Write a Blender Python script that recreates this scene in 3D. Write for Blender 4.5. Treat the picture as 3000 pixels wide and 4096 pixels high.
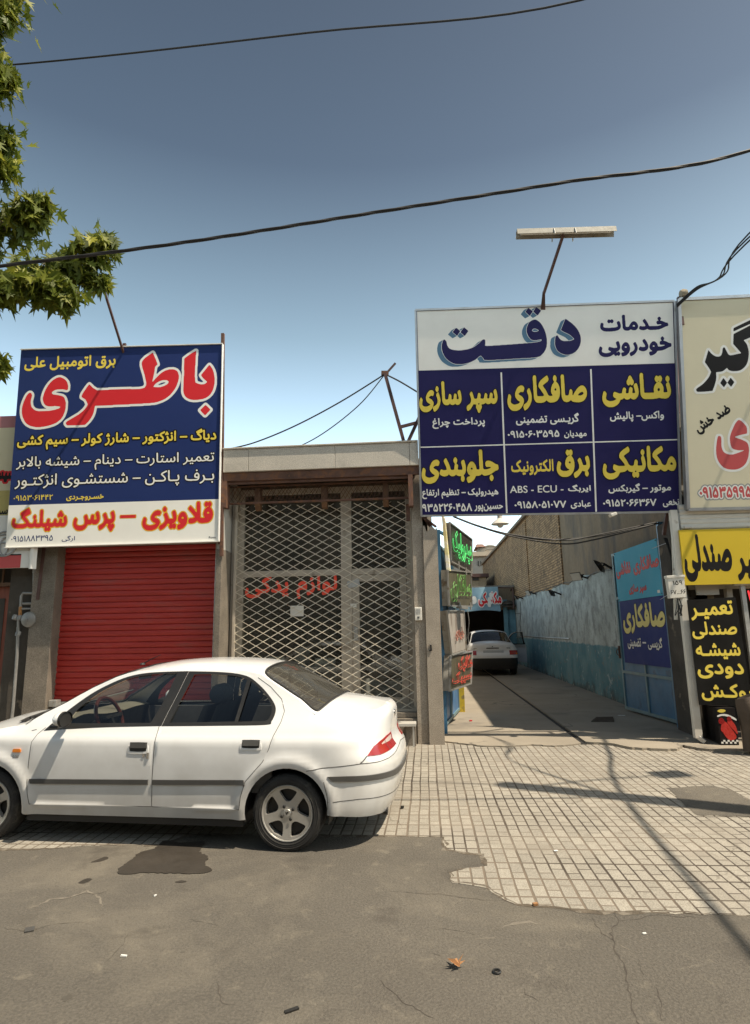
import bpy, bmesh, math, random
import numpy as np
from mathutils import Vector, Matrix
from mathutils.geometry import delaunay_2d_cdt
R = math.radians
scene = bpy.context.scene
col = scene.collection
for o in list(bpy.data.objects): bpy.data.objects.remove(o, do_unlink=True)

# ---------------------------------------------------------------- camera
PW, PH = 3000, 4096                         # the photograph's own pixels, used only to measure where real things stand
FPX = 1339*3000/1652; PITCH, ROLL, YAW, EYE = R(10.9), R(1.0), R(4.5), 1.68
fw = Vector((-math.sin(YAW)*math.cos(PITCH), math.cos(YAW)*math.cos(PITCH), math.sin(PITCH)))
rt = Vector((math.cos(YAW), math.sin(YAW), 0)); up = rt.cross(fw)
CR = math.cos(ROLL)*rt-math.sin(ROLL)*up; CU = math.sin(ROLL)*rt+math.cos(ROLL)*up
cam = bpy.data.cameras.new('camera'); cam_o = bpy.data.objects.new('camera', cam); col.objects.link(cam_o)
cam.sensor_fit = 'VERTICAL'; cam.sensor_height = 36; cam.lens = FPX/PH*36
cam.clip_start = .05; cam.clip_end = 2000
cam_o.matrix_world = Matrix(((CR.x, CU.x, -fw.x, 0), (CR.y, CU.y, -fw.y, 0), (CR.z, CU.z, -fw.z, EYE), (0, 0, 0, 1)))
scene.camera = cam_o

# ---------------------------------------------------------------- sky and sun
SUN = Vector((.48, -.21, 1)).normalized()   # towards the sun
elev = math.asin(SUN.z); az = math.atan2(SUN.x, SUN.y)
world = bpy.data.worlds.new('World'); scene.world = world; world.use_nodes = True
wn = world.node_tree.nodes; bg = wn['Background']
sky = wn.new('ShaderNodeTexSky'); sky.sky_type = 'NISHITA'; sky.sun_disc = False
sky.sun_elevation = elev; sky.sun_rotation = az; sky.altitude = 900
sky.air_density = 1.0; sky.dust_density = 4.0; sky.ozone_density = 1.0
# the dusty city air: paler and brighter towards the horizon, deeper overhead
tcw = wn.new('ShaderNodeTexCoord'); sxw = wn.new('ShaderNodeSeparateXYZ'); world.node_tree.links.new(tcw.outputs['Generated'], sxw.inputs[0])
rpw = wn.new('ShaderNodeValToRGB'); world.node_tree.links.new(sxw.outputs[2], rpw.inputs[0]); ew = rpw.color_ramp.elements
ew[0].position = 0; ew[0].color = (4.8, 4.5, 3.8, 1); ew[1].position = 1; ew[1].color = (.28, .28, .25, 1)
for p_, c_ in ((.14, (3.9, 3.6, 2.95, 1)), (.28, (3.35, 3.08, 2.36, 1)), (.45, (1.86, 1.78, 1.32, 1)), (.65, (.78, .75, .62, 1))): e_ = ew.new(p_); e_.color = c_
mxw = wn.new('ShaderNodeMix'); mxw.data_type = 'RGBA'; mxw.blend_type = 'MULTIPLY'; mxw.inputs[0].default_value = 1
world.node_tree.links.new(sky.outputs[0], mxw.inputs[6]); world.node_tree.links.new(rpw.outputs[0], mxw.inputs[7])
world.node_tree.links.new(mxw.outputs[2], bg.inputs[0]); bg.inputs[1].default_value = .122
sl = bpy.data.lights.new('sun', 'SUN'); sl.energy = 5.0; sl.angle = R(.55); sl.color = (1, .885, .71)
so = bpy.data.objects.new('sun', sl); col.objects.link(so); so.location = (8, -4, 20)
so.rotation_euler = SUN.to_track_quat('Z', 'Y').to_euler()
scene.view_settings.view_transform = 'Standard'; scene.view_settings.look = 'None'
scene.view_settings.exposure = 0.36; scene.view_settings.gamma = 1
scene.render.film_transparent = False
try:
    scene.cycles.max_bounces = 8; scene.cycles.transparent_max_bounces = 16; scene.cycles.use_denoising = True
    scene.cycles.sample_clamp_indirect = 6; scene.cycles.caustics_reflective = False; scene.cycles.caustics_refractive = False
except Exception: pass
# ---------------------------------------------------------------- measuring: where a photographed point lies on a known plane
EYEP = Vector((0, 0, EYE))
def ray(x, y): return fw*FPX+CR*(x-PW/2)-CU*(y-PH/2)
def on_y(p, Y): d = ray(*p); return EYEP+d*(Y/d.y)
def on_z(p, Z=0.): d = ray(*p); return EYEP+d*((Z-EYE)/d.z)
def on_x(p, X): d = ray(*p); return EYEP+d*(X/d.x)
def on_v(p, P0, d2):
    n = Vector((-d2[1], d2[0], 0)); r = ray(*p); return EYEP+r*((Vector((P0[0], P0[1], 0))-EYEP).dot(n)/r.dot(n))
def crop(x0, y0, x1, w): k = (x1-x0)/w; return lambda x, y: (x0+x*k, y0+y*k)
full = crop(0, 0, 3000, 1652)

# ---------------------------------------------------------------- objects
def tag(o, label=None, cat=None, group=None, kind=None):
    if label: o['label'] = label
    if cat: o['category'] = cat
    if group: o['group'] = group
    if kind: o['kind'] = kind
    return o
def thing(name, label, cat, loc=(0, 0, 0), rz=0., group=None):
    o = bpy.data.objects.new(name, None); col.objects.link(o); o.location = loc; o.rotation_euler = (0, 0, rz)
    o.empty_display_size = .2
    return tag(o, label, cat, group)
def root_of(o):
    while o.parent: o = o.parent
    return o
def to_local(o):
    r = root_of(o)
    if r.type != 'EMPTY' and r.location.length == 0: return Matrix.Identity(4)
    return (Matrix.Translation(r.location) @ Matrix.Rotation(r.rotation_euler.z, 4, 'Z')).inverted()
def copy_tree(o, parent=None):
    c = o.copy(); col.objects.link(c)
    if parent: c.parent = parent
    for ch in list(o.children): copy_tree(ch, c)
    return c

class MB:
    """collects shapes, then links them as one mesh object"""
    flip = False                                     # car parts: near side at y = 0, far side towards +y, turned right-handed here
    def __init__(s): s.v = []; s.f = []; s.m = []; s.mi = 0
    def mat(s, i): s.mi = i; return s
    def add(s, V, F):
        b = len(s.v); s.v += [tuple(p) for p in V]; s.f += [tuple(b+i for i in f) for f in F]; s.m += [s.mi]*len(F); return s
    def box(s, a, b):
        x0, y0, z0 = a; x1, y1, z1 = b
        return s.add([(x0,y0,z0),(x1,y0,z0),(x1,y1,z0),(x0,y1,z0),(x0,y0,z1),(x1,y0,z1),(x1,y1,z1),(x0,y1,z1)],
                     [(3,2,1,0),(4,5,6,7),(0,1,5,4),(1,2,6,5),(2,3,7,6),(3,0,4,7)])
    def obox(s, c, ax, ay, az):
        """box round c with half-axis vectors"""
        c, ax, ay, az = map(Vector, (c, ax, ay, az))
        V = [c+ax*i+ay*j+az*k for k in (-1, 1) for i, j in ((-1,-1),(1,-1),(1,1),(-1,1))]
        return s.add(V, [(3,2,1,0),(4,5,6,7),(0,1,5,4),(1,2,6,5),(2,3,7,6),(3,0,4,7)])
    def beam(s, p, q, w, h, upv=(0, 0, 1)):
        p, q = Vector(p), Vector(q); d = (q-p); L = d.length; d.normalize(); u = Vector(upv)
        if abs(d.dot(u)) > .98: u = Vector((0, 1, 0))
        a = d.cross(u).normalized(); b = a.cross(d)
        return s.obox((p+q)/2, d*L/2, a*w/2, b*h/2)
    def tube(s, P, r, n=8, cap=True, closed=False):
        P = [Vector(p) for p in P]; N = len(P); rs = r if hasattr(r, '__len__') else [r]*N
        V = []; F = []; pu = None
        for i in range(N):
            if closed: d = P[(i+1) % N]-P[i-1]
            else: d = P[min(i+1, N-1)]-P[max(i-1, 0)]
            d.normalize()
            if pu is None: pu = Vector((0, 0, 1)) if abs(d.z) < .9 else Vector((1, 0, 0))
            a = d.cross(pu)
            if a.length < 1e-6: a = d.cross(Vector((.3, .5, .8)))
            a.normalize(); b = a.cross(d).normalized(); pu = b
            for k in range(n):
                t = 2*math.pi*k/n; V.append(P[i]+a*math.cos(t)*rs[i]+b*math.sin(t)*rs[i])
        for i in range(N if closed else N-1):
            j = (i+1) % N
            for k in range(n): F.append((i*n+k, i*n+(k+1) % n, j*n+(k+1) % n, j*n+k))
        if cap and not closed: F += [tuple(range(n-1, -1, -1)), tuple((N-1)*n+k for k in range(n))]
        return s.add(V, F)
    def lathe(s, prof, c, axis, n=24, a0=0., a1=2*math.pi):
        """prof: (radius, along) pairs"""
        c = Vector(c); ax = Vector(axis).normalized(); u = ax.orthogonal().normalized(); w = ax.cross(u)
        full_ = abs(a1-a0) > 6.28; m = n if full_ else n+1; V = []; F = []
        for (r, h) in prof:
            for k in range(m):
                t = a0+(a1-a0)*k/n; V.append(c+ax*h+u*math.cos(t)*r+w*math.sin(t)*r)
        for i in range(len(prof)-1):
            for k in range(n):
                k2 = (k+1) % m; F.append((i*m+k, i*m+k2, (i+1)*m+k2, (i+1)*m+k))
        return s.add(V, F)
    def prism(s, poly, d):
        """flat polygon (3-D points) pushed along d"""
        P = [Vector(p) for p in poly]; n = len(P); d = Vector(d); V = P+[p+d for p in P]
        return s.add(V, [tuple(range(n-1, -1, -1)), tuple(range(n, 2*n))]+[(i, (i+1) % n, n+(i+1) % n, n+i) for i in range(n)])
    def quad(s, a, b, c, d): return s.add([a, b, c, d], [(0, 1, 2, 3)])
    def grid(s, fn, nu, nv, flip=False):
        V = [fn(i/nu, j/nv) for i in range(nu+1) for j in range(nv+1)]; m = nv+1
        F = [(i*m+j, (i+1)*m+j, (i+1)*m+j+1, i*m+j+1) for i in range(nu) for j in range(nv)]
        return s.add(V, [f[::-1] for f in F] if flip else F)
    def build(s, name, mats, parent=None, smooth=False, bevel=0, world=True, fix=True, angle=40):
        me = bpy.data.meshes.new(name)
        V = s.v
        if MB.flip: V = [(x, -y, z) for x, y, z in V]; s.f = [f[::-1] for f in s.f]
        if parent is not None and world:
            M = to_local(parent); V = [M @ Vector(p) for p in V]
        me.from_pydata([tuple(p) for p in V], [], s.f)
        mats = mats if isinstance(mats, (list, tuple)) else [mats]
        for m in mats: me.materials.append(m)
        if len(mats) > 1: me.polygons.foreach_set('material_index', s.m)
        if fix:
            bm = bmesh.new(); bm.from_mesh(me); bmesh.ops.recalc_face_normals(bm, faces=bm.faces); bm.to_mesh(me); bm.free()
        if smooth:
            me.polygons.foreach_set('use_smooth', [True]*len(me.polygons))
            if smooth != 'all':
                try: me.set_sharp_from_angle(angle=R(angle))
                except Exception: pass
        me.update()
        o = bpy.data.objects.new(name, me); col.objects.link(o)
        if parent is not None: o.parent = parent
        if bevel:
            b = o.modifiers.new('bevel', 'BEVEL'); b.width = bevel; b.segments = 2; b.limit_method = 'ANGLE'; b.angle_limit = R(40)
        return o
def struct(o): return tag(o, kind='structure')

def smooth_loop(P, k=6, corners=()):
    """closed Catmull-Rom curve through 2-D points; corner indices stay sharp"""
    n = len(P); out = []
    for i in range(n):
        p0, p1, p2, p3 = P[i-1], P[i], P[(i+1) % n], P[(i+2) % n]
        if i in corners: p0 = p1
        if (i+1) % n in corners: p3 = p2
        for q in range(k):
            t = q/k; t2 = t*t; t3 = t2*t
            out.append(tuple(.5*((2*p1[c])+(-p0[c]+p2[c])*t+(2*p0[c]-5*p1[c]+4*p2[c]-p3[c])*t2+(-p0[c]+3*p1[c]-3*p2[c]+p3[c])*t3) for c in (0, 1)))
    return out
def smooth_line(P, k=6):
    P = [Vector(p) for p in P]; out = []; n = len(P)
    for i in range(n-1):
        p0, p1, p2, p3 = P[max(i-1, 0)], P[i], P[i+1], P[min(i+2, n-1)]
        for q in range(k):
            t = q/k; out.append(.5*((2*p1)+(p2-p0)*t+(2*p0-5*p1+4*p2-p3)*t*t+(3*p1-3*p2+p3-p0)*t*t*t))
    out.append(P[-1]); return out
def sagline(a, b, sag, n=24):
    a, b = Vector(a), Vector(b)
    return [a.lerp(b, i/n)-Vector((0, 0, sag*4*(i/n)*(1-i/n))) for i in range(n+1)]

# ---------------------------------------------------------------- materials
MATS = {}
def mat(name, c, rough=.6, var=.12, scale=2., bump=0., bscale=60., metal=0., spec=.5, stain=None, sscale=1.2, sthr=.56, sw=.08, fine=.0, fscale=180., coat=0., stretch=(1, 1, 1)):
    """one real base colour, broken up by large and fine noise, with optional stains of their own shape"""
    if name in MATS: return MATS[name]
    m = bpy.data.materials.new(name); m.use_nodes = True; MATS[name] = m
    nt = m.node_tree; N = nt.nodes; L = nt.links; B = N['Principled BSDF']
    B.inputs['Roughness'].default_value = rough; B.inputs['Metallic'].default_value = metal
    B.inputs['Specular IOR Level'].default_value = spec; B.inputs['Coat Weight'].default_value = coat
    tc = N.new('ShaderNodeNewGeometry'); mp = N.new('ShaderNodeMapping'); mp.inputs['Scale'].default_value = stretch
    L.new(tc.outputs['Position'], mp.inputs['Vector'])
    def noise(sc, det=4.):
        n = N.new('ShaderNodeTexNoise'); n.inputs['Scale'].default_value = sc; n.inputs['Detail'].default_value = det; n.inputs['Roughness'].default_value = .6
        L.new(mp.outputs[0], n.inputs['Vector']); return n.outputs['Fac']
    def mixc(f, a, b, blend='MIX'):
        x = N.new('ShaderNodeMix'); x.data_type = 'RGBA'; x.blend_type = blend
        for i, v in ((0, f), (6, a), (7, b)):
            if hasattr(v, 'links'): L.new(v, x.inputs[i])
            elif i == 0: x.inputs[0].default_value = v
            else: x.inputs[i].default_value = (*v, 1)
        return x.outputs[2]
    def ramp(f, lo, hi, a=0., b=1.):
        r = N.new('ShaderNodeMapRange'); L.new(f, r.inputs[0]); r.inputs[1].default_value = lo; r.inputs[2].default_value = hi
        r.inputs[3].default_value = a; r.inputs[4].default_value = b; return r.outputs[0]
    dk = tuple(x*(1-var) for x in c); lt = tuple(min(1, x*(1+var)) for x in c)
    out = mixc(ramp(noise(scale), .3, .7), dk, lt)
    if fine: out = mixc(ramp(noise(fscale, 2), .38, .62), out, mixc(1., out, tuple([1-fine]*3), 'MULTIPLY'))
    if stain: out = mixc(ramp(noise(sscale, 6), sthr, sthr+sw), out, stain)
    L.new(out, B.inputs['Base Color'])
    if bump:
        bp = N.new('ShaderNodeBump'); bp.inputs['Strength'].default_value = bump; bp.inputs['Distance'].default_value = .01
        L.new(noise(bscale, 5), bp.inputs['Height']); L.new(bp.outputs[0], B.inputs['Normal'])
    if rough > .25:
        L.new(ramp(noise(scale*3), .3, .7, max(.05, rough-.08), min(1, rough+.08)), B.inputs['Roughness'])
    m['h'] = 1
    return m
def glass(name, tint=(.5, .55, .55), rough=.0, refl=1., dust=0.):
    m = bpy.data.materials.new(name); m.use_nodes = True; N = m.node_tree.nodes; L = m.node_tree.links; N.clear()
    t = N.new('ShaderNodeBsdfTransparent'); t.inputs[0].default_value = (*tint, 1)
    g = N.new('ShaderNodeBsdfGlossy'); g.inputs['Roughness'].default_value = rough; g.inputs[0].default_value = (refl, refl, refl, 1)
    lw = N.new('ShaderNodeLayerWeight'); lw.inputs[0].default_value = .5; pw = N.new('ShaderNodeMath'); pw.operation = 'POWER'; pw.inputs[1].default_value = 4.; L.new(lw.outputs['Facing'], pw.inputs[0]); f = N.new('ShaderNodeMath'); f.operation = 'MULTIPLY_ADD'; f.inputs[1].default_value = .85; f.inputs[2].default_value = .06; L.new(pw.outputs[0], f.inputs[0]); mx = N.new('ShaderNodeMixShader'); o = N.new('ShaderNodeOutputMaterial')
    if dust:                                         # a thin film of street dust
        d = N.new('ShaderNodeBsdfDiffuse'); d.inputs[0].default_value = (.42, .39, .33, 1); m2 = N.new('ShaderNodeMixShader'); m2.inputs[0].default_value = dust; L.new(t.outputs[0], m2.inputs[1]); L.new(d.outputs[0], m2.inputs[2]); t = m2
    L.new(f.outputs[0], mx.inputs[0]); L.new(t.outputs[0], mx.inputs[1]); L.new(g.outputs[0], mx.inputs[2]); L.new(mx.outputs[0], o.inputs[0])
    return m
def glow(name, c, s):
    m = bpy.data.materials.new(name); m.use_nodes = True; B = m.node_tree.nodes['Principled BSDF']
    B.inputs['Base Color'].default_value = (*c, 1); B.inputs['Emission Color'].default_value = (*c, 1); B.inputs['Emission Strength'].default_value = s
    return m

class Quad:
    """flat board between four corners: bottom left, bottom right, top left, top right"""
    def __init__(s, BL, BR, TL, TR):
        s.c = [Vector(p) for p in (BL, BR, TL, TR)]; BL, BR, TL, TR = s.c
        s.n = ((BR-BL).cross(TL-BL)).normalized()
        if s.n.y > 0: s.n = -s.n
        s.w = ((BR-BL).length+(TR-TL).length)/2; s.h = ((TL-BL).length+(TR-BR).length)/2
    def P(s, a, b, off=0.):
        BL, BR, TL, TR = s.c; return BL*(1-a)*(1-b)+BR*a*(1-b)+TL*(1-a)*b+TR*a*b+s.n*off
    def inv(s, px):
        d = ray(*px); t = (s.c[0]-EYEP).dot(s.n)/d.dot(s.n); q = EYEP+d*t; a = b = .5
        for _ in range(12):
            e = q-s.P(a, b); da = (s.P(a+.01, b)-s.P(a, b))*100; db = (s.P(a, b+.01)-s.P(a, b))*100
            A = np.array([[da.dot(da), da.dot(db)], [da.dot(db), db.dot(db)]]); x = np.linalg.solve(A, [e.dot(da), e.dot(db)])
            a += x[0]; b += x[1]
        return a, b
    def panel(s, mb, a0, b0, a1, b1, off, th):
        P = [s.P(a0, b0, off), s.P(a1, b0, off), s.P(a1, b1, off), s.P(a0, b1, off)]
        mb.prism(P, -s.n*th); return mb
def lettering(q, cr, items, mats, parent, off=.004, name='lettering'):
    """items: (text, box in crop pixels, bold, [(growth, material index)...], material index)"""
    mb = {}
    for it in items:
        text, box, bold, outs, mi = it[:5]; kw = it[5] if len(it) > 5 else {}
        if box is None:
            pts = [p for L in kw['loops'] for p in L]; sw = kw.get('sweep') or (0, 0)
            x0, x1, y0, y1 = min(p[0] for p in pts)+min(0, sw[0]), max(p[0] for p in pts)+max(0, sw[0]), min(p[1] for p in pts)+min(0, sw[1]), max(p[1] for p in pts)+max(0, sw[1])
        else: x0, y0, x1, y1 = box
        xm, ym = (x0+x1)/2, (y0+y1)/2
        l, r, t, b = q.inv(cr(x0, ym)), q.inv(cr(x1, ym)), q.inv(cr(xm, y0)), q.inv(cr(xm, y1))
        ca, cb = (l[0]+r[0])/2, (t[1]+b[1])/2; wa, hb = r[0]-l[0], t[1]-b[1]
        loops = kw.get('loops')
        if loops:                                        # traced words: loops are in crop pixels
            loops = [[(x, -y) for x, y in L] for L in loops]
            res = letters('', wa*q.w, hb*q.h, bold, [g for g, _ in outs], loops=loops, res=kw.get('res', .35), sweep=kw.get('sweep'))
        else: res = letters(text, wa*q.w, hb*q.h, bold, [g for g, _ in outs], latin=kw.get('latin', False))
        rot = kw.get('rot', 0.); cs, sn = math.cos(rot), math.sin(rot)
        for k, (V, T) in enumerate(res):
            m = mi if k == 0 else outs[k-1][1]; z = off*.3-.0003*k
            mb.setdefault(len(mb), (m, MB()))[1].add([q.P(ca+(x*cs-y*sn)/q.w, cb+(x*sn+y*cs)/q.h, z) for x, y in V], T)
    return [b.build(name, mats[m], parent, fix=False) for m, b in mb.values()]
# ---------------------------------------------------------------- lettering (flat printed letters as thin meshes)
FORMS = {'ا':'FE8D FE8E - -','آ':'FE81 FE82 - -','ب':'FE8F FE90 FE91 FE92','پ':'FB56 FB57 FB58 FB59','ت':'FE95 FE96 FE97 FE98',
 'ج':'FE9D FE9E FE9F FEA0','چ':'FB7A FB7B FB7C FB7D','ح':'FEA1 FEA2 FEA3 FEA4','خ':'FEA5 FEA6 FEA7 FEA8','د':'FEA9 FEAA - -',
 'ر':'FEAD FEAE - -','ز':'FEAF FEB0 - -','ژ':'FB8A FB8B - -','س':'FEB1 FEB2 FEB3 FEB4','ش':'FEB5 FEB6 FEB7 FEB8','ص':'FEB9 FEBA FEBB FEBC',
 'ض':'FEBD FEBE FEBF FEC0','ط':'FEC1 FEC2 FEC3 FEC4','ظ':'FEC5 FEC6 FEC7 FEC8','ع':'FEC9 FECA FECB FECC','غ':'FECD FECE FECF FED0',
 'ف':'FED1 FED2 FED3 FED4','ق':'FED5 FED6 FED7 FED8','ک':'FB8E FB8F FB90 FB91','گ':'FB92 FB93 FB94 FB95','ل':'FEDD FEDE FEDF FEE0',
 'م':'FEE1 FEE2 FEE3 FEE4','ن':'FEE5 FEE6 FEE7 FEE8','و':'FEED FEEE - -','ه':'FEE9 FEEA FEEB FEEC','ی':'FBFC FBFD FBFE FBFF','ـ':'0640 0640 0640 0640','لا':'FEFB FEFC - -'}
FORMS = {k: [None if h == '-' else chr(int(h, 16)) for h in v.split()] for k, v in FORMS.items()}

def shape_persian(s):
    """joined letter forms, in the left-to-right order the font lays them out"""
    toks = []; i = 0
    while i < len(s):
        if s[i:i+2] == 'لا': toks.append('لا'); i += 2
        else: toks.append(s[i]); i += 1
    out = []
    for j, t in enumerate(toks):
        if t not in FORMS: out.append(t); continue
        prev = toks[j-1] if j else ''; nxt = toks[j+1] if j+1 < len(toks) else ''
        jp = prev in FORMS and FORMS[prev][2] is not None
        jn = nxt in FORMS and FORMS[t][2] is not None
        out.append(FORMS[t][(3 if jn else 1) if jp else (2 if jn else 0)])
    v = list(reversed(out)); i = 0                       # numbers keep their own left-to-right order
    while i < len(v):
        j = i
        while j < len(v) and v[j] in '۰۱۲۳۴۵۶۷۸۹': j += 1
        v[i:j] = v[i:j][::-1]; i = max(j, i+1)
    return ''.join(v).replace('\u200c', '')

def glyph_loops(s):
    c = bpy.data.curves.new('lettering', 'FONT'); c.body = s; c.size = 1.0; c.resolution_u = 6
    o = bpy.data.objects.new('lettering', c); bpy.context.scene.collection.objects.link(o)
    dg = bpy.context.evaluated_depsgraph_get(); dg.update()
    cu = o.evaluated_get(dg).to_curve(dg)
    loops = []
    for sp in cu.splines:
        pts = []
        if sp.type == 'BEZIER':
            bp = list(sp.bezier_points); n = len(bp)
            for i in range(n):
                a, b = bp[i], bp[(i+1) % n]
                p0, p1, p2, p3 = a.co, a.handle_right, b.handle_left, b.co
                for q in range(6):
                    t = q/6; u = 1-t
                    v = p0*(u*u*u)+p1*(3*u*u*t)+p2*(3*u*t*t)+p3*(t*t*t)
                    pts.append((v.x, v.y))
        else: pts = [(p.co[0], p.co[1]) for p in sp.points]
        if len(pts) > 2: loops.append(pts)
    o.evaluated_get(dg).to_curve_clear()
    bpy.data.objects.remove(o); bpy.data.curves.remove(c)
    return loops

def raster(loops, res, pad):
    """non-zero winding fill of the loops at res pixels per unit"""
    al = np.array([p for l in loops for p in l]); lo = al.min(0); hi = al.max(0)
    W = int((hi[0]-lo[0])*res)+2*pad+2; H = int((hi[1]-lo[1])*res)+2*pad+2
    acc = np.zeros((H, W+1), np.int32)
    for l in loops:
        p = (np.array(l)-lo)*res+pad; q = np.roll(p, -1, 0)
        for (x0, y0), (x1, y1) in zip(p, q):
            if y0 == y1: continue
            d = 1
            if y0 > y1: x0, y0, x1, y1 = x1, y1, x0, y0; d = -1
            r0, r1 = math.ceil(y0-.5), math.ceil(y1-.5)
            if r1 <= r0: continue
            rows = np.arange(r0, r1); xs = x0+(rows+.5-y0)/(y1-y0)*(x1-x0)
            np.add.at(acc, (rows, np.clip(np.ceil(xs-.5).astype(int), 0, W)), d)
    return np.cumsum(acc, 1)[:, :W] != 0, lo

def dilate(m, rx, ry, sharp=False):
    out = m.copy(); RX, RY = int(math.ceil(rx)), int(math.ceil(ry)); H, W = m.shape
    for dy in range(-RY, RY+1):
        for dx in range(-RX, RX+1):
            if (dx/max(rx, .01))**2+(dy/max(ry, .01))**2 > 1.0: continue
            a, b = max(0, dy), max(0, -dy); c, d = max(0, dx), max(0, -dx)
            out[a:H-b, c:W-d] |= m[b:H-a, d:W-c]
    return out

def contours(f, lev=.5):
    """marching squares: closed loops round f > lev"""
    f = np.pad(f, 1).astype(float); b = f > lev
    code = b[:-1, :-1]*1+b[:-1, 1:]*2+b[1:, 1:]*4+b[1:, :-1]*8
    nxt = {}
    def pt(e, y, x):
        if e == 0: p, q = (y, x), (y, x+1)
        elif e == 1: p, q = (y, x+1), (y+1, x+1)
        elif e == 2: p, q = (y+1, x), (y+1, x+1)
        else: p, q = (y, x), (y+1, x)
        return (p, q)
    T = {1:[(3,0)],2:[(0,1)],3:[(3,1)],4:[(1,2)],5:[(3,2),(1,0)],6:[(0,2)],7:[(3,2)],8:[(2,3)],9:[(2,0)],10:[(0,3),(2,1)],11:[(2,1)],12:[(1,3)],13:[(1,0)],14:[(0,3)]}
    for y, x in zip(*np.nonzero((code > 0) & (code < 15))):
        for a, c in T[int(code[y, x])]: nxt[pt(a, y, x)] = pt(c, y, x)
    loops = []
    while nxt:
        k0, k = next(iter(nxt.items())); del nxt[k0]; l = [k0]
        while k != k0 and k in nxt: l.append(k); k = nxt.pop(k)
        P = []
        for (p, q) in l:
            a, c = f[p], f[q]; t = (lev-a)/(c-a) if c != a else .5
            P.append((p[1]+(q[1]-p[1])*t-1, p[0]+(q[0]-p[0])*t-1))
        if len(P) > 5: loops.append(P)
    return loops

def simplify(P, eps):
    P = np.array(P); n = len(P)
    if n < 8: return P.tolist()
    i0 = 0; i1 = int(np.argmax(((P-P[0])**2).sum(1)))
    keep = {i0, i1}; st = [(i0, i1), (i1, n)]
    Q = np.vstack([P, P[:1]])
    while st:
        a, b = st.pop()
        if b-a < 2: continue
        d = Q[b]-Q[a]; L = math.hypot(*d) or 1e-9
        dist = np.abs((Q[a+1:b, 0]-Q[a, 0])*d[1]-(Q[a+1:b, 1]-Q[a, 1])*d[0])/L
        i = int(np.argmax(dist))
        if dist[i] > eps: keep.add(a+1+i); st += [(a, a+1+i), (a+1+i, b)]
    return [tuple(Q[i]) for i in sorted(keep) if i < n]

def blur(m, k=1):
    f = m.astype(float)
    for _ in range(2):
        for ax in (0, 1):
            g = f.copy()
            for s in range(1, k+1): g += np.roll(f, s, ax)+np.roll(f, -s, ax)
            f = g/(2*k+1)
    return f

def letters(text, w, h, bold=(.03, .06), outs=(), latin=False, res=90, loops=None, sweep=None):
    """triangulated lettering filling a w x h box centred on 0; outs: extra growth (metres) for outline copies.
    returns [(verts2d, tris), ...], the letters first, then each outline"""
    if loops is None: loops = glyph_loops(text if latin else shape_persian(text))
    sx = 1.0
    pad = 30
    m, lo = raster(loops, res, pad)
    m = dilate(m, bold[0]*res, bold[1]*res, True)
    if sweep:
        n_ = int(max(abs(sweep[0]), abs(sweep[1]))*res)+1; b_ = m.copy()
        for q in range(1, n_+1):
            m |= np.roll(b_, (int(round(-sweep[1]*res*q/n_)), int(round(sweep[0]*res*q/n_))), (0, 1))
    ys, xs = np.nonzero(m); x0, x1, y0, y1 = xs.min(), xs.max()+1, ys.min(), ys.max()+1
    kx, ky = w/(x1-x0), h/(y1-y0); cx, cy = (x0+x1)/2, (y0+y1)/2
    res_ = []
    for g in (0,)+tuple(outs):
        mm = dilate(m, g/kx, g/ky) if g else m
        L = [simplify(l, .45) for l in contours(blur(mm))]
        L = [[((x+.5-cx)*kx, (y+.5-cy)*ky) for x, y in l] for l in L if len(l) > 2]
        V, E = [], []
        for l in L:
            n0 = len(V); V += [Vector(p) for p in l]; E += [(n0+i, n0+(i+1) % len(l)) for i in range(len(l))]
        vo, _, fo, _, _, _ = delaunay_2d_cdt(V, E, [], 0, 1e-7)
        T = []
        for t in fo:
            c = (vo[t[0]]+vo[t[1]]+vo[t[2]])/3
            ix, iy = int(round(c.x/kx+cx-.5)), int(round(c.y/ky+cy-.5))
            if 0 <= iy < mm.shape[0] and 0 <= ix < mm.shape[1] and mm[iy, ix]: T.append(tuple(t))
        res_.append(([(v.x, v.y) for v in vo], T))
    return res_
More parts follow.
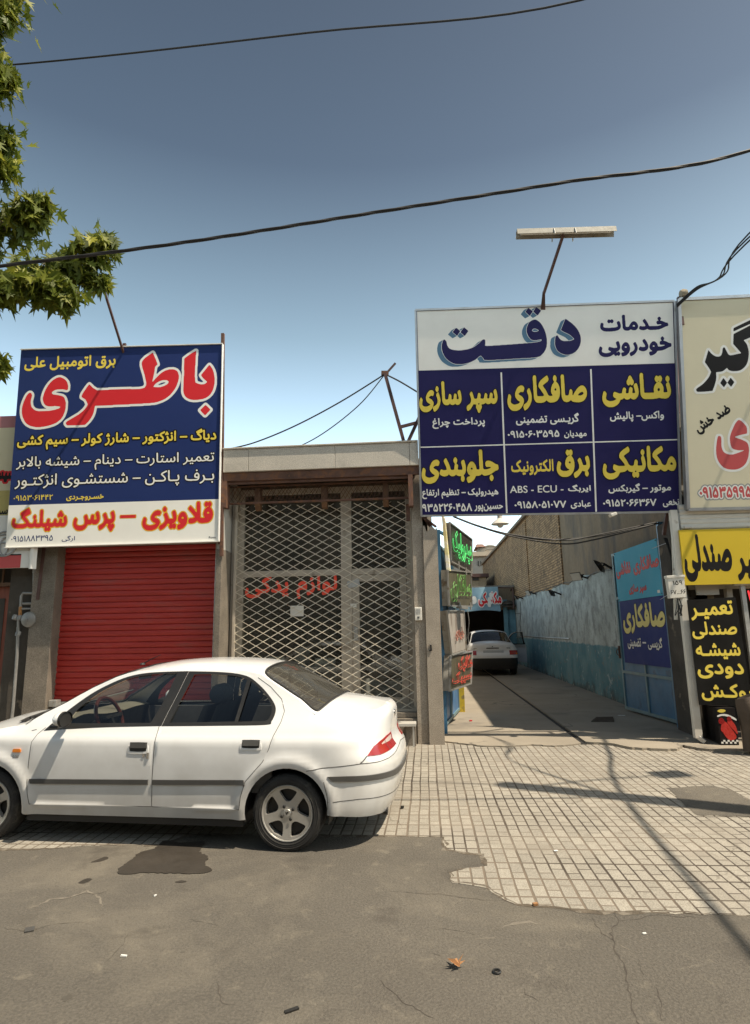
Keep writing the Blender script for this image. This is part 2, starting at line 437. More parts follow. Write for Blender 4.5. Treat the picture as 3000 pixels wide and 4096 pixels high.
# ---------------------------------------------------------------- road, paving, alley floor
m_asph = mat('asphalt', (.130, .115, .094), .9, .16, .45, 1., 70, stain=(.095, .083, .068), sscale=.55, sthr=.5, sw=.3, fine=.28, fscale=65)
def add_cracks(m, sc=.45, w=.010, col_=(.06, .055, .05), warp=.5, amount=.8):
    """wandering cracks from distorted cell borders, present only here and there"""
    nt = m.node_tree; N = nt.nodes; L = nt.links; B = N['Principled BSDF']
    src = B.inputs['Base Color'].links[0].from_socket
    g = N.new('ShaderNodeNewGeometry'); n = N.new('ShaderNodeTexNoise'); n.inputs['Scale'].default_value = 2.2; n.inputs['Detail'].default_value = 6
    L.new(g.outputs['Position'], n.inputs['Vector'])
    mx = N.new('ShaderNodeMix'); mx.data_type = 'RGBA'; mx.blend_type = 'LINEAR_LIGHT'; mx.inputs[0].default_value = warp
    L.new(g.outputs['Position'], mx.inputs[6]); L.new(n.outputs['Color'], mx.inputs[7])
    v = N.new('ShaderNodeTexVoronoi'); v.feature = 'DISTANCE_TO_EDGE'; v.inputs['Scale'].default_value = sc; L.new(mx.outputs[2], v.inputs['Vector'])
    lt = N.new('ShaderNodeMapRange'); L.new(v.outputs['Distance'], lt.inputs[0]); lt.inputs[1].default_value = 0; lt.inputs[2].default_value = w; lt.inputs[3].default_value = 1; lt.inputs[4].default_value = 0
    n2 = N.new('ShaderNodeTexNoise'); n2.inputs['Scale'].default_value = .8; n2.inputs['Detail'].default_value = 3; L.new(g.outputs['Position'], n2.inputs['Vector'])
    r2 = N.new('ShaderNodeMapRange'); L.new(n2.outputs['Fac'], r2.inputs[0]); r2.inputs[1].default_value = .47; r2.inputs[2].default_value = .58; r2.inputs[4].default_value = amount
    mu = N.new('ShaderNodeMath'); mu.operation = 'MULTIPLY'; L.new(lt.outputs[0], mu.inputs[0]); L.new(r2.outputs[0], mu.inputs[1])
    x = N.new('ShaderNodeMix'); x.data_type = 'RGBA'; L.new(mu.outputs[0], x.inputs[0]); L.new(src, x.inputs[6]); x.inputs[7].default_value = (*col_, 1)
    L.new(x.outputs[2], B.inputs['Base Color'])
add_cracks(m_asph, .5, .005, (.07, .062, .052), .6, .5)

def paver_material():
    """hydraulic tiles: square tile of three rows of long and short blocks"""
    m = mat('paver', (.385, .352, .295), .85, .09, .8, 0, fine=.34, fscale=120, stain=(.33, .295, .25), sscale=1.4, sthr=.55, sw=.16)
    nt = m.node_tree; N = nt.nodes; L = nt.links; B = N['Principled BSDF']
    src = B.inputs['Base Color'].links[0].from_socket
    g = N.new('ShaderNodeNewGeometry'); sp = N.new('ShaderNodeSeparateXYZ')
    wn_ = N.new('ShaderNodeTexNoise'); wn_.inputs['Scale'].default_value = 1.3; L.new(g.outputs['Position'], wn_.inputs['Vector'])
    wv = N.new('ShaderNodeVectorMath'); wv.operation = 'MULTIPLY_ADD'; L.new(wn_.outputs['Color'], wv.inputs[0]); wv.inputs[1].default_value = (.022, .022, 0); L.new(g.outputs['Position'], wv.inputs[2])
    L.new(wv.outputs[0], sp.inputs[0])
    def M(op, a, b=None, c=None):
        n = N.new('ShaderNodeMath'); n.operation = op
        for i, v in enumerate((a, b, c)):
            if v is None: continue
            if hasattr(v, 'links'): L.new(v, n.inputs[i])
            else: n.inputs[i].default_value = v
        return n.outputs[0]
    CW, TL = .0933, .285
    u = M('DIVIDE', M('ADD', sp.outputs[0], 50.02), CW); v = M('DIVIDE', M('ADD', sp.outputs[1], 50.135), TL)
    fu, fv = M('FRACT', u), M('FRACT', v)
    par = M('MODULO', M('FLOOR', u), 2.)
    split = M('ADD', .37, M('MULTIPLY', par, .26))
    du = M('MULTIPLY', M('MINIMUM', fu, M('SUBTRACT', 1., fu)), CW)
    dv = M('MULTIPLY', M('MINIMUM', fv, M('SUBTRACT', 1., fv)), TL)
    ds = M('MULTIPLY', M('ABSOLUTE', M('SUBTRACT', fv, split)), TL)
    d3 = M('MULTIPLY', M('MINIMUM', M('FRACT', M('DIVIDE', u, 3.)), M('SUBTRACT', 1., M('FRACT', M('DIVIDE', u, 3.)))), CW*3*.72)
    d = M('MINIMUM', M('MINIMUM', du, d3), M('MINIMUM', M('MULTIPLY', dv, .7), M('MULTIPLY', ds, 1.3)))
    nj = N.new('ShaderNodeTexNoise'); nj.inputs['Scale'].default_value = 9.; nj.inputs['Detail'].default_value = 3; L.new(g.outputs['Position'], nj.inputs['Vector'])
    d = M('SUBTRACT', d, M('MULTIPLY', M('SUBTRACT', nj.outputs['Fac'], .5), .004))
    j = N.new('ShaderNodeMapRange'); L.new(d, j.inputs[0]); j.inputs[1].default_value = .0048; j.inputs[2].default_value = .0078
    # each block a little lighter or darker
    cv = N.new('ShaderNodeCombineXYZ'); L.new(M('FLOOR', u), cv.inputs[0]); L.new(M('ADD', M('MULTIPLY', M('FLOOR', v), 2.), M('GREATER_THAN', fv, split)), cv.inputs[1])
    wnz = N.new('ShaderNodeTexWhiteNoise'); L.new(cv.outputs[0], wnz.inputs['Vector'])
    tone = N.new('ShaderNodeMapRange'); L.new(wnz.outputs['Value'], tone.inputs[0]); tone.inputs[3].default_value = .86; tone.inputs[4].default_value = 1.06
    cm = N.new('ShaderNodeMix'); cm.data_type = 'RGBA'; cm.blend_type = 'MULTIPLY'; cm.inputs[0].default_value = 1; L.new(src, cm.inputs[6]); L.new(tone.outputs[0], cm.inputs[7])
    # the joints are filled with soil, darker in some places
    nd = N.new('ShaderNodeTexNoise'); nd.inputs['Scale'].default_value = .9; L.new(g.outputs['Position'], nd.inputs['Vector'])
    rj = N.new('ShaderNodeMapRange'); L.new(nd.outputs['Fac'], rj.inputs[0]); rj.inputs[1].default_value = .46; rj.inputs[2].default_value = .56
    jc = N.new('ShaderNodeMix'); jc.data_type = 'RGBA'; L.new(rj.outputs[0], jc.inputs[0]); jc.inputs[6].default_value = (.17, .135, .10, 1); jc.inputs[7].default_value = (.06, .045, .032, 1)
    x = N.new('ShaderNodeMix'); x.data_type = 'RGBA'; L.new(j.outputs[0], x.inputs[0]); L.new(jc.outputs[2], x.inputs[6]); L.new(cm.outputs[2], x.inputs[7])
    L.new(x.outputs[2], B.inputs['Base Color'])
    fine = N.new('ShaderNodeTexNoise'); fine.inputs['Scale'].default_value = 160; L.new(g.outputs['Position'], fine.inputs['Vector'])
    hh = M('ADD', j.outputs[0], M('MULTIPLY', fine.outputs['Fac'], .25))
    b = N.new('ShaderNodeBump'); b.inputs['Strength'].default_value = .7; b.inputs['Distance'].default_value = .006
    L.new(hh, b.inputs['Height']); L.new(b.outputs[0], B.inputs['Normal'])
    return m
def add_blotch(m, c, sc, thr, sw, amount, det=5.):
    nt = m.node_tree; N = nt.nodes; L = nt.links; B = N['Principled BSDF']; src = B.inputs['Base Color'].links[0].from_socket
    g = N.new('ShaderNodeNewGeometry'); n = N.new('ShaderNodeTexNoise'); n.inputs['Scale'].default_value = sc; n.inputs['Detail'].default_value = det; n.inputs['Roughness'].default_value = .65; n.inputs['Distortion'].default_value = .4
    L.new(g.outputs['Position'], n.inputs['Vector']); r_ = N.new('ShaderNodeMapRange'); L.new(n.outputs['Fac'], r_.inputs[0]); r_.inputs[1].default_value = thr; r_.inputs[2].default_value = thr+sw; r_.inputs[4].default_value = amount
    x = N.new('ShaderNodeMix'); x.data_type = 'RGBA'; L.new(r_.outputs[0], x.inputs[0]); L.new(src, x.inputs[6]); x.inputs[7].default_value = (*c, 1); L.new(x.outputs[2], B.inputs['Base Color'])
m_paver = paver_material(); add_cracks(m_paver, .6, .006, (.11, .09, .07), .35, .7); add_blotch(m_paver, (.235, .205, .165), 1.1, .53, .14, .65); add_blotch(m_paver, (.21, .185, .15), 5., .60, .06, .5, 7)
add_blotch(m_asph, (.20, .175, .135), .7, .50, .2, .75, 8); add_blotch(m_asph, (.062, .052, .042), 1.7, .57, .16, .8, 8); add_blotch(m_asph, (.20, .175, .135), 6., .58, .12, .6, 7); add_blotch(m_asph, (.07, .06, .05), 31., .56, .12, .45, 6)
m_conc = mat('alley_concrete', (.31, .268, .21), .9, .14, .8, .35, 40, stain=(.17, .15, .125), sscale=.7, sthr=.56, sw=.14, fine=.12, fscale=120)
add_cracks(m_conc, .35, .008, (.09, .08, .07), .4)
m_dark = mat('black_gap', (.02, .018, .016), .95, .2)

rnd = random.Random(5)
def rough_line(P, step=.06, amp=.02, seed=1):
    r = random.Random(seed); out = []
    for a, b in zip(P[:-1], P[1:]):
        L = math.hypot(b[0]-a[0], b[1]-a[1]); n = max(1, int(L/step))
        for i in range(n):
            t = i/n; k = amp if 0 < i else amp*.4
            out.append((a[0]+(b[0]-a[0])*t+r.uniform(-k, k), a[1]+(b[1]-a[1])*t+r.uniform(-k, k)))
    out.append(P[-1]); return out
def sheet(name, poly, z, m, th=.0):
    mb = MB(); vs, _, fs, _, _, _ = delaunay_2d_cdt([Vector(p) for p in poly], [], [list(range(len(poly)))], 1, 1e-6)
    mb.add([(v.x, v.y, z) for v in vs], [tuple(f) for f in fs])
    if th:
        n = len(poly); V = [(*p, z) for p in poly]+[(*p, z-th) for p in poly]
        mb.add(V, [(i, (i+1) % n, n+(i+1) % n, n+i) for i in range(n)])
    o = mb.build(name, m, fix=True); return struct(o)

mb = MB(); mb.quad((-400, -300, 0), (400, -300, 0), (400, 500, 0), (-400, 500, 0))
ground = struct(mb.build('road', m_asph, fix=False))
# paving between the shops and the road, its broken front edge as photographed
edge = rough_line([(-60, 5.1), (-8, 5.12), (-4.2, 5.12), (-3.6, 5.03), (-3.05, 5.05), (-2.75, 5.13), (-2.2, 5.17), (-2.05, 5.42), (-.47, 5.42), (.09, 5.40), (.10, 5.12), (.24, 5.05), (.38, 5.03), (.38, 4.80),
                   (.24, 4.76), (.11, 4.67), (.12, 4.49), (.35, 4.42), (.44, 4.25), (.51, 4.18), (.75, 4.16), (1.06, 4.11), (1.83, 4.09), (3.5, 4.05), (60, 4.0)], .05, .012, 3)
sheet('pavement', edge+[(60, 9.75), (-60, 9.75)], .0026, m_paver, .004)
m_soil = mat('soil_filled_edge', (.10, .08, .058), .95, .3, 12, .8, 60, stain=(.19, .165, .13), sscale=9, sthr=.5)
r_ = random.Random(31); mb = MB(); V = []; ed = [p for p in edge if -5 < p[0] < 4]
for i, p in enumerate(ed):
    a, b = ed[max(i-1, 0)], ed[min(i+1, len(ed)-1)]; d = Vector((b[0]-a[0], b[1]-a[1])); d.normalize(); w0, w1 = r_.uniform(.002, .022)*(1+math.sin(i*.31)), r_.uniform(.004, .03)*(1+math.sin(i*.23+1))
    V += [(p[0]-d.y*w0, p[1]+d.x*w0, .0036), (p[0]+d.y*w1, p[1]-d.x*w1, .0012)]
mb.add(V, [(2*i, 2*i+1, 2*i+3, 2*i+2) for i in range(len(ed)-1)]); struct(mb.build('soil_ground', m_soil, fix=False))
# the worn patch of asphalt let into the paving on the right
P = [on_z(crop(1500, 2900, 3000, 1652)(x, y)) for x, y in [(1285, 280), (1480, 268), (1560, 285), (1652, 335), (1700, 400), (1652, 405), (1420, 400), (1360, 350)]]
sheet('patch_road', rough_line([(p.x, p.y) for p in P]+[(P[0].x, P[0].y)], .05, .012, 8)[:-1], .0055, m_asph)
# alley floor: two cast slabs with an open gutter between them
fe = [(0.16, 9.62), (.3, 9.55), (.75, 9.25), (1.09, 9.19), (1.45, 9.33), (1.75, 9.22), (2.0, 9.30), (2.17, 9.42)]
sheet('alley_floor', rough_line(fe, .06, .02, 11)+[(2.17, 45), (-6, 45), (-6, 16), (.10, 16)], .022, m_conc, .022)
fe2 = [(2.245, 9.45), (2.6, 9.30), (2.75, 9.02), (3.05, 8.93), (3.3, 8.9), (3.5, 9.2), (3.6, 8.95), (3.9, 8.8), (4.4, 8.7), (6, 8.68)]
sheet('alley_floor', rough_line(fe2, .06, .02, 12)+[(6, 9.7), (4.2, 9.75), (4.2, 45), (2.235, 45)], .036, m_conc, .036)
mb = MB(); mb.box((2.165, 9.40, .0), (2.25, 45, .012)); struct(mb.build('gutter_ground', m_dark))
# damp patch where water ran out, extended under the car to darken its shade
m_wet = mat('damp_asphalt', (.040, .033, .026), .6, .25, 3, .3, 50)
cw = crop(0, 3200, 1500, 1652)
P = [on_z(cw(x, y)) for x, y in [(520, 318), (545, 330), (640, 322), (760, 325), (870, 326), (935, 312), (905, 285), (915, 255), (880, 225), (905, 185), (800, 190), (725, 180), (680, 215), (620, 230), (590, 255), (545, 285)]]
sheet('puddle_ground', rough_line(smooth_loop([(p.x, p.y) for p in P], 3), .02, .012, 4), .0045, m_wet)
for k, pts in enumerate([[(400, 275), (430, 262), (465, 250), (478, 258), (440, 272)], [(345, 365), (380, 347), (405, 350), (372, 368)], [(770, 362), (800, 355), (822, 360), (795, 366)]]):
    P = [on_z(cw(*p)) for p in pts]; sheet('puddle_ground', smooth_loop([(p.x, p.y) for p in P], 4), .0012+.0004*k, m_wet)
# oil marks on the road
m_oil = mat('oil_marks', (.092, .081, .066), .85, .2, 6, .3, 60)
for k, (x, y, rx, ry) in enumerate([(295, 872, 20, 16), (806, 670, 10, 6)]):
    c = on_z(cw(x, y)); e = on_z(cw(x+rx, y)); g_ = on_z(cw(x, y-ry)); r = random.Random(k)
    pl = [(c.x+(e.x-c.x)*math.cos(t)*r.uniform(.6, 1.15), c.y+(g_.y-c.y)*math.sin(t)*r.uniform(.6, 1.15)) for t in [i*math.pi/9 for i in range(18)]]
    sheet('oil_stain_ground', rough_line(smooth_loop(pl, 2), .02, .006, k), .0014, m_oil)
# rusty drain cover in the alley floor
m_rustdark = mat('rusty_iron', (.10, .075, .055), .85, .3, 8, .4, 60)
c5 = crop(1500, 2900, 3000, 1652)
def cover(pts, z, label):
    P = [on_z(p) for p in pts]; mb = MB(); mb.prism([(p.x, p.y, z) for p in P], (0, 0, .012)); n = 7
    for i in range(1, n):
        a = P[0].lerp(P[3], i/n); b = P[1].lerp(P[2], i/n); mb.beam((a.x, a.y, z+.013), (b.x, b.y, z+.013), .02, .012)
    tag(mb.build('drain_cover', m_rustdark), label, 'drain cover')
c4 = crop(1650, 2000, 2900, 1652)
cover([c4(975, 1162), c4(1060, 1160), c4(1068, 1185), c4(945, 1185)], .038, 'dark iron drain cover in the shaded alley floor')

# cracks that wander over the road
m_crack = mat('crack_line', (.065, .055, .045), .95, .2, 10); m_scrape = mat('pale_scrape', (.185, .162, .13), .95, .2, 12)
cA, cB, cC = crop(2250, 3400, 3000, 943), crop(1500, 3500, 2250, 943), crop(0, 3350, 1100, 943)
def crack(cr, pts, w, seed):
    r = random.Random(seed); P = [on_z(cr(*p)) for p in pts]; Q = rough_line([(p.x, p.y) for p in P], .025, .007, seed); mb = MB(); n = len(Q); V = []
    for i in range(n):
        a, b = Q[max(i-1, 0)], Q[min(i+1, n-1)]; d = Vector((b[0]-a[0], b[1]-a[1])); d.normalize(); k = .7*w*r.uniform(.2, 1.)*min(1, .25+4*min(i, n-1-i)/n)/2
        V += [(Q[i][0]-d.y*k, Q[i][1]+d.x*k, .0012), (Q[i][0]+d.y*k, Q[i][1]-d.x*k, .0012)]
    return V, [(2*i, 2*i+1, 2*i+3, 2*i+2) for i in range(n-1)]
mb = MB()
for k, (cr, pts, w) in enumerate([(cA, [(250, 310), (285, 355), (250, 395), (240, 420), (265, 465), (260, 500), (290, 550), (315, 590), (318, 640), (330, 690), (345, 740), (348, 800), (365, 830), (390, 885), (420, 960)], .016), (cA, [(285, 355), (370, 350), (440, 330), (480, 325), (560, 335), (690, 338)], .010), (cA, [(150, 340), (195, 420), (245, 450), (268, 462)], .010), (cA, [(385, 545), (390, 600), (410, 630)], .009), (cA, [(470, 690), (485, 740), (495, 800), (500, 860)], .007),
        (cB, [(60, 80), (150, 88), (240, 95), (340, 97), (440, 115), (530, 125), (620, 132)], .009), (cB, [(300, 262), (360, 272), (430, 282), (490, 297), (520, 305)], .007), (cB, [(30, 530), (70, 575), (110, 605), (140, 640), (190, 660), (230, 685), (270, 712), (300, 722)], .011), (cB, [(285, 392), (310, 402), (335, 408)], .010), (cB, [(750, 570), (755, 600), (790, 615), (830, 640)], .008),
        (cC, [(745, 500), (750, 535), (765, 570), (805, 573)], .010), (cC, [(440, 330), (420, 370), (385, 410), (360, 430)], .008), (cC, [(640, 280), (700, 290), (760, 305)], .006), (cC, [(0, 310), (90, 322), (200, 295), (300, 290)], .006), (cC, [(200, 215), (300, 190), (330, 195), (375, 180)], .012)]): mb.add(*crack(cr, pts, w, k+1))
struct(mb.build('cracks_road', m_crack, fix=False))
mb = MB()
for k, (cr, pts, w) in enumerate([(cC, [(105, 243), (180, 210), (240, 205), (300, 182), (345, 208), (348, 238)], .035), (cB, [(640, 265), (700, 245), (780, 235), (840, 250)], .05), (cB, [(500, 320), (560, 318), (610, 312)], .03), (cA, [(290, 475), (325, 498), (365, 515)], .02)]):
    V, F = crack(cr, pts, w, k+40); mb.add([(x, y, .0008) for x, y, z in V], F)
struct(mb.build('scrapes_road', m_scrape, fix=False))
# ---------------------------------------------------------------- building materials
def granite(name, c, blot=.12):
    m = mat(name, c, .7, blot, 3.5, .15, 120, fine=.42, fscale=95, stain=tuple(x*.62 for x in c), sscale=1.6, sthr=.60, sw=.12); return m
m_gran = granite('speckled_granite', (.41, .35, .28)); m_granl = granite('pale_granite', (.62, .565, .48), .06); m_gran2 = granite('dark_granite', (.225, .19, .15), .22)
m_rust = mat('rusted_steel', (.105, .052, .035), .8, .35, 6, .3, 70, stain=(.17, .075, .035), sscale=9, sthr=.52)
m_rust2 = mat('brown_painted_steel', (.085, .04, .032), .6, .3, 5, .2, 60)
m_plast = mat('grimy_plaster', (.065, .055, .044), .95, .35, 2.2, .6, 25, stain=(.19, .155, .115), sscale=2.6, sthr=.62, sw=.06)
m_wplast = mat('pale_plaster', (.42, .40, .36), .9, .14, 2, .3, 30, stain=(.27, .24, .2), sscale=1.8, sthr=.58, sw=.1)
m_shut = mat('red_shutter_paint', (.40, .030, .024), .5, .16, 2.2, .5, 3.5, stain=(.33, .05, .042), sscale=2.2, sthr=.52, sw=.16, stretch=(.6, 1, 3))
m_steel = mat('galvanised_steel', (.50, .49, .46), .42, .14, 4, .1, 60, metal=.6, stain=(.33, .27, .2), sscale=5, sthr=.62)
m_alu = mat('aluminium_frame', (.44, .385, .31), .55, .12, 3, .05, 50, stain=(.30, .25, .19), sscale=4, sthr=.6)
m_whiteline = mat('cream_paint', (.66, .63, .56), .55, .08, 3, .1, 50, stain=(.42, .36, .28), sscale=5, sthr=.63)
m_inside2 = mat('parts_shop_interior', (.17, .135, .10), .9, .3, 1.4)
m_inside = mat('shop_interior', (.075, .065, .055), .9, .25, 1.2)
m_wood = mat('old_brown_wood', (.16, .085, .045), .7, .3, 3, .2, 40, stretch=(8, 8, 1))
m_roof = mat('roof_screed', (.25, .23, .2), .95, .15, 1)
m_grille = mat('grille_steel', (.64, .58, .47), .42, .14, 9, 0, metal=.15, stain=(.30, .16, .08), sscale=4, sthr=.66, sw=.05)
m_glassd = glass('shop_glass', (.78, .80, .78), dust=.05)
YF = 9.5

# ---------------------------------------------------------------- shop with the red shutter
shopA = thing('shop_building', 'low shop with granite pillars and a closed red roller shutter behind the parked car', 'shop', (-4.85, 9.5, 0)); tag(shopA, kind='thing')
mb = MB(); mb.box((-6.39, 9.5, 0), (-6.0, 9.82, 3.12)); mb.build('pillar', m_gran2, shopA, bevel=.008)
for x_ in (-6.085, -3.385): mb = MB(); mb.box((x_, 9.64, 0), (x_+.055, 9.711, 3.1)); mb.build('shutter_rail', m_steel, shopA)
mb = MB(); mb.box((-6.39, 9.5, 3.12), (-3.315, 9.9, 4.6)); mb.build('upper_wall', m_wplast, shopA)
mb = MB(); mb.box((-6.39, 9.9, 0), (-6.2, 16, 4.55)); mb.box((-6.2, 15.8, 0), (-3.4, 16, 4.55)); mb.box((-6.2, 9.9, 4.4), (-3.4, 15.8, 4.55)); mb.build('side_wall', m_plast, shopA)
mb = MB(); mb.box((-5.998, 9.60, 0), (-3.315, 10.0, .52)); mb.build('threshold', m_gran2, shopA, bevel=.008)
mb = MB(); n = 27; z0, z1 = .62, 3.12
prof = []                                          # ribbed slats
for i in range(n):
    a = z0+(z1-z0)*i/n; h = (z1-z0)/n
    prof += [(9.733, a+.002), (9.724, a+h*.10), (9.716, a+h*.45), (9.722, a+h*.85), (9.738, a+h*.95), (9.741, a+h*.985)]
mb.add([(x, y, z) for (y, z) in prof for x in (-6.12, -3.33)], [(2*i, 2*i+1, 2*i+3, 2*i+2) for i in range(len(prof)-1)])
sh = mb.build('roller_shutter', m_shut, shopA, smooth=True, angle=50, fix=False)
mb = MB(); mb.box((-6.02, 9.70, .53), (-3.40, 9.75, .622)); mb.build('bottom_rail', m_whiteline, sh)
mb = MB(); mb.box((-5.99, 9.56, .56), (-5.86, 9.69, .66)); mb.build('lock_bracket', m_steel, sh, bevel=.006)

# ---------------------------------------------------------------- grimy wall strip with gas pipes on the far left
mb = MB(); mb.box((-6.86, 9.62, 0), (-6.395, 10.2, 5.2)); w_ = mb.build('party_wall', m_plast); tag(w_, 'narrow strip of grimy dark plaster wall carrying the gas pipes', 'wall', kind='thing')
m_pipe = mat('grey_gas_pipe', (.26, .25, .235), .5, .2, 6, .1, 60, metal=.3); m_pipeo = mat('orange_gas_pipe', (.38, .17, .05), .6, .2, 6)
cl = crop(0, 2150, 420, 1184)
gp = thing('gas_meter_pipes', 'grey gas pipes with a round regulator and orange joint on the grimy wall', 'gas pipe', (-6.7, 9.55, 0))
def LY(x, y, Y=9.52): return on_y(cl(x, y), Y)
mb = MB(); mb.tube([LY(205, 1010), LY(195, 1300), LY(150, 1900), LY(110, 2250)], .024); mb.tube([LY(395, 110), LY(390, 400)], .034); mb.tube([LY(385, 390), LY(380, 620), LY(375, 800), LY(250, 805)], .02)
mb.tube([LY(435, 610), LY(410, 630), LY(260, 628), LY(240, 660), LY(232, 800)], .02); mb.tube([LY(435, 725), LY(400, 745), LY(255, 745)], .02); mb.tube([LY(210, 900), LY(205, 1020)], .02)
mb.build('pipe', m_pipe, gp, smooth=True)
mb = MB(); mb.tube([LY(232, 780), LY(224, 890)], .026); mb.build('orange_joint', m_pipeo, gp, smooth=True)
mb = MB(); c = LY(325, 925, 9.5); mb.lathe([(0, -.05), (.075, -.045), (.12, -.02), (.125, .0), (.12, .03), (0, .04)], c, (0, 1, 0), 24); mb.lathe([(.0, -.07), (.02, -.07), (.02, -.05)], c, (0, 1, 0), 12)
mb.tube([LY(400, 915), LY(430, 915)], .018); mb.tube([LY(270, 925), LY(150, 915)], .02); mb.build('regulator', m_pipe, gp, smooth=True)
for (x, y) in [(170, 900), (225, 905), (205, 1085)]: mb = MB(); mb.lathe([(0, -.04), (.035, -.04), (.045, 0), (.035, .04), (0, .04)], LY(x, y), (.2, .3, 1), 10); mb.build('valve', m_pipe, gp, smooth=True)
mb = MB(); mb.beam(LY(500, 110, 9.5), LY(425, 700, 9.5), .05, .03, (0, 1, 0)); tag(mb.build('iron_post', m_rust2), 'rusty brown flat iron post between the gas pipes and the granite pillar', 'post')

# ---------------------------------------------------------------- shop on the far left, mostly outside the picture
shopL = thing('shop_building', 'dark open shop with an orange board and red wooden door beyond the gas pipes', 'shop', (-8.2, 9.6, 0)); tag(shopL, kind='thing')
mb = MB(); mb.box((-11, 9.7, 3.1), (-6.865, 10.0, 5.2)); mb.build('upper_wall', m_wplast, shopL)
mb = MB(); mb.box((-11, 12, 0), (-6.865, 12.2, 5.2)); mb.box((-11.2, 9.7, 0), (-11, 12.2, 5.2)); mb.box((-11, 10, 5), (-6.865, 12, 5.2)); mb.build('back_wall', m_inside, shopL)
m_orange = mat('orange_board', (.42, .15, .03), .7, .2, 2); m_redbrown = mat('red_brown_wood', (.23, .06, .03), .6, .25, 3, stretch=(6, 6, 1))
d = mb = MB(); mb.box((-7.62, 9.9, .0), (-7.0, 9.96, 2.5)); dd = mb.build('door', m_redbrown, shopL)
mb = MB(); mb.box((-7.56, 9.892, 1.0), (-7.12, 9.899, 2.3)); mb.build('pane', m_inside, dd)
mb = MB(); mb.box((-7.75, 9.72, .0), (-6.95, 9.76, .86)); bo = mb.build('orange_board', m_orange, shopL)
mb = MB()
q_ = Quad((-7.75, 9.72, 0), (-6.95, 9.72, 0), (-7.75, 9.72, .86), (-6.95, 9.72, .86))
m_black = mat('black_paint', (.012, .012, .012), .5, .1)
mb.tube(smooth_line([LY(0, 1790, 9.70), LY(20, 1810, 9.70), LY(28, 1760, 9.70)][:2]+[LY(30, 1860, 9.70), LY(5, 1920, 9.70)], 4), .018); mb.lathe([(0, -.02), (.03, 0), (0, .02)], LY(22, 1945, 9.70), (0, 0, 1), 4); mb.build('lettering', m_black, bo)
mb = MB()
for x in (-7.55, -7.35, -7.15): mb.box((x, 9.80, 2.55), (x+.03, 9.83, 3.1))
mb.box((-7.8, 9.79, 2.5), (-6.9, 9.84, 2.56)); mb.build('awning_rail', m_wood, shopL)

# ---------------------------------------------------------------- shop with the folding grille
shopB = thing('shop_building', 'closed spare parts shop with a granite lintel over a dark glass front', 'shop', (-1.6, 9.5, 0)); tag(shopB, kind='thing')
mb = MB(); mb.box((-3.155, 9.762, .37), (-3.092, 9.98, 4.1)); mb.build('side_jamb', m_alu, shopB)
mb = MB(); mb.box((-3.257, 9.30, 0), (-3.16, 9.82, 2.96)); mb.build('pillar', m_gran2, shopB, bevel=.008)
mb = MB(); mb.box((-3.255, 9.32, 2.963), (-3.165, 9.82, 4.17)); mb.build('pillar_head', m_wplast, shopB)
mb = MB(); mb.box((-.17, 9.47, 0), (0.0, 9.95, 4.17)); mb.build('jamb', m_gran, shopB, bevel=.006)
lint = MB()
for a, b in ((-3.16, -2.75), (-2.746, -1.35), (-1.346, -.17), (-.166, -.03)): lint.box((a, 9.22, 4.19), (b, 9.9, 4.56))
lint.build('lintel', m_granl, shopB, bevel=.006)
mb = MB(); mb.box((-3.17, 9.19, 4.563), (-.03, 9.95, 4.59)); mb.build('coping', m_granl, shopB, bevel=.008)
mb = MB(); mb.box((-3.16, 9.26, 4.05), (-.02, 9.31, 4.187)); mb.box((-3.3, 9.345, 4.14), (-.1, 9.8, 4.187)); mb.box((-3.3, 9.3, 4.0), (-.1, 9.33, 4.048)); mb.build('rusty_beam', m_rust, shopB)
for a_, b_ in (((-3.16, 9.25, 3.62), (-3.10, 9.42, 4.05)), ((-.2, 9.25, 3.55), (-.13, 9.44, 4.05)), ((-.25, 9.441, 3.35), (-.19, 9.5, 3.62)), ((-3.25, 9.25, 3.48), (-3.165, 9.315, 3.54))): mb = MB(); mb.box(a_, b_); mb.build('grille_bracket', m_rust, shopB)
for x in (-2.72, -1.62, -.62):
    mb = MB(); P = [(x, 9.50, 3.98), (x, 9.52, 3.74), (x, 9.58, 3.64), (x, 9.66, 3.62), (x, 9.68, 3.98)]; mb.prism(P, (.09, 0, 0)); mb.build('wooden_hook', m_wood, shopB)
mb = MB(); mb.box((-3.158, 9.5, 0), (-.17, 9.98, .36)); mb.box((-3.09, 9.55, .363), (-.17, 9.98, .44)); mb.build('plinth', m_gran2, shopB, bevel=.008)
mb = MB()                                          # aluminium shop front
GY = 9.95
for a, b in (((-3.09, .44), (-3.0, 4.05)), ((-1.36, .44), (-1.18, 4.05)), ((-.28, .44), (-.17, 4.05))): mb.box((a[0], GY-.03, a[1]), (b[0], GY+.05, b[1]))
for a, b in (((-3.0, 2.56), (-1.36, 2.66)), ((-1.18, 2.56), (-.28, 2.66)), ((-3.0, .44), (-1.36, .52)), ((-3.0, 3.95), (-1.36, 4.05)), ((-1.18, 3.95), (-.28, 4.05))): mb.box((a[0], GY-.029, a[1]), (b[0], GY+.049, b[1]))
fr = mb.build('window_frame', m_alu, shopB, bevel=.005)
mb = MB()
for a, b in (((-3.0, .52), (-1.36, 2.56)), ((-3.0, 2.66), (-1.36, 3.95)), ((-1.18, 2.66), (-.28, 3.95))): mb.box((a[0], GY, a[1]), (b[0], GY+.008, b[1]))
mb.build('pane', m_glassd, fr, fix=True)
mb = MB()
for a, b in (((-1.18, .44), (-1.06, 2.555)), ((-.40, .44), (-.285, 2.555))): mb.box((a[0], GY-.02, a[1]), (b[0], GY+.03, b[1]))
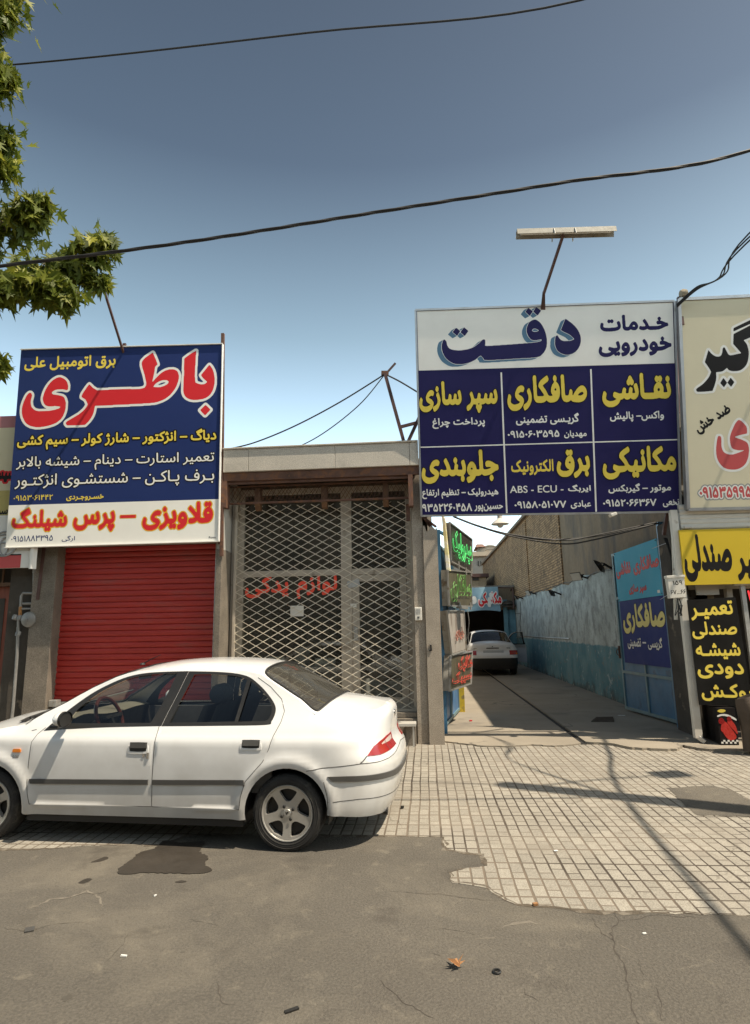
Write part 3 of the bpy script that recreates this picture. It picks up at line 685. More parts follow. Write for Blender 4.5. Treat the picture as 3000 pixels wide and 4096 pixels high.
mb.box((-1.06, GY-.019, 2.45), (-.40, GY+.029, 2.555)); mb.box((-1.06, GY-.019, .44), (-.40, GY+.029, .62)); dr = mb.build('door', m_alu, shopB, bevel=.005)
mb = MB(); mb.box((-1.06, GY, .62), (-.40, GY+.008, 2.45)); mb.build('pane', m_glassd, dr)
mb = MB(); mb.box((-1.15, GY-.06, 1.5), (-1.09, GY-.02, 1.72)); mb.build('handle', m_steel, dr, bevel=.006)
mb = MB(); X0, X1, Y0, Y1 = -3.38, .08, 10.02, 13.2
mb.quad((X0, Y0, .43), (X1, Y0, .43), (X1, Y1, .43), (X0, Y1, .43)); mb.quad((X0, Y1, .43), (X1, Y1, .43), (X1, Y1, 4.17), (X0, Y1, 4.17)); mb.quad((X0, Y0, .43), (X0, Y1, .43), (X0, Y1, 4.17), (X0, Y0, 4.17))
mb.quad((X1, Y0, .43), (X1, Y1, .43), (X1, Y1, 4.17), (X1, Y0, 4.17)); mb.quad((X0, Y0, 4.165), (X1, Y0, 4.165), (X1, Y1, 4.165), (X0, Y1, 4.165)); mb.build('interior', m_inside2, shopB, fix=False)
mb = MB(); mb.box((-3.4, 9.95, 4.19), (.1, 16, 4.5)); mb.build('roof', m_roof, shopB)
mb = MB(); mb.box((.082, 9.96, 0), (.155, 16, 4.19)); mb.box((-3.4, 15.9, 0), (.082, 16, 4.19)); mb.box((-3.40, 9.83, 0), (-3.381, 15.9, 4.19)); mb.build('side_wall', m_wplast, shopB)

# folding grille: flat bars in a diamond lattice
m_gr = thing('folding_grille', 'pale steel folding grille of diamond lattice closed across the dark shop front', 'grille', (-1.6, 9.72, .45))
gx0, gx1, gz0, gz1 = -3.06, -.21, .46, 3.88; dx, dz = .2375, .1315; sl_ = dz/dx
def lattice(name, y, z0, z1, sgn):
    mb = MB(); r = random.Random(3)
    for k in range(-60, 120):
        for s_ in (1, -1):
            c = gz0+k*dz*1.0; pts = []
            # line z = c + s*slope*(x-gx0)
            a, b = gx0, gx1
            za, zb = c+s_*sl_*(a-gx0), c+s_*sl_*(b-gx0)
            def cut(zc): return a+(zc-za)/(s_*sl_)
            lo, hi = sorted((cut(z0), cut(z1))); lo, hi = max(lo, a), min(hi, b)
            if hi-lo < .03: continue
            n = max(1, int((hi-lo)/.3)); P = []
            for i in range(n+1):
                x = lo+(hi-lo)*i/n; P.append((x, y+s_*.004+.006*math.sin(x*5+c*3), c+s_*sl_*(x-gx0)+.004*math.sin(x*3.1+c*7)))
            for p, q in zip(P[:-1], P[1:]): mb.beam(p, q, .005, .0108, (0, .3*s_, 1))
    return mb.build(name, m_grille, m_gr)
lattice('lattice', 9.72, gz0, 3.72, 1)
mb = MB()
for x in np.arange(gx0, gx1, dx/2):
    for i, z in enumerate(np.arange(gz0+.03, 3.7, dz)): pass
for x_ in (-3.09, -.213): mb = MB(); mb.box((x_, 9.69, .477), (x_+.037, 9.75, 3.74)); mb.build('side_channel', m_alu, m_gr)
mb = MB(); mb.box((-3.09, 9.66, .441), (-.172, 9.76, .475)); mb.build('bottom_track', m_alu, m_gr)
mb = MB(); mb.box((-3.3, 9.42, 3.70), (-.14, 9.46, 3.73)); mb.box((-3.3, 9.42, 3.98), (-.14, 9.46, 4.0)); mb.build('top_bar', m_rust, m_gr)
mb = MB(); r = random.Random(9)                     # crumpled lattice folded up under the beam
for k in range(46):
    x = -3.2+3.0*k/46; s_ = 1 if k % 2 else -1
    mb.beam((x, 9.46+r.uniform(0, .03), 3.72), (x+.17+r.uniform(-.03, .03), 9.44+r.uniform(0, .05), 3.98), .005, .012, (0, 1, 0)); mb.beam((x+.17, 9.47+r.uniform(0, .03), 3.72), (x+r.uniform(-.03, .03), 9.44+r.uniform(0, .05), 3.98), .005, .012, (0, 1, 0))
mb.build('folded_lattice', m_rust, m_gr)

# things in and on the shop front
m_paper = mat('paper', (.72, .70, .64), .8, .06, 8); m_redl = mat('red_lettering', (.92, .09, .045), .5, .05)
gq = Quad((-3.0, GY-.004, .52), (-1.36, GY-.004, .52), (-3.0, GY-.004, 2.56), (-1.36, GY-.004, 2.56))
cgl = crop(850, 1880, 1750, 1652)
MBW = None
lettering(gq, cgl, [('لوازم', (618, 762, 915, 945), (.028, .045), [], 0), ('یدکی', (240, 775, 560, 940), (.028, .045), [], 0)], [m_redl], bpy.data.objects[fr.name], off=.004, name='lettering')
mb = MB(); a, b = gq.inv(cgl(572, 1075)), gq.inv(cgl(670, 995)); gq.panel(mb, *a, *b, .006, .002); tag(mb.build('paper_notice', m_paper), 'white paper notice taped to the glass under the red lettering', 'notice')
mb = MB(); a = on_y(cgl(1035, 835), GY-.035); mb.obox(a, (.10, 0, .02), (0, .001, 0), (-.012, 0, .055)); tag(mb.build('paper_sticker', mat('grey_paper', (.45, .46, .45), .7, .2, 12)), 'tilted grey paper sticker at the top corner of the shop door', 'sticker')
mb = MB(); a = on_y(cgl(1035, 995), GY-.035); mb.obox(a, (.05, 0, 0), (0, .001, 0), (0, 0, .032)); tag(mb.build('paper_sticker', m_paper), 'small torn white sticker half way up the shop door', 'sticker')
m_box = mat('grey_parts', (.42, .41, .39), .6, .2, 3); m_box2 = mat('dark_parts', (.10, .10, .10), .5, .2, 3)
ct = thing('display_counter', 'long pale display counter standing inside the dark spare parts shop', 'counter', (-2.1, 10.6, .43))
mb = MB(); mb.box((-2.95, 10.5, 1.02), (-1.35, 10.95, 1.08)); mb.build('counter_top', m_box, ct, bevel=.01)
mb = MB(); mb.box((-2.9, 10.55, .43), (-1.4, 10.9, 1.02)); mb.build('cabinet', m_box2, ct, bevel=.01)
for k, (x, y, z, w, d, h, rr) in enumerate([(-2.6, 10.65, 1.08, .28, .2, .16, .2), (-2.15, 10.7, 1.08, .2, .2, .3, -.3), (-1.75, 10.7, 1.08, .34, .22, .12, .1)]):
    mb = MB(); ax = Vector((math.cos(rr), math.sin(rr), 0)); mb.obox((x, y, z+h/2), ax*w/2, Vector((-ax.y, ax.x, 0))*d/2, (0, 0, h/2))
    tag(mb.build('parts_box', [m_paper, m_box, m_paper][k], bevel=.006), ['small white carton on the shop counter at the end near the red shutter', 'tall grey carton in the middle of the shop counter', 'flat white carton on the shop counter at the end near the shop door'][k], 'carton', 'cartons on the shop counter')
bp_ = MB(); bp_.grid(lambda u, v: (-1.1+.78*u, 10.35+.12*math.sin(u*math.pi), .55+.30*v+.03*math.sin(u*9)), 14, 4); tag(bp_.build('car_bumper', m_box, smooth=True), 'loose grey car bumper propped inside the shop door', 'bumper')
# bench slab at the foot of the shop
c2 = crop(900, 2550, 1700, 1652)
a = on_y(c2(1330, 722), 9.22); b = on_y(c2(1578, 722), 9.22); zt = a.z+.02
bn = thing('stone_bench', 'small stone slab bench on thin legs below the spare parts shop', 'bench', ((a.x+b.x)/2, 9.32, 0))
mb = MB(); mb.box((a.x, 9.2, zt-.045), (b.x, 9.44, zt)); mb.build('slab', m_wplast, bn, bevel=.006)
for x in (a.x+.05, b.x-.04): mb = MB(); mb.box((x-.012, 9.22, 0), (x+.012, 9.245, zt-.046)); mb.build('leg', m_steel, bn)
mb = MB(); mb.box((-.34, 9.34, .0), (-.19, 9.49, .30)); tag(mb.build('stone_block', m_gran2, bevel=.01), 'dark stone block in the corner under the slab bench', 'stone block')

# ---------------------------------------------------------------- gate pillar
gpil = MB(); gpil.box((0.003, 9.42, 0), (.225, 9.66, 3.16)); gpil.build
r = random.Random(2)
top = [(0.003+.222*i/8, 9.42, 3.16+r.uniform(-.0, .10)) for i in range(9)]
gpil.prism([(0.003, 9.421, 3.155)]+[(x, 9.421, z) for x, _, z in top]+[(.225, 9.421, 3.155)], (0, .238, 0))
gp_ = thing('gate_pillar', 'speckled granite gate pillar with a broken top beside the tube box signs', 'pillar', (.11, 9.54, 0))
gpil.build('pillar', m_gran, gp_)
ic = thing('door_intercom', 'small pale intercom box on the granite gate pillar', 'intercom', (-.08, 9.44, 1.75))
a = on_y(crop(800, 1750, 1800, 1652)(1443, 1165), 9.44)
mb = MB(); mb.box((a.x-.055, 9.415, a.z-.10), (a.x+.055, 9.468, a.z+.10)); mb.build('case', m_whiteline, ic, bevel=.008)
mb = MB(); mb.box((a.x-.03, 9.409, a.z+.01), (a.x+.03, 9.414, a.z+.07)); mb.build('grille', m_steel, ic)
mb = MB(); mb.box((a.x-.015, 9.407, a.z-.07), (a.x+.015, 9.414, a.z-.04)); mb.build('button', m_box2, ic)
a = on_y(crop(800, 1750, 1800, 1652)(1517, 1390), 9.415)
mb = MB(); mb.tube([a+Vector((-.01, 0, -.04)), a+Vector((.025, -.005, -.04)), a+Vector((.02, -.01, .04)), a+Vector((.0, -.01, .045))], .012, 6); tag(mb.build('iron_hook', m_black), 'short black iron hook fixed to the granite gate pillar', 'hook')

# ---------------------------------------------------------------- alley walls
def brick_material():
    m = mat('tan_brick', (.42, .28, .15), .9, .2, 1.6, 0, stain=(.27, .185, .11), sscale=1.2, sthr=.55, sw=.14)
    nt = m.node_tree; N = nt.nodes; L = nt.links; B = N['Principled BSDF']; src = B.inputs['Base Color'].links[0].from_socket
    g = N.new('ShaderNodeNewGeometry'); n = N.new('ShaderNodeTexNoise'); n.inputs['Scale'].default_value = .7; L.new(g.outputs['Position'], n.inputs['Vector'])
    wv = N.new('ShaderNodeVectorMath'); wv.operation = 'MULTIPLY_ADD'; L.new(n.outputs['Color'], wv.inputs[0]); wv.inputs[1].default_value = (0, .05, .055); L.new(g.outputs['Position'], wv.inputs[2])
    s_ = N.new('ShaderNodeSeparateXYZ'); c = N.new('ShaderNodeCombineXYZ'); L.new(wv.outputs[0], s_.inputs[0]); ad = N.new('ShaderNodeMath'); L.new(s_.outputs[1], ad.inputs[0]); L.new(s_.outputs[0], ad.inputs[1])
    L.new(ad.outputs[0], c.inputs[0]); L.new(s_.outputs[2], c.inputs[1])
    b = N.new('ShaderNodeTexBrick'); b.inputs['Scale'].default_value = 1; b.inputs['Brick Width'].default_value = .225; b.inputs['Row Height'].default_value = .082; b.inputs['Mortar Size'].default_value = .013
    b.inputs['Mortar Smooth'].default_value = .3; b.inputs['Color1'].default_value = (.62, .60, .58, 1); b.inputs['Color2'].default_value = (1.12, 1.1, 1.05, 1); b.inputs['Mortar'].default_value = (.30, .28, .28, 1); L.new(c.outputs[0], b.inputs['Vector'])
    x = N.new('ShaderNodeMix'); x.data_type = 'RGBA'; x.blend_type = 'MULTIPLY'; x.inputs[0].default_value = 1; L.new(src, x.inputs[6]); L.new(b.outputs['Color'], x.inputs[7]); L.new(x.outputs[2], B.inputs['Base Color'])
    bm_ = N.new('ShaderNodeBump'); bm_.inputs['Strength'].default_value = 1; bm_.inputs['Distance'].default_value = .03; bm_.invert = True; L.new(b.outputs['Fac'], bm_.inputs['Height']); L.new(bm_.outputs[0], B.inputs['Normal'])
    return m
m_brick = brick_material()
def paint_material():
    """pale blue wash over teal dado, both rubbed and streaked"""
    m = mat('pale_blue_wash', (.41, .47, .465), .9, .22, 1.5, .7, 22, stain=(.235, .265, .262), sscale=3.2, sthr=.46, sw=.16, stretch=(1, 1, .8), fine=.15, fscale=30)
    nt = m.node_tree; N = nt.nodes; L = nt.links; B = N['Principled BSDF']; src = B.inputs['Base Color'].links[0].from_socket
    g = N.new('ShaderNodeNewGeometry'); s_ = N.new('ShaderNodeSeparateXYZ'); L.new(g.outputs['Position'], s_.inputs[0])
    n = N.new('ShaderNodeTexNoise'); n.inputs['Scale'].default_value = 3; n.inputs['Detail'].default_value = 6; L.new(g.outputs['Position'], n.inputs['Vector'])
    a = N.new('ShaderNodeMath'); a.operation = 'MULTIPLY_ADD'; L.new(n.outputs['Fac'], a.inputs[0]); a.inputs[1].default_value = .10; L.new(s_.outputs[2], a.inputs[2])
    r_ = N.new('ShaderNodeMapRange'); L.new(a.outputs[0], r_.inputs[0]); r_.inputs[1].default_value = 1.245; r_.inputs[2].default_value = 1.275; r_.inputs[3].default_value = 1; r_.inputs[4].default_value = 0
    n2 = N.new('ShaderNodeTexNoise'); n2.inputs['Scale'].default_value = 1.7; n2.inputs['Detail'].default_value = 6; L.new(g.outputs['Position'], n2.inputs['Vector'])
    r2 = N.new('ShaderNodeMapRange'); L.new(n2.outputs['Fac'], r2.inputs[0]); r2.inputs[1].default_value = .40; r2.inputs[2].default_value = .62
    t = N.new('ShaderNodeMix'); t.data_type = 'RGBA'; L.new(r2.outputs[0], t.inputs[0]); t.inputs[6].default_value = (.075, .19, .235, 1); t.inputs[7].default_value = (.13, .25, .285, 1)
    x = N.new('ShaderNodeMix'); x.data_type = 'RGBA'; L.new(r_.outputs[0], x.inputs[0]); L.new(src, x.inputs[6]); L.new(t.outputs[2], x.inputs[7])
    # uneven darker band along the foot of the wall and rubbed-off upper edge
    b2 = N.new('ShaderNodeMath'); b2.operation = 'MULTIPLY_ADD'; L.new(n2.outputs['Fac'], b2.inputs[0]); b2.inputs[1].default_value = .9; L.new(s_.outputs[2], b2.inputs[2])
    r3 = N.new('ShaderNodeMapRange'); L.new(b2.outputs[0], r3.inputs[0]); r3.inputs[1].default_value = .45; r3.inputs[2].default_value = .62; r3.inputs[3].default_value = .8; r3.inputs[4].default_value = 0
    y = N.new('ShaderNodeMix'); y.data_type = 'RGBA'; L.new(r3.outputs[0], y.inputs[0]); L.new(x.outputs[2], y.inputs[6]); y.inputs[7].default_value = (.06, .06, .055, 1)
    L.new(y.outputs[2], B.inputs['Base Color']); return m
m_paintw = paint_material(); add_blotch(m_paintw, (.20, .20, .19), 7., .57, .06, .65, 8); add_blotch(m_paintw, (.50, .56, .56), 4., .60, .05, .5, 8)
m_gplast = mat('grey_cement_render', (.235, .18, .12), .95, .14, 1.2, .4, 20, stain=(.12, .105, .09), sscale=1.3, sthr=.52, sw=.14, stretch=(1, 1, .4), fine=.15, fscale=25)
aw = thing('alley_wall', 'long alley wall of tan brick and grey render above a blue painted base', 'wall', (4.25, 25, 0)); tag(aw, kind='thing')
r = random.Random(4)
ptop = [(9.75+i*.9, 2.87+r.uniform(-.05, .05)+(.05 if i % 3 else -.03)) for i in range(35)]
mb = MB(); mb.prism([(4.10, 9.75, 0)]+[(4.10, y, z) for y, z in ptop]+[(4.10, ptop[-1][0], 0)], (.2, 0, 0)); mb.build('painted_base', m_paintw, aw)
mb = MB(); mb.box((4.112, 9.75, 0), (4.4, 18.4, 5.94)); mb.build('render', m_gplast, aw)
mb = MB(); mb.box((4.106, 18.402, 0), (4.4, 43, 5.94)); mb.box((4.07, 18.38, 2.9), (4.12, 18.55, 5.9)); mb.box((4.07, 24.3, 2.9), (4.12, 24.45, 5.9)); mb.build('brickwork', m_brick, aw)
mb = MB(); mb.prism([(3.98, 9.75, 5.93), (4.5, 9.75, 6.02), (4.5, 9.75, 6.12), (3.98, 9.75, 6.05)], (0, 33.3, 0)); cop = mb.build('coping', m_gplast, aw)
mb = MB()
for i in range(60): y = 12+i*.5; mb.tube([(4.0, y, 6.0), (3.93+r.uniform(-.03, .03), y, 6.2+r.uniform(-.05, .05))], .004, 4)
mb.build('iron_spike', m_rust, cop)
mb = MB(); mb.box((.0, 16.05, 0), (.2, 28.4, 3.0)); tag(mb.build('alley_wall', m_wplast), 'low pale plaster wall along the alley hidden behind the tube box signs', 'wall', kind='thing')
# cable clipped along the wall under the brick
mb = MB(); P = []
for i in range(60):
    y = 11+i*.33; P.append((4.085, y, 2.93-.05*abs(math.sin(i*.55))+.015*math.sin(i*2.1)))
mb.tube(P, .010, 5); tag(mb.build('wall_cable', m_black), 'thin black cable sagging along the top of the blue painted wall', 'cable')
mb = MB(); P = [on_x(c4(x, y), 4.085) for x, y in [(500, 735), (560, 725), (600, 720), (700, 727), (830, 733)]]; mb.tube(smooth_line(P, 4), .018, 6); tag(mb.build('wall_pipe', m_steel), 'thin steel pipe run along the colour change on the alley wall', 'pipe')
mb = MB(); P = [on_x(c4(x, y), 4.09) for x, y in [(568, 535), (572, 600), (568, 650), (572, 720)]]; mb.tube(smooth_line(P, 4), .012, 5); tag(mb.build('wall_cable', m_black), 'black cable hanging straight down the far end of the blue wall', 'cable')
mb = MB(); P = [on_x(c4(x, y), 4.09) for x, y in [(508, 612), (530, 605), (568, 598)]]; mb.tube(P, .012, 5); tag(mb.build('wall_cable', m_black), 'short black cable looped across the far end of the blue wall', 'cable')

# ---------------------------------------------------------------- garage at the end of the alley
m_lblue = mat('faded_blue_paint', (.12, .25, .31), .7, .2, 3)
ga = thing('garage', 'dark open repair garage at the far end of the alley', 'garage', (2, 28.6, 0))
mb = MB(); mb.box((-4, 28.5, 2.45), (4.08, 28.8, 3.45)); mb.box((-4, 28.5, 0), (.25, 28.8, 2.447)); mb.build('front_wall', m_gplast, ga)
mb = MB(); mb.box((3.55, 28.35, 0), (3.72, 28.49, 2.9)); mb.box((3.72, 28.5, 0), (4.09, 28.8, 2.447)); mb.build('post', m_lblue, ga)
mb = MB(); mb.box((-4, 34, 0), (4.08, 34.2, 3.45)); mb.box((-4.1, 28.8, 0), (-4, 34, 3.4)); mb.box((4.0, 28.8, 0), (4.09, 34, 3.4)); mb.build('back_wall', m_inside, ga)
mb = MB(); mb.box((-4.2, 28.4, 3.455), (4.09, 34.2, 3.55)); mb.build('roof', m_roof, ga)
mb = MB(); mb.tube([(3.3, 27.9, 3.42), (3.95, 27.9, 3.4), (3.95, 27.9, 2.45)], .03, 6); mb.tube([(3.95, 27.9, 3.4), (3.95, 28.6, 3.3)], .03, 6); mb.build('awning_frame', m_rust2, ga)
hb = MB(); hb.lathe([(0, .1), (.16, .08), (.28, -.02), (.3, -.08)], (3.75, 28.2, 2.75), (0, 0, 1), 10); hb.box((3.5, 28.0, 2.55), (4.05, 28.45, 2.62)); hb.build('lamp_bracket', m_plast, ga)
# brick building behind it
mb = MB(); mb.box((-5, 36, 0), (3.6, 42, 4.55)); bb = thing('brick_house', 'low pale brick house behind the alley garage', 'house', (0, 39, 0)); mb.build('wall', mat('pale_brick', (.45, .34, .22), .9, .14, 1, .3, 10, fine=.2, fscale=8), bb)
a = on_y(crop(1700, 2050, 2150, 1128)(507, 662), 35.99); mb = MB(); mb.box((a.x-.18, 35.94, a.z-.11), (a.x+.18, 35.99, a.z+.11)); mb.build('vent', m_inside, bb)
mb = MB(); mb.box((-5.2, 35.8, 4.552), (3.75, 42.2, 4.75)); mb.build('roof', m_rust2, bb)
m_beige = mat('beige_stone', (.44, .36, .27), .85, .1, .5, .1, 6); m_brownr = mat('brown_tiles', (.20, .11, .08), .8, .15, 2); m_greyc = mat('grey_concrete', (.27, .25, .22), .9, .15, .5)
h2 = thing('concrete_house', 'grey concrete house with one dark window beyond the alley', 'house', (2, 48, 0))
mb = MB(); mb.box((-4, 46, 0), (5.4, 52, 6.9)); mb.build('wall', m_greyc, h2)
c3 = crop(1700, 2050, 2150, 1128); a = on_y(c3(530, 487), 45.97); b = on_y(c3(565, 535), 45.97)
mb = MB(); mb.box((a.x, 45.93, b.z), (b.x, 45.98, a.z)); w2 = mb.build('window', m_inside, h2); mb = MB(); mb.box(((a.x+b.x)/2-.04, 45.9, b.z), ((a.x+b.x)/2+.04, 45.925, a.z)); mb.build('frame', m_greyc, w2)
mb = MB(); mb.box((-4.2, 45.6, 6.903), (5.6, 52, 7.15)); mb.box((-4.2, 45.6, 5.2), (5.6, 45.95, 5.4)); mb.build('cornice', m_beige, h2)
h3 = thing('apartment_house', 'beige stone house with an arched gable far beyond the alley', 'house', (5.5, 62, 0))
mb = MB(); mb.box((-2, 60, 0), (9.5, 68, 8.75)); mb.build('wall', m_beige, h3)
a = on_y(c3(655, 440), 59.9); P = [(a.x+1.25*math.cos(t), 59.9, a.z+1.15*math.sin(t)) for t in [math.pi*i/16 for i in range(17)]]
mb = MB(); mb.prism(P, (0, .6, 0)); gb = mb.build('arched_gable', m_beige, h3)
mb = MB()
for rr in (1.05, .75, .5): mb.tube([(a.x+rr*1.08*math.cos(t), 59.88, a.z+rr*math.sin(t)) for t in [math.pi*i/16 for i in range(17)]], .05, 6)
mb.build('moulding', m_greyc, gb)
mb = MB(); a = on_y(c3(505, 352), 60); b = on_y(c3(605, 352), 60); t = on_y(c3(555, 303), 60); mb.add([(a.x, 59.6, a.z), (b.x, 59.6, a.z), (b.x, 63, a.z), (a.x, 63, a.z), (t.x-.3, 61, t.z), (t.x+.3, 61, t.z)], [(0, 1, 5, 4), (1, 2, 5), (2, 3, 4, 5), (3, 0, 4), (3, 2, 1, 0)]); mb.build('roof', m_brownr, h3)
mb = MB(); mb.box((a.x+.3, 60.2, 8.75), (b.x-.3, 62.8, a.z)); mb.build('attic', m_greyc, h3)
mb = MB(); mb.box((-2.1, 59.7, 8.753), (9.6, 60.2, 8.95)); mb.build('cornice', m_beige, h3)
for x in (3.2, 5.6, 7.6): mb = MB(); mb.box((x, 59.93, 6.2), (x+1.1, 59.99, 7.7)); w3 = mb.build('window', m_inside, h3); mb = MB(); mb.box((x-.1, 59.9, 6.05), (x+1.2, 59.99, 6.19)); mb.build('sill', m_greyc, w3)

# ---------------------------------------------------------------- shop on the right
shopC = thing('shop_building', 'upholstery shop with a half open white shutter behind the yellow signboard', 'shop', (6, 9.6, 0)); tag(shopC, kind='thing')
m_pink = mat('pink_corrugated_sheet', (.45, .31, .33), .6, .12, 2, .1, 40); m_cream = mat('cream_shutter', (.66, .63, .56), .5, .06, 3)
mb = MB(); N_ = 40; mb.add([(3.96+i*.055, 9.62+.012*(i % 2), z) for i in range(N_) for z in (5.0, 6.62)], [(2*i, 2*i+2, 2*i+3, 2*i+1) for i in range(N_-1)]); mb.build('parapet_sheet', m_pink, shopC, fix=False)
mb = MB(); mb.box((3.9, 9.52, 4.72), (9, 9.75, 4.95)); mb.box((3.9, 9.6, 3.72), (9, 9.76, 3.80)); mb.build('ledge', m_wplast, shopC)
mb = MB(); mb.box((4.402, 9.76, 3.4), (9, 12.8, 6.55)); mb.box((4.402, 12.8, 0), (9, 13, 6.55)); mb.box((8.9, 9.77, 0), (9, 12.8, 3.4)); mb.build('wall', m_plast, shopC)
mb = MB(); prof = []
for i in range(5):
    a_ = 3.06+i*.075; prof += [(9.30, a_+.002), (9.288, a_+.02), (9.286, a_+.055), (9.30, a_+.072)]
mb.add([(x, y, z) for y, z in prof for x in (3.845, 8.9)], [(2*i, 2*i+1, 2*i+3, 2*i+2) for i in range(len(prof)-1)]); mb.box((3.845, 9.31, 3.05), (8.9, 9.5, 3.44)); s2 = mb.build('roller_shutter', m_cream, shopC, fix=False)
mb = MB(); P = on_y(full(1515, 1162), 9.27); mb.tube([P+Vector((-.05, 0, 0)), P+Vector((.05, 0, 0))], .02, 8); mb.build('lock', m_steel, s2)
mb = MB(); mb.box((3.9, 9.52, 2.18), (8.9, 9.60, 2.26)); mb.box((4.48, 9.5, 0), (4.56, 9.6, 2.18)); mb.build('door_frame', m_alu, shopC)
mb = MB(); X0, X1, Y0, Y1 = 4.41, 8.9, 9.62, 12.8
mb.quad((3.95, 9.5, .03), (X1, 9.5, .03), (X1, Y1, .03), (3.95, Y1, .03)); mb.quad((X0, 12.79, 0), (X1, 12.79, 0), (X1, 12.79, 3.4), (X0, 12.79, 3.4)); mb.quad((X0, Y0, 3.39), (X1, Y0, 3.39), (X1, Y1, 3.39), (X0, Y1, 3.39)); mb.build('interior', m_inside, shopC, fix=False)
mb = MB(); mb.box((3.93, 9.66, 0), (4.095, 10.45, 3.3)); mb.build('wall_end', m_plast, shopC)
mb = MB(); mb.box((3.86, 9.5, 0), (3.93, 9.62, 3.4)); tag(mb.build('wooden_post', m_plast), 'grimy wooden post behind the white drain pipe', 'post')
P = on_y(full(1558, 1297), 9.45); mb = MB(); mb.box((P.x-.17, 9.42, P.z-.09), (P.x+.15, 9.45, P.z+.09)); mb.build('grey_panel', m_alu, shopC)
# white square drain pipe
dp = thing('drain_pipe', 'white square drain pipe between the blue gate and the black banner', 'drain pipe', (3.76, 9.34, 0))
mb = MB(); mb.beam((3.765, 9.33, .10), (3.765, 9.33, 3.36), .105, .08, (0, 1, 0)); mb.build('pipe', m_whiteline, dp, bevel=.006)
mb = MB(); mb.beam((3.765, 9.33, .12), (3.84, 9.28, .05), .07, .06); mb.build('elbow', m_steel, dp, bevel=.006)
mb = MB(); mb.tube([on_y(full(1482, 1155), 9.48), on_y(full(1489, 1365), 9.48)], .03, 8); tag(mb.build('drain_pipe', m_whiteline, smooth=True), 'short round cream pipe behind the house number box', 'drain pipe')
# ---------------------------------------------------------------- signboards
def flat(name, c, rough=.45, var=.03): return mat(name, c, rough, var, 1.5, .35, 2.2, spec=.15)
m_navy = flat('navy_print', (.020, .036, .135)); m_navy2 = flat('deep_navy_print', (.020, .017, .085)); m_whitep = flat('white_print', (.80, .79, .75)); m_yel = flat('yellow_print', (.80, .62, .10))
m_redp = flat('red_print', (.66, .030, .038)); m_blackp = flat('black_print', (.014, .012, .012)); m_cream2 = flat('cream_print', (.68, .62, .45)); m_edge = mat('sign_frame', (.42, .42, .42), .4, .1, 5, metal=.7)
m_steelblue = flat('steel_blue_print', (.10, .20, .30)); m_yel2 = flat('amber_print', (.75, .45, .03)); m_pinkred = flat('faded_red_print', (.55, .10, .10)); m_fabric = mat('banner_white', (.86, .84, .78), .55, .03, 2.5, stain=(.83, .80, .74), sscale=1.5, sthr=.55, sw=.2)
CL = crop(0, 1300, 950, 1652)
def board(name, label, q, base, frame=.0, th=.07, fm=None):
    c = q.P(.5, 0); t = thing(name, label, 'sign', (c.x, c.y+.05, c.z)); mb = MB(); q.panel(mb, 0, 0, 1, 1, 0, th); p = mb.build('panel', base, t)
    if frame:
        mb = MB(); n = q.n; P = [q.P(0, 0), q.P(1, 0), q.P(1, 1), q.P(0, 1)]
        for a, b in zip(P, P[1:]+P[:1]): mb.beam(a-n*.03, b-n*.03, frame, th+.02, n)
        mb.build('frame', fm or m_edge, t)
    return t
L_ = lambda x, y, Y=9.2: on_y(CL(x, y), Y)
qa = Quad(L_(38, 1550), L_(1522, 1505), L_(147, 173), L_(1550, 133))
sgA = board('shop_sign', 'large navy signboard with huge red word and white bottom strip above the red shutter', qa, m_navy, 0, .06)
_, tb = qa.inv(CL(790, 1233)); mb = MB(); qa.panel(mb, .0, .0, 1, tb, .001, .003); mb.build('white_strip', m_fabric, sgA)
mb = MB()
for a, b in ((qa.P(0, 1), qa.P(1, 1)), (qa.P(1, 0), qa.P(1, 1)), (qa.P(0, 0), qa.P(1, 0))): mb.beam(a, b, .012, .06, qa.n)
mb.build('edge_strip', m_whitep, sgA)
BT = [[(1345, 125), (1395, 88), (1437, 63), (1436, 150), (1432, 240), (1438, 320), (1470, 334), (1510, 334), (1531, 318), (1500, 290), (1480, 262), (1512, 222), (1545, 180), (1575, 230), (1588, 300), (1583, 360), (1560, 415), (1515, 448), (1450, 458), (1400, 452), (1360, 425), (1345, 370), (1347, 250)],
      [(1522, 498), (1562, 538), (1520, 582), (1480, 540)],
      [(1095, 68), (1118, 120), (1138, 168), (1118, 182), (1112, 240), (1098, 312), (1140, 262), (1190, 222), (1245, 208), (1290, 222), (1308, 265), (1300, 320), (1275, 375), (1225, 430), (1165, 460), (1100, 472), (900, 478), (655, 482), (645, 540), (620, 590), (585, 628), (520, 630), (440, 628), (430, 605), (470, 580), (530, 545), (575, 505), (597, 468), (575, 430), (543, 405), (570, 350), (600, 308), (625, 335), (662, 360), (850, 355), (1040, 350), (1038, 250), (1012, 140)],
      [(1108, 345), (1130, 318), (1165, 298), (1205, 293), (1230, 305), (1222, 325), (1190, 342), (1150, 350)],
      [(235, 430), (232, 400), (250, 340), (285, 285), (330, 252), (368, 248), (410, 275), (430, 320), (425, 350), (380, 343), (330, 347), (300, 365), (310, 382), (355, 390), (400, 405), (420, 450), (418, 510), (395, 570), (345, 610), (270, 630), (190, 635), (120, 610), (80, 555), (68, 490), (80, 430), (105, 375), (128, 365), (142, 385), (135, 430), (145, 475), (180, 505), (240, 512), (310, 508), (365, 495), (378, 482), (340, 475), (280, 475), (250, 460)]]
BC = [{0, 2, 5, 8, 10, 12}, {0, 1, 2, 3}, {0, 2, 3, 5, 17, 20, 22, 25, 27, 31, 33, 36}, {0, 4}, {12, 15, 33}]
BTs = [smooth_loop(l, 5, c) for l, c in zip(BT, BC)]
BTs[3] = BTs[3][::-1]
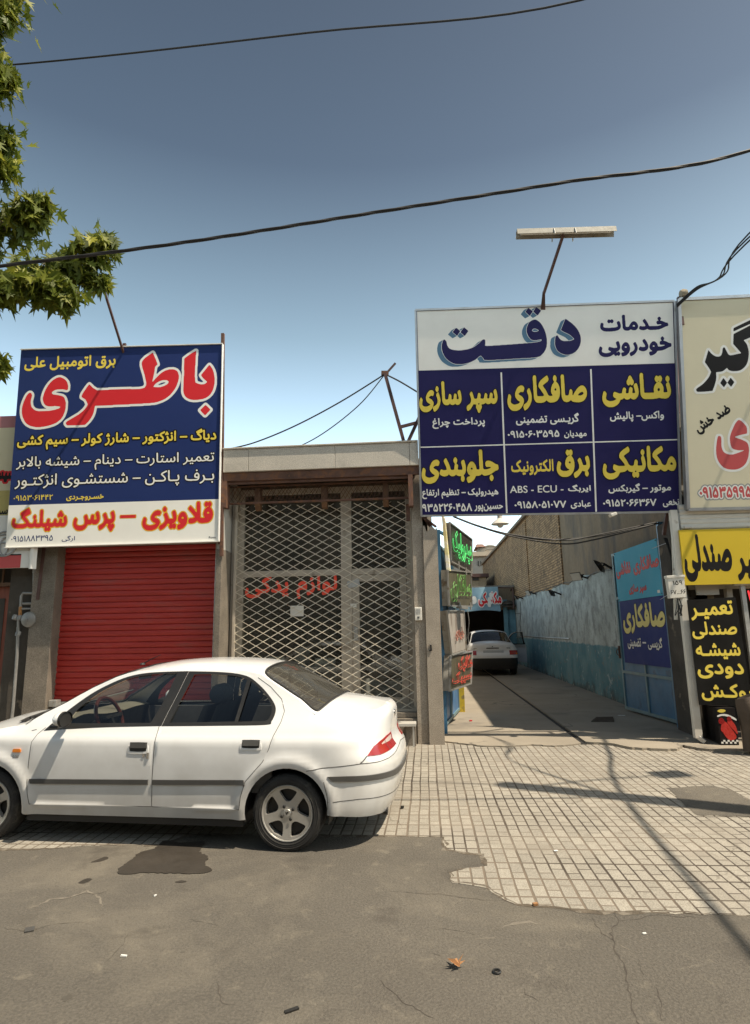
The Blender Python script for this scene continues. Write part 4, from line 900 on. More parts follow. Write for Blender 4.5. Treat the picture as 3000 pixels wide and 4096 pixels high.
def area(l): return sum(a[0]*b[1]-b[0]*a[1] for a, b in zip(l, l[1:]+l[:1]))
def orient(loops, holes=()): return [(l if (area(l) > 0) != (i in holes) else l[::-1]) for i, l in enumerate(loops)]
cb = crop(60, 1380, 890, 1652)
S1 = (.012, .022); B2 = (.036, .056); B1 = (.025, .038)
lettering(qa, cb, [('', None, (.1, .1), [(.042, 1)], 0, {'loops': orient(BTs, (3,)), 'res': .4})], [m_redp, m_whitep], sgA)
EN = '–'
lettering(qa, CL, [
    ('برق اتومبیل علی', (172, 212, 805, 312), B1, [], 0),
    ('دیاگ '+EN+' انژکتور '+EN+' شارژ کولر '+EN+' سیم کشی', (122, 738, 1505, 852), B1, [(.022, 1)], 0),
    ('تعمیر استارت '+EN+' دینام '+EN+' شیشه بالابر', (115, 897, 1490, 1003), S1, [(.016, 1)], 2),
    ('بـرف پـاکـن '+EN+' شستشـوی انژکتـور', (105, 1020, 1490, 1130), S1, [(.016, 1)], 2),
    ('خسـروجـردی', (462, 1180, 722, 1222), B1, [], 0), ('۰۹۱۵۳۰۶۱۴۴۲', (95, 1182, 368, 1220), S1, [], 0),
    ('قلاویزی', (992, 1232, 1482, 1424), B2, [(.018, 4)], 3), (EN, (836, 1322, 945, 1343), (.01, .01), [(.015, 4)], 3), ('پرس', (510, 1296, 798, 1440), B2, [(.018, 4)], 3), ('شیلنگ', (85, 1270, 468, 1437), B2, [(.018, 4)], 3),
    ('ارگی', (430, 1465, 522, 1508), S1, [], 5), ('۰۹۱۵۱۸۸۳۳۹۵', (78, 1464, 368, 1505), S1, [], 5)],
    [m_yel, m_blackp, m_whitep, m_redp, m_yel2, m_navy], sgA, off=.008)
mb = MB(); a, b = qa.inv(CL(1448, 1496)), qa.inv(CL(1504, 1468)); qa.panel(mb, *a, *b, .0018, .002); mb.build('maker_label', m_whitep, sgA)
lettering(qa, CL, [('Rosa', (1453, 1470, 1500, 1484), (.02, .02), [], 0, {'latin': True})], [m_blackp], sgA, off=.009)
# rusty post at its right edge
pl = thing('sign_post', 'rusty square post rising between the navy battery sign and the granite lintel', 'post', (-3.2, 9.28, 2.8))
mb = MB(); mb.beam(on_y(full(491, 735), 9.27), on_y(full(488, 1225), 9.27), .05, .05, (0, 1, 0)); mb.build('post', m_rust, pl)
mb = MB(); mb.beam(on_y(full(484, 1196), 9.27), on_y(full(484, 1196), 9.5)+Vector((0, .0, 0)), .05, .04); mb.beam(on_y(full(490, 1000), 9.27), on_y(full(490, 1000), 9.45), .04, .04); mb.build('bracket', m_rust, pl)

# right signboard, leaning out at the top
RR = crop(1600, 1150, 2800, 1652)
def lean(x, y): f = (y-100)/1150.; return on_y(RR(x, y), 8.84+(9.36-8.84)*f)
qb = Quad(lean(118, 1258), lean(1545, 1235), lean(85, 125), lean(1510, 75))
sgB = board('shop_sign', 'large signboard with white top strip and six navy service panels over the alley', qb, m_navy2, .03, .08)
_, tb = qb.inv(RR(800, 438)); mb = MB(); qb.panel(mb, .006, tb, .994, .994, .001, .003); mb.build('white_strip', m_fabric, sgB)
mb = MB()
def qline(x0, y0, x1, y1, w):
    a, b = qb.inv(RR(x0, y0)), qb.inv(RR(x1, y1)); p, q = qb.P(*a, .0015), qb.P(*b, .0015); d = (q-p).normalized(); s = d.cross(qb.n)*w/2; mb.quad(p-s, q-s, q+s, p+s)
qline(557, 468, 588, 1243, .024); qline(1050, 450, 1080, 1235, .024); qline(113, 880, 1528, 838, .018); mb.build('dividing_line', m_whitep, sgB, fix=False)
DQ = [[(1405, 215), (1470, 265), (1525, 330), (1555, 410), (1545, 490), (1500, 555), (1440, 583), (1380, 580), (1320, 545), (1292, 480), (1298, 400), (1318, 382), (1335, 410), (1370, 440), (1440, 443), (1490, 428), (1450, 385), (1395, 355), (1355, 330)],
      [(1155, 418), (1100, 425), (1050, 418), (1015, 370), (1005, 310), (1030, 245), (1075, 216), (1115, 220), (1160, 265), (1195, 340), (1210, 430), (1200, 510), (1160, 570), (1100, 600), (900, 608), (590, 615), (550, 595), (520, 568), (470, 605), (400, 635), (320, 648), (240, 640), (165, 590), (125, 520), (118, 450), (135, 395), (150, 390), (168, 410), (178, 455), (210, 490), (290, 505), (370, 500), (440, 482), (500, 445), (545, 405), (570, 402), (575, 430), (570, 465), (620, 468), (850, 460), (1080, 448), (1150, 435)],
      [(1060, 325), (1075, 308), (1100, 308), (1132, 325), (1115, 336), (1080, 338)],
      [(1030, 88), (1075, 128), (1042, 175), (997, 130)], [(1112, 83), (1160, 123), (1122, 173), (1078, 130)], [(275, 270), (318, 305), (283, 355), (235, 312)], [(357, 268), (402, 308), (362, 358), (318, 318)]]
DC = [{0, 15, 18}, {0, 18, 37}, {3}, {0, 1, 2, 3}, {0, 1, 2, 3}, {0, 1, 2, 3}, {0, 1, 2, 3}]
DQs = orient([smooth_loop(l, 5, c) for l, c in zip(DQ, DC)], (2,))
cd = crop(1720, 1200, 2360, 1652)
lettering(qb, cd, [('', None, (.1, .1), [(.008, 1)], 0, {'loops': DQs, 'res': .4})], [m_navy2, m_whitep], sgB, off=.009)
lettering(qb, cd, [('', None, (.1, .1), [], 0, {'loops': DQs, 'res': .4, 'sweep': (-47, 25)})], [m_steelblue], sgB, off=.005)
yb = [m_yel, m_blackp, m_whitep, m_navy2]
O = [(.016, 1)]
lettering(qb, RR, [
    ('خـدمات', (1100, 150, 1475, 240), B2, [], 3), ('خودرویی', (1092, 275, 1493, 380), B2, [], 3),
    ('نقـاشی', (1112, 472, 1490, 656), B2, O, 0), ('صافکاری', (590, 482, 1028, 676), B2, O, 0), ('سپر سازی', (105, 514, 537, 694), B2, O, 0),
    ('واکس'+EN+' پالیش', (1155, 682, 1452, 740), B1, [], 2), ('گریـسی تضمینی', (638, 694, 985, 757), B1, [], 2), ('پرداخت چراغ', (178, 717, 468, 776), B1, [], 2),
    ('مهدیان', (903, 787, 1027, 830), B1, [], 2), ('۰۹۱۵۰۶۰۳۵۹۵', (592, 787, 877, 826), B1, [], 2),
    ('مکانیکی', (1115, 872, 1520, 1054), B2, O, 0), ('برق', (862, 892, 1045, 1050), B2, O, 0), ('الکترونیک', (612, 947, 845, 1034), B1, [], 0), ('جلوبندی', (118, 894, 543, 1078), B2, O, 0),
    ('موتور '+EN+' گیربکس', (1147, 1078, 1492, 1132), B1, [], 2), ('ایربگ', (925, 1085, 1050, 1130), B1, [], 2), ('ABS - ECU -', (605, 1090, 900, 1130), (.02, .012), [], 2, {'latin': True}), ('هیدرولیک '+EN+' تنظیم ارتفاع', (122, 1106, 542, 1162), B1, [], 2),
    ('نخعی', (1447, 1165, 1537, 1210), B1, [], 2), ('۰۹۱۵۲۰۶۶۳۶۷', (1117, 1165, 1412, 1205), B1, [], 2), ('عبادی', (940, 1172, 1052, 1218), B1, [], 2), ('۰۹۱۵۸۰۵۱۰۷۷', (630, 1175, 915, 1215), B1, [], 2), ('حسین\u200cپور', (410, 1190, 567, 1236), B1, [], 2), ('۹۳۵۲۲۶۰۴۵۸', (122, 1190, 397, 1234), B1, [], 2)],
    yb, sgB, off=.008)
mb = MB()                                            # steel bones behind the cloth and its rusty brackets
for s_ in (.33, .66): mb.beam(qb.P(s_, .02, -.12), qb.P(s_, .98, -.12), .04, .04, qb.n)
for s_ in (.05, .95): mb.beam(qb.P(s_, .1, -.1), Vector((qb.P(s_, .1).x, 9.6, qb.P(s_, .1).z+.1)), .04, .04); mb.beam(qb.P(s_, .95, -.1), Vector((qb.P(s_, .1).x, 9.6, 5.2)), .04, .04)
mb.beam(qb.P(.955, .0, -.05), on_y(full(1462, 1178), 9.6), .05, .04); mb.beam(qb.P(.01, -.005, -.05), on_y(full(952, 1165), 9.75), .04, .035); mb.beam(on_y(full(935, 1142), 9.4), on_y(full(960, 1160), 9.8), .03, .03)
mb.build('support', m_rust2, sgB)

# cream signboard on the far right
CB = crop(2650, 1150, 3000, 877)
def leanc(x, y): f = (y-105)/2100.; return on_y(CB(x, y), 8.78+(9.2-8.78)*f)
TL, BL = leanc(165, 120), leanc(258, 2225); vx = Vector((2.7, 0, -.03))
qc = Quad(BL, BL+vx, TL, TL+vx); sgC = board('shop_sign', 'tall cream signboard with large black and red words above the white shutter', qc, m_cream2, .045, .08)
GR = [[(462, 620), (495, 660), (535, 687), (580, 685), (600, 650), (608, 608), (625, 600), (640, 630), (665, 675), (700, 680), (790, 665), (750, 615), (714, 570), (722, 470), (877, 398), (1000, 345), (1000, 470), (877, 515), (820, 535), (855, 590), (865, 680), (840, 775), (780, 832), (710, 842), (660, 830), (640, 805), (595, 838), (530, 846), (524, 930), (486, 1030), (400, 1036), (330, 1035), (323, 1005), (395, 955), (455, 890), (480, 838), (450, 785), (420, 740)],
      [(725, 410), (877, 345), (1000, 292), (1000, 330), (877, 382), (722, 445)], [(600, 905), (635, 955), (600, 1000), (565, 955)], [(672, 905), (707, 952), (672, 998), (637, 955)]]
GC = [{0, 10, 12, 13, 15, 16, 18, 25, 27, 29, 31, 35, 37}, {0, 2, 3, 5}, {0, 1, 2, 3}, {0, 1, 2, 3}]
YE = [[(790, 1332), (850, 1400), (852, 1468), (790, 1480), (730, 1500), (800, 1530), (855, 1570), (862, 1660), (830, 1760), (760, 1815), (680, 1825), (600, 1800), (545, 1720), (535, 1620), (555, 1500), (575, 1485), (592, 1505), (592, 1600), (620, 1655), (690, 1675), (780, 1650), (818, 1635), (740, 1630), (690, 1600), (680, 1500), (720, 1400), (755, 1345)]]
mc = [m_blackp, m_whitep, m_pinkred, mat('grey_print', (.30, .30, .28), .5, .05)]
lettering(qc, CB, [('', None, (.1, .1), [(.035, 1)], 0, {'loops': orient([smooth_loop(l, 5, c) for l, c in zip(GR, GC)]), 'res': .5}), ('', None, (.1, .1), [(.035, 1)], 2, {'loops': orient([smooth_loop(YE[0], 5, {2, 21})]), 'res': .5}),
    ('ضد خش', (300, 1258, 712, 1388), B2, [], 0, {'rot': R(33)}), ('۰۹۱۵۳۵۹۹۵', (370, 1992, 890, 2108), B2, [(.018, 1), (.035, 3)], 2)], mc, sgC)
mb = MB(); P = qc.P(.01, 1, -.06); mb.beam(P-Vector((0, 0, .4)), P+Vector((0, 0, .06)), .05, .05); mb.build('post', m_rust2, sgC)
mb = MB(); mb.lathe([(0, -.05), (.06, -.04), (.075, 0), (.06, .05), (0, .06)], qc.P(.02, 1.0, -.03)+Vector((.03, 0, .10)), (1, 0, .1), 10); mb.build('foam_lump', mat('dry_foam', (.30, .25, .18), .95, .3, 20, .5, 50), sgC, smooth=True)

# yellow shop sign and black banner of the right shop
CY = crop(2640, 2050, 3000, 812)
a, b = on_y(CY(172, 158), 9.25), on_y(CY(228, 655), 9.25)
qy = Quad((a.x, 9.25, b.z), (a.x+2.6, 9.25, b.z), (a.x, 9.25, a.z), (a.x+2.6, 9.25, a.z-.0)); m_yelb = flat('yellow_board', (.58, .42, .035), .5)
sgY = board('shop_sign', 'yellow signboard with black words under the white shutter', qy, m_yelb, 0, .04)
lettering(qy, CY, [('صندلی', (212, 192, 648, 622), (.045, .06), [], 0), ('تعمیر', (688, 320, 1120, 612), (.045, .06), [], 0)], [m_blackp], sgY)
def KB(x, y): return on_y(CY(x, y), 9.22)
qk = Quad(KB(352, 1735), KB(840, 1752), KB(243, 790), KB(682, 762)); m_vinyl = mat('black_vinyl', (.014, .013, .012), .4, .2, 3, .15, 6, spec=.15)
sgK = board('hanging_banner', 'tall black vinyl banner with five yellow words hung below the yellow signboard', qk, m_vinyl, 0, .008); sgK['category'] = 'banner'
lettering(qk, CY, [('تعمیـر', (275, 803, 662, 968), B1, [], 0), ('صندلی', (288, 980, 695, 1140), B1, [], 0), ('شیشـه', (322, 1178, 725, 1325), B1, [], 0), ('دودی', (338, 1362, 758, 1500), B1, [], 0), ('روکـش', (373, 1546, 835, 1706), B1, [], 0)], [m_yel], sgK)
# house number box
qh = Quad(on_y(CY(90, 775), 9.2), on_y(CY(235, 765), 9.2), on_y(CY(62, 580), 9.2), on_y(CY(218, 572), 9.2))
hb = thing('number_box', 'white metal house number box marked 159 on the drain pipe', 'house number', tuple(qh.P(.5, 0)))
mb = MB(); qh.panel(mb, 0, 0, 1, 1, 0, .09); mb.build('box', m_whiteline, hb, bevel=.006); mb = MB(); qh.panel(mb, -.03, .93, 1.03, 1.05, .012, .11); mb.build('lid', m_whiteline, hb, bevel=.005)
lettering(qh, CY, [('۱۵۹', (115, 612, 200, 652), S1, [], 0), ('۶۶...۶۷', (95, 697, 232, 736), S1, [], 0)], [m_blackp], hb)
mb = MB(); r = random.Random(6)
for k in range(5): P = on_y(CY(150+k*6, 775), 9.26); mb.tube(smooth_line([P, P+Vector((r.uniform(-.05, .05), 0, -.12)), P+Vector((r.uniform(-.06, .06), 0, -.25)), P+Vector((r.uniform(-.02, .06), 0, -.1))], 4), .006, 5)
mb.build('loose_wire', m_black, hb)

# signs on the far left
q1 = Quad((-9.6, 9.36, 3.62), (-6.5, 9.36, 3.62), (-9.6, 9.36, 5.40), (-6.5, 9.36, 5.36))
s1 = board('shop_sign', 'faded cream sign with pink top band partly hidden behind the navy battery sign', q1, m_cream2, 0, .06)
m_pinkb = flat('pink_band', (.45, .20, .22)); m_oldyel = flat('old_yellow', (.50, .42, .16))
mb = MB(); q1.panel(mb, 0, .88, 1, 1, .001, .003); mb.build('pink_band', m_pinkb, s1); mb = MB(); q1.panel(mb, 0, .0, 1, .25, .001, .003); mb.build('yellow_band', m_oldyel, s1)
cl2 = crop(0, 1620, 100, 322)
lettering(q1, cl2, [('سیستم', (-190, 830, 200, 1040), (.05, .08), [(.03, 1)], 0), ('سرویس', (-260, 1350, 100, 1440), B2, [], 0)], [m_blackp, m_redp], s1, off=.008)
q2 = Quad((-8.6, 9.3, 2.75), (-6.33, 9.3, 2.75), (-8.6, 9.3, 3.62), (-6.33, 9.3, 3.62))
s2_ = board('shop_sign', 'white sign with grey ring emblem and red Latin letters below the faded cream sign', q2, m_whitep, 0, .05)
mb = MB(); q2.panel(mb, 0, 0, .93, .24, .003, .003); mb.build('red_band', m_pinkred, s2_)
mb = MB(); mb.beam(q2.P(0, .245, .004), q2.P(.93, .245, .004), .02, .004, q2.n); mb.build('dark_line', m_blackp, s2_)
lettering(q2, cl2, [('TOYCTA', (-55, 1938, 217, 2000), (.03, .03), [], 0, {'latin': True})], [m_pinkred], s2_, off=.006)
a = q2.inv(cl2(60, 1790)); c = q2.P(*a, .008); mb = MB()
mb.tube([c+Vector((.22*math.cos(t), 0, .20*math.sin(t))) for t in [i*math.pi/16 for i in range(32)]], .016, 6, closed=True); mb.tube([c+Vector((.19*math.cos(t), 0, .08+.07*math.sin(t))) for t in [i*math.pi/12 for i in range(24)]], .012, 6, closed=True); mb.tube([c+Vector((.07*math.cos(t), 0, -.04+.14*math.sin(t))) for t in [i*math.pi/12 for i in range(24)]], .012, 6, closed=True)
mb.build('emblem', m_edge, s2_)
mb = MB(); mb.grid(lambda u, v: (-6.33+.13*u, 9.28-.05*math.sin(u*3.1)-.01*math.sin(v*7), 2.72+.9*v), 8, 6); mb.build('curled_edge', m_whitep, s2_, smooth=True)

# ---------------------------------------------------------------- lamps over the signs
lp = thing('sign_lamp', 'white floodlight on a thin leaning brown pole above the navy battery sign', 'lamp', (-4.94, 9.2, 6.42))
b0 = qa.P(*qa.inv(full(272, 766)), -.03); t0 = on_y(full(231, 645), 8.4)
mb = MB(); mb.beam(b0-Vector((0, 0, .1)), t0, .032, .032); mb.beam(b0-Vector((.0, 0, .05)), b0+Vector((.0, 0, .09)), .05, .04); mb.build('pole', m_rust2, lp)
h0 = on_y(full(216, 631), 8.34); mb = MB(); mb.obox(h0, (.12, .0, .015), (0, .10, .04), (-.0, -.02, .045)); hd = mb.build('lamp_head', m_whiteline, lp, bevel=.015)
mb = MB(); mb.obox(h0+Vector((0, .02, -.052)), (.11, 0, .014), (0, .09, .036), (0, 0, .004)); mb.build('glass', flat('lamp_glass', (.7, .7, .68), .2), hd)
mb = MB(); mb.tube([h0+Vector((-.10, 0, -.04)), h0+Vector((-.05, 0, -.10)), h0+Vector((.08, 0, -.09)), t0], .012, 6); mb.build('bracket', m_rust2, lp)
fl = thing('fluorescent_sign_lamp', 'long dusty fluorescent lamp on a leaning pole above the alley sign', 'lamp', (2.0, 8.7, 6.7))
b0 = qb.P(*qb.inv(full(1193, 668)), -.03); b1 = qb.P(*qb.inv(full(1198, 668)), -.03); j0 = on_y(full(1198, 646), 8.58); t0 = on_y(full(1241, 516), 7.95)
mb = MB(); mb.beam(b0-Vector((0, 0, .1)), j0+Vector((0, 0, .02)), .035, .03); mb.beam(b1-Vector((0, 0, .1)), j0, .035, .03); mb.beam(j0, t0, .034, .034); mb.build('pole', m_rust2, fl)
A, B_ = on_y(full(1138, 514), 7.95), on_y(full(1355, 508), 7.95); d = (B_-A).normalized(); upv = Vector((0, -.05, 1)).normalized(); ot = d.cross(upv).normalized()
mb = MB(); prof = [(-.05, .04), (.05, .04), (.075, -.05), (.068, -.052), (.045, .03), (-.045, .03), (-.068, -.052), (-.075, -.05)]
mb.prism([A+ot*x+upv*z for x, z in prof], B_-A); hs = mb.build('housing', mat('dusty_white_lamp', (.30, .275, .225), .6, .15, 6), fl)
mb = MB(); mb.tube([A+d*.05-upv*.01, B_-d*.05-upv*.01], .018, 10); mb.build('tube', flat('lamp_tube', (.75, .75, .72), .3), fl)
mb = MB(); mb.beam(t0-d*.22+upv*.07, t0+d*.22+upv*.07, .035, .035); mb.build('cross_bar', m_rust, fl)
mb = MB()
for s_ in (-.14, .15): c = t0+d*s_; mb.tube([c+ot*.105-upv*.05, c+ot*.06+upv*.05, c+upv*.095, c-ot*.06+upv*.05, c-ot*.105-upv*.05], .009, 6)
mb.tube([A+upv*.0-ot*.11, t0-d*.2-ot*.08, t0-ot*.03+upv*.09], .007, 6); mb.build('wire_clamp', m_steel, fl)
pd = thing('pendant_lamp', 'white enamel shade lamp with a bulb hanging below the alley sign', 'lamp', tuple(on_y(c4(463, 130), 10.5)))
P = on_y(c4(463, 128), 10.5); mb = MB(); mb.lathe([(.035, .24), (.045, .10), (.12, .04), (.155, 0), (.15, -.005), (.11, .03), (.04, .09)], P, (0, 0, 1), 24); mb.build('shade', flat('enamel', (.75, .74, .70), .3), pd, smooth=True)
mb = MB(); mb.lathe([(0, -.07), (.04, -.055), (.055, -.02), (.045, .03), (.0, .05)], P, (0, 0, 1), 16); mb.build('bulb', flat('bulb', (.8, .8, .78), .2), pd, smooth=True)
mb = MB(); mb.tube([P+Vector((0, 0, .24)), P+Vector((0, -.35, .5)), P+Vector((0, -1.2, .55))], .02, 8); mb.build('arm', m_steel, pd)

# ---------------------------------------------------------------- glowing and dead tube signs on the left gate leaf
m_ng = glow('green_neon', (.10, .85, .22), .30); m_ngd = glow('dim_green_neon', (.16, .42, .10), .03); m_nr = glow('dim_red_neon', (.55, .06, .04), .03); m_nrd = mat('dead_red_tube', (.38, .15, .11), .5, .1)
m_nbox = mat('dark_box_face', (.045, .042, .038), .3, .2, 3); m_nbox2 = mat('dusty_box_face', (.105, .095, .062), .45, .2, 3, stretch=(1, 1, .4)); m_nbox3 = mat('milky_broken_face', (.40, .37, .33), .5, .25, 4, stain=(.24, .20, .17), sscale=4, sthr=.52, stretch=(1, 1, .25)); m_tin = mat('tin_case', (.36, .34, .30), .5, .2, 5, metal=.4, stain=(.2, .15, .1), sscale=4)
d2 = Vector((math.sin(R(16)), math.cos(R(16)), 0)); N2 = Vector((d2.y, -d2.x, 0))
def neon(label, pts, P0, face, texts, tm, case=m_tin, th=.10, shift=0):
    V = [on_v(c3(*p), P0, (d2.x, d2.y)) for p in pts]; s0 = max(V[0].dot(d2), V[1].dot(d2)); s1 = min(V[2].dot(d2), V[3].dot(d2))
    q = Quad(V[1], V[3], V[0], V[2]); q.n = N2.copy()
    t = thing('tube_sign', label, 'neon sign', tuple(q.P(.5, 0)))
    mb = MB(); q.panel(mb, 0, 0, 1, 1, -.012, th); mb.build('case', case, t)
    mb = MB(); q.panel(mb, .012, .03, .988, .97, -.004, .007); mb.build('face', face, t)
    mb = MB(); P = [q.P(0, 0), q.P(1, 0), q.P(1, 1), q.P(0, 1)]
    for a, b in zip(P, P[1:]+P[:1]): mb.beam(a, b, .022, .03, q.n)
    mb.build('rim', m_steel, t)
    mb = MB()
    for text, a0, b0, a1, b1 in texts:
        lo = glyph_loops(shape_persian(text)); m_, _ = raster(lo, 70, 12); m_ = dilate(m_, 2.2, 2.2); ys, xs = np.nonzero(m_)
        x0, x1, y0, y1 = xs.min(), xs.max(), ys.min(), ys.max()
        for l in contours(blur(m_)):
            l = simplify(l, .7)
            if len(l) < 5: continue
            mb.tube([q.P(a0+(a1-a0)*(x-x0)/(x1-x0), b0+(b1-b0)*(y-y0)/(y1-y0), .02) for x, y in l], .005, 5, closed=True)
    if texts: mb.build('neon_tube', tm, t, smooth=True)
    return t, q
n1, nq1 = neon('black box sign with glowing green neon words, topmost of the four box signs', [(245, 100), (262, 490), (470, 270), (470, 605)], (.33, 10.0), m_nbox, [('هیدرولیک', .06, .16, .97, .90)], m_ng)
n2, nq2 = neon('dusty box sign with unlit green tubes, below the glowing green one', [(225, 575), (240, 935), (455, 600), (470, 940)], (.34, 10.0), m_nbox2, [('صافکاری', .05, .12, .95, .90)], m_ngd)
n3, nq3 = neon('broken milky box sign tied up between the unlit green and red box signs', [(217, 985), (268, 1430), (387, 985), (412, 1382)], (.34, 10.0), m_nbox3, [('جلوبندی', .3, .30, .85, .60)], m_nrd)
n4, nq4 = neon('dusty box sign with red neon words, lowest of the four box signs', [(258, 1432), (245, 1790), (472, 1395), (462, 1715)], (.33, 10.0), m_nbox2, [('مکانیک', .30, .45, .97, .92), ('سیبک', .06, .10, .95, .48)], m_nr)
for tq, q, a, b in ((n1, nq1, .30, 0), (n1, nq1, .93, 0), (n2, nq2, .4, 0), (n2, nq2, .9, 0), (n2, nq2, .75, 1.02)): p = q.P(a, b, .015); mb = MB(); mb.obox(p, d2*.03, N2*.008, (0, 0, .07)); mb.build('clip', m_steel, tq)
mb = MB(); mb.obox(nq2.P(.55, -.04, .0), d2*.35, N2*.03, (0, 0, .025)); mb.build('hanger_strip', m_steel, n2)
mb = MB(); a = on_y(c3(150, 30), 9.9); P = [on_y(c3(*p), 9.95) for p in [(165, 15), (195, 60), (248, 585), (215, 575)]]; mb.prism(P, (.02, .03, 0)); tag(mb.build('cloth_strip', mat('yellowish_cloth', (.66, .60, .30), .8, .15, 4, stain=(.75, .72, .65), sscale=5, sthr=.5)), 'narrow white and yellow cloth strip hanging from the alley sign', 'cloth')
mb = MB(); a = on_v(c3(425, 980), (.34, 10.), (d2.x, d2.y)); mb.tube(smooth_line([a, a+Vector((.02, .0, -.2)), a+Vector((-.01, 0, -.45)), a+Vector((.0, 0, -.62))], 4), .006, 5); tag(mb.build('hanging_wire', m_steel), 'thin loose wire hanging below the unlit green box sign', 'wire')

# ---------------------------------------------------------------- gate leaves
m_gate = mat('blue_gate_paint', (.05, .165, .30), .45, .22, 2, .1, 40, stain=(.04, .11, .19), sscale=2, sthr=.55); m_gatef = mat('pale_blue_gate_paint', (.17, .27, .30), .5, .18, 3, stain=(.22, .26, .25), sscale=4, sthr=.58); m_gate2 = mat('light_blue_gate_paint', (.07, .19, .40), .4, .18, 2, stain=(.15, .27, .42), sscale=2, sthr=.55)
def leaf(label, H, F, top, z0, grid_x, grid_z, n_side, pan=m_gate, bars=None):
    H, F = Vector((*H, 0)), Vector((*F, 0)); d = (F-H).normalized(); W = (F-H).length; n = Vector((-d.y, d.x, 0))*n_side
    t = thing('gate_leaf', label, 'gate', (H.x, H.y, 0)); P = lambda s, z, o=0.: H+d*s+n*o+Vector((0, 0, z))
    mb = MB(); mb.prism([P(.02, z0), P(W-.02, z0), P(W-.02, bars or top), P(.02, bars or top)], n*-.012); mb.build('panel', pan, t)
    mb = MB(); w = .05
    for s in grid_x(W): mb.beam(P(s, z0, .008), P(s, top, .008), w, .03, n)
    for z in grid_z: mb.beam(P(0, z, .010), P(W, z, .010), w, .03, n)
    mb.build('frame', m_gatef, t)
    if bars:
        mb = MB()
        for i in range(1, 16): s = W*i/16; mb.beam(P(s, bars, 0), P(s, top, 0), .022, .022, n)
        mb.build('bar', m_gate, t)
    return t, P, W
gR, PR, WR = leaf('blue steel gate leaf carrying a sky blue board and a dark blue banner', (4.09, 10.80), (3.84, 12.70), 3.10, .07, lambda W: [.03, W*.5, W-.03], [.10, .78, 2.2, 3.07], 1)
mb = MB(); P = PR(WR+.0, 1.15, .03); mb.tube([P+Vector((-.06*math.sin(t), -.0, .07*math.cos(t))) for t in [i*math.pi/8 for i in range(16)]], .008, 6, closed=True); mb.obox(P, (.02, 0, 0), (0, .02, 0), (0, 0, .12)); mb.build('lock', m_rust, gR)
# keep the panel turned to the street side
gL, PL, WL = leaf('blue barred steel gate leaf swung open behind the tube box signs', (.20, 10.42), (.61, 12.83), 3.15, .05, lambda W: [.03, W*.5, W-.03], [.08, 1.0, 2.1, 3.12], -1, m_gate2, bars=2.1)
mb = MB(); mb.box((3.96, 10.55, 0), (4.09, 10.68, 3.4)); mb.box((.20, 9.9, 0), (.26, 9.98, 3.2)); mb.beam((.2, 9.94, 3.19), (.55, 10.9, 3.19), .06, .04)
gpst = MB(); gpst.box((4.01, 10.60, 0), (4.09, 10.70, 3.4)); tag(gpst.build('gate_post', m_gate), 'blue steel gate post against the painted alley wall', 'post')
gpst = MB(); gpst.box((.235, 10.25, 0), (.295, 10.32, 3.32)); gpst.beam((.265, 10.285, 3.30), (.55, 11.3, 3.30), .05, .04); tag(gpst.build('gate_post', m_gate), 'dark blue gate post and top rail beside the granite pillar', 'post')
yp = MB(); P = on_z(c3(368, 2008)); yp.beam((P.x, P.y, 0), (P.x, P.y, 1.3), .13, .13, (0, 1, 0)); tag(yp.build('yellow_post', mat('yellow_paint', (.60, .42, .03), .6, .2, 3, stain=(.25, .19, .08), sscale=5, sthr=.58)), 'short chipped yellow post below the red neon box sign', 'post')
CG = crop(2300, 2150, 2700, 1128); dR = Vector((3.84-4.09, 12.70-10.80, 0)).normalized(); P0 = (4.09-.03*dR.y, 10.80)
gv = lambda x, y: on_v(CG(x, y), P0, (dR.x, dR.y))
m_lb = flat('sky_blue_board', (.09, .42, .60), .6); m_db = flat('dark_blue_board', (.030, .045, .19), .6); m_redl2 = flat('brick_red_print', (.60, .05, .04)); m_yelp = flat('pale_yellow_print', (.80, .70, .26))
qs = Quad(gv(490, 722), gv(995, 650), gv(437, 180), gv(915, 10)); qs.n = Vector((-abs(dR.y), dR.x, 0)).normalized()
b1_ = board('gate_banner', 'sky blue board with brick red words topmost on the blue gate leaf', qs, m_lb, 0, .012)
lettering(qs, CG, [('صافکاری', (652, 200, 948, 402), B2, [(.006, 1)], 0), ('نقاشی', (462, 268, 628, 458), B2, [(.006, 1)], 0), ('سپر سازی', (608, 518, 808, 642), B2, [(.005, 1)], 0)], [m_redl2, m_navy2], b1_)
mb = MB()
for a, b in ((.02, .97), (.98, .97), (.02, .03), (.98, .03)): mb.lathe([(0, .01), (.012, .006), (.012, 0)], qs.P(a, b), qs.n, 8)
mb.build('screw', m_black, b1_)
mb = MB(); qs.panel(mb, .90, .05, .95, .10, .003, .002); mb.build('label', m_whitep, b1_)
qs2 = Quad(gv(565, 1410), gv(1078, 1472), gv(503, 724), gv(998, 652)); qs2.n = qs.n
b2_ = board('gate_banner', 'dark blue banner with large pale yellow word below the sky blue board', qs2, m_db, 0, .008)
lettering(qs2, CG, [('صافکاری', (540, 735, 1015, 1085), B2, [(.016, 1)], 0), ('گریسی', (822, 1128, 985, 1272), B1, [(.008, 1)], 2), (EN, (762, 1178, 802, 1196), (.01, .01), [], 2), ('تضمینی', (595, 1132, 745, 1262), B1, [(.008, 1)], 2)], [m_yelp, m_blackp, m_whitep], b2_)
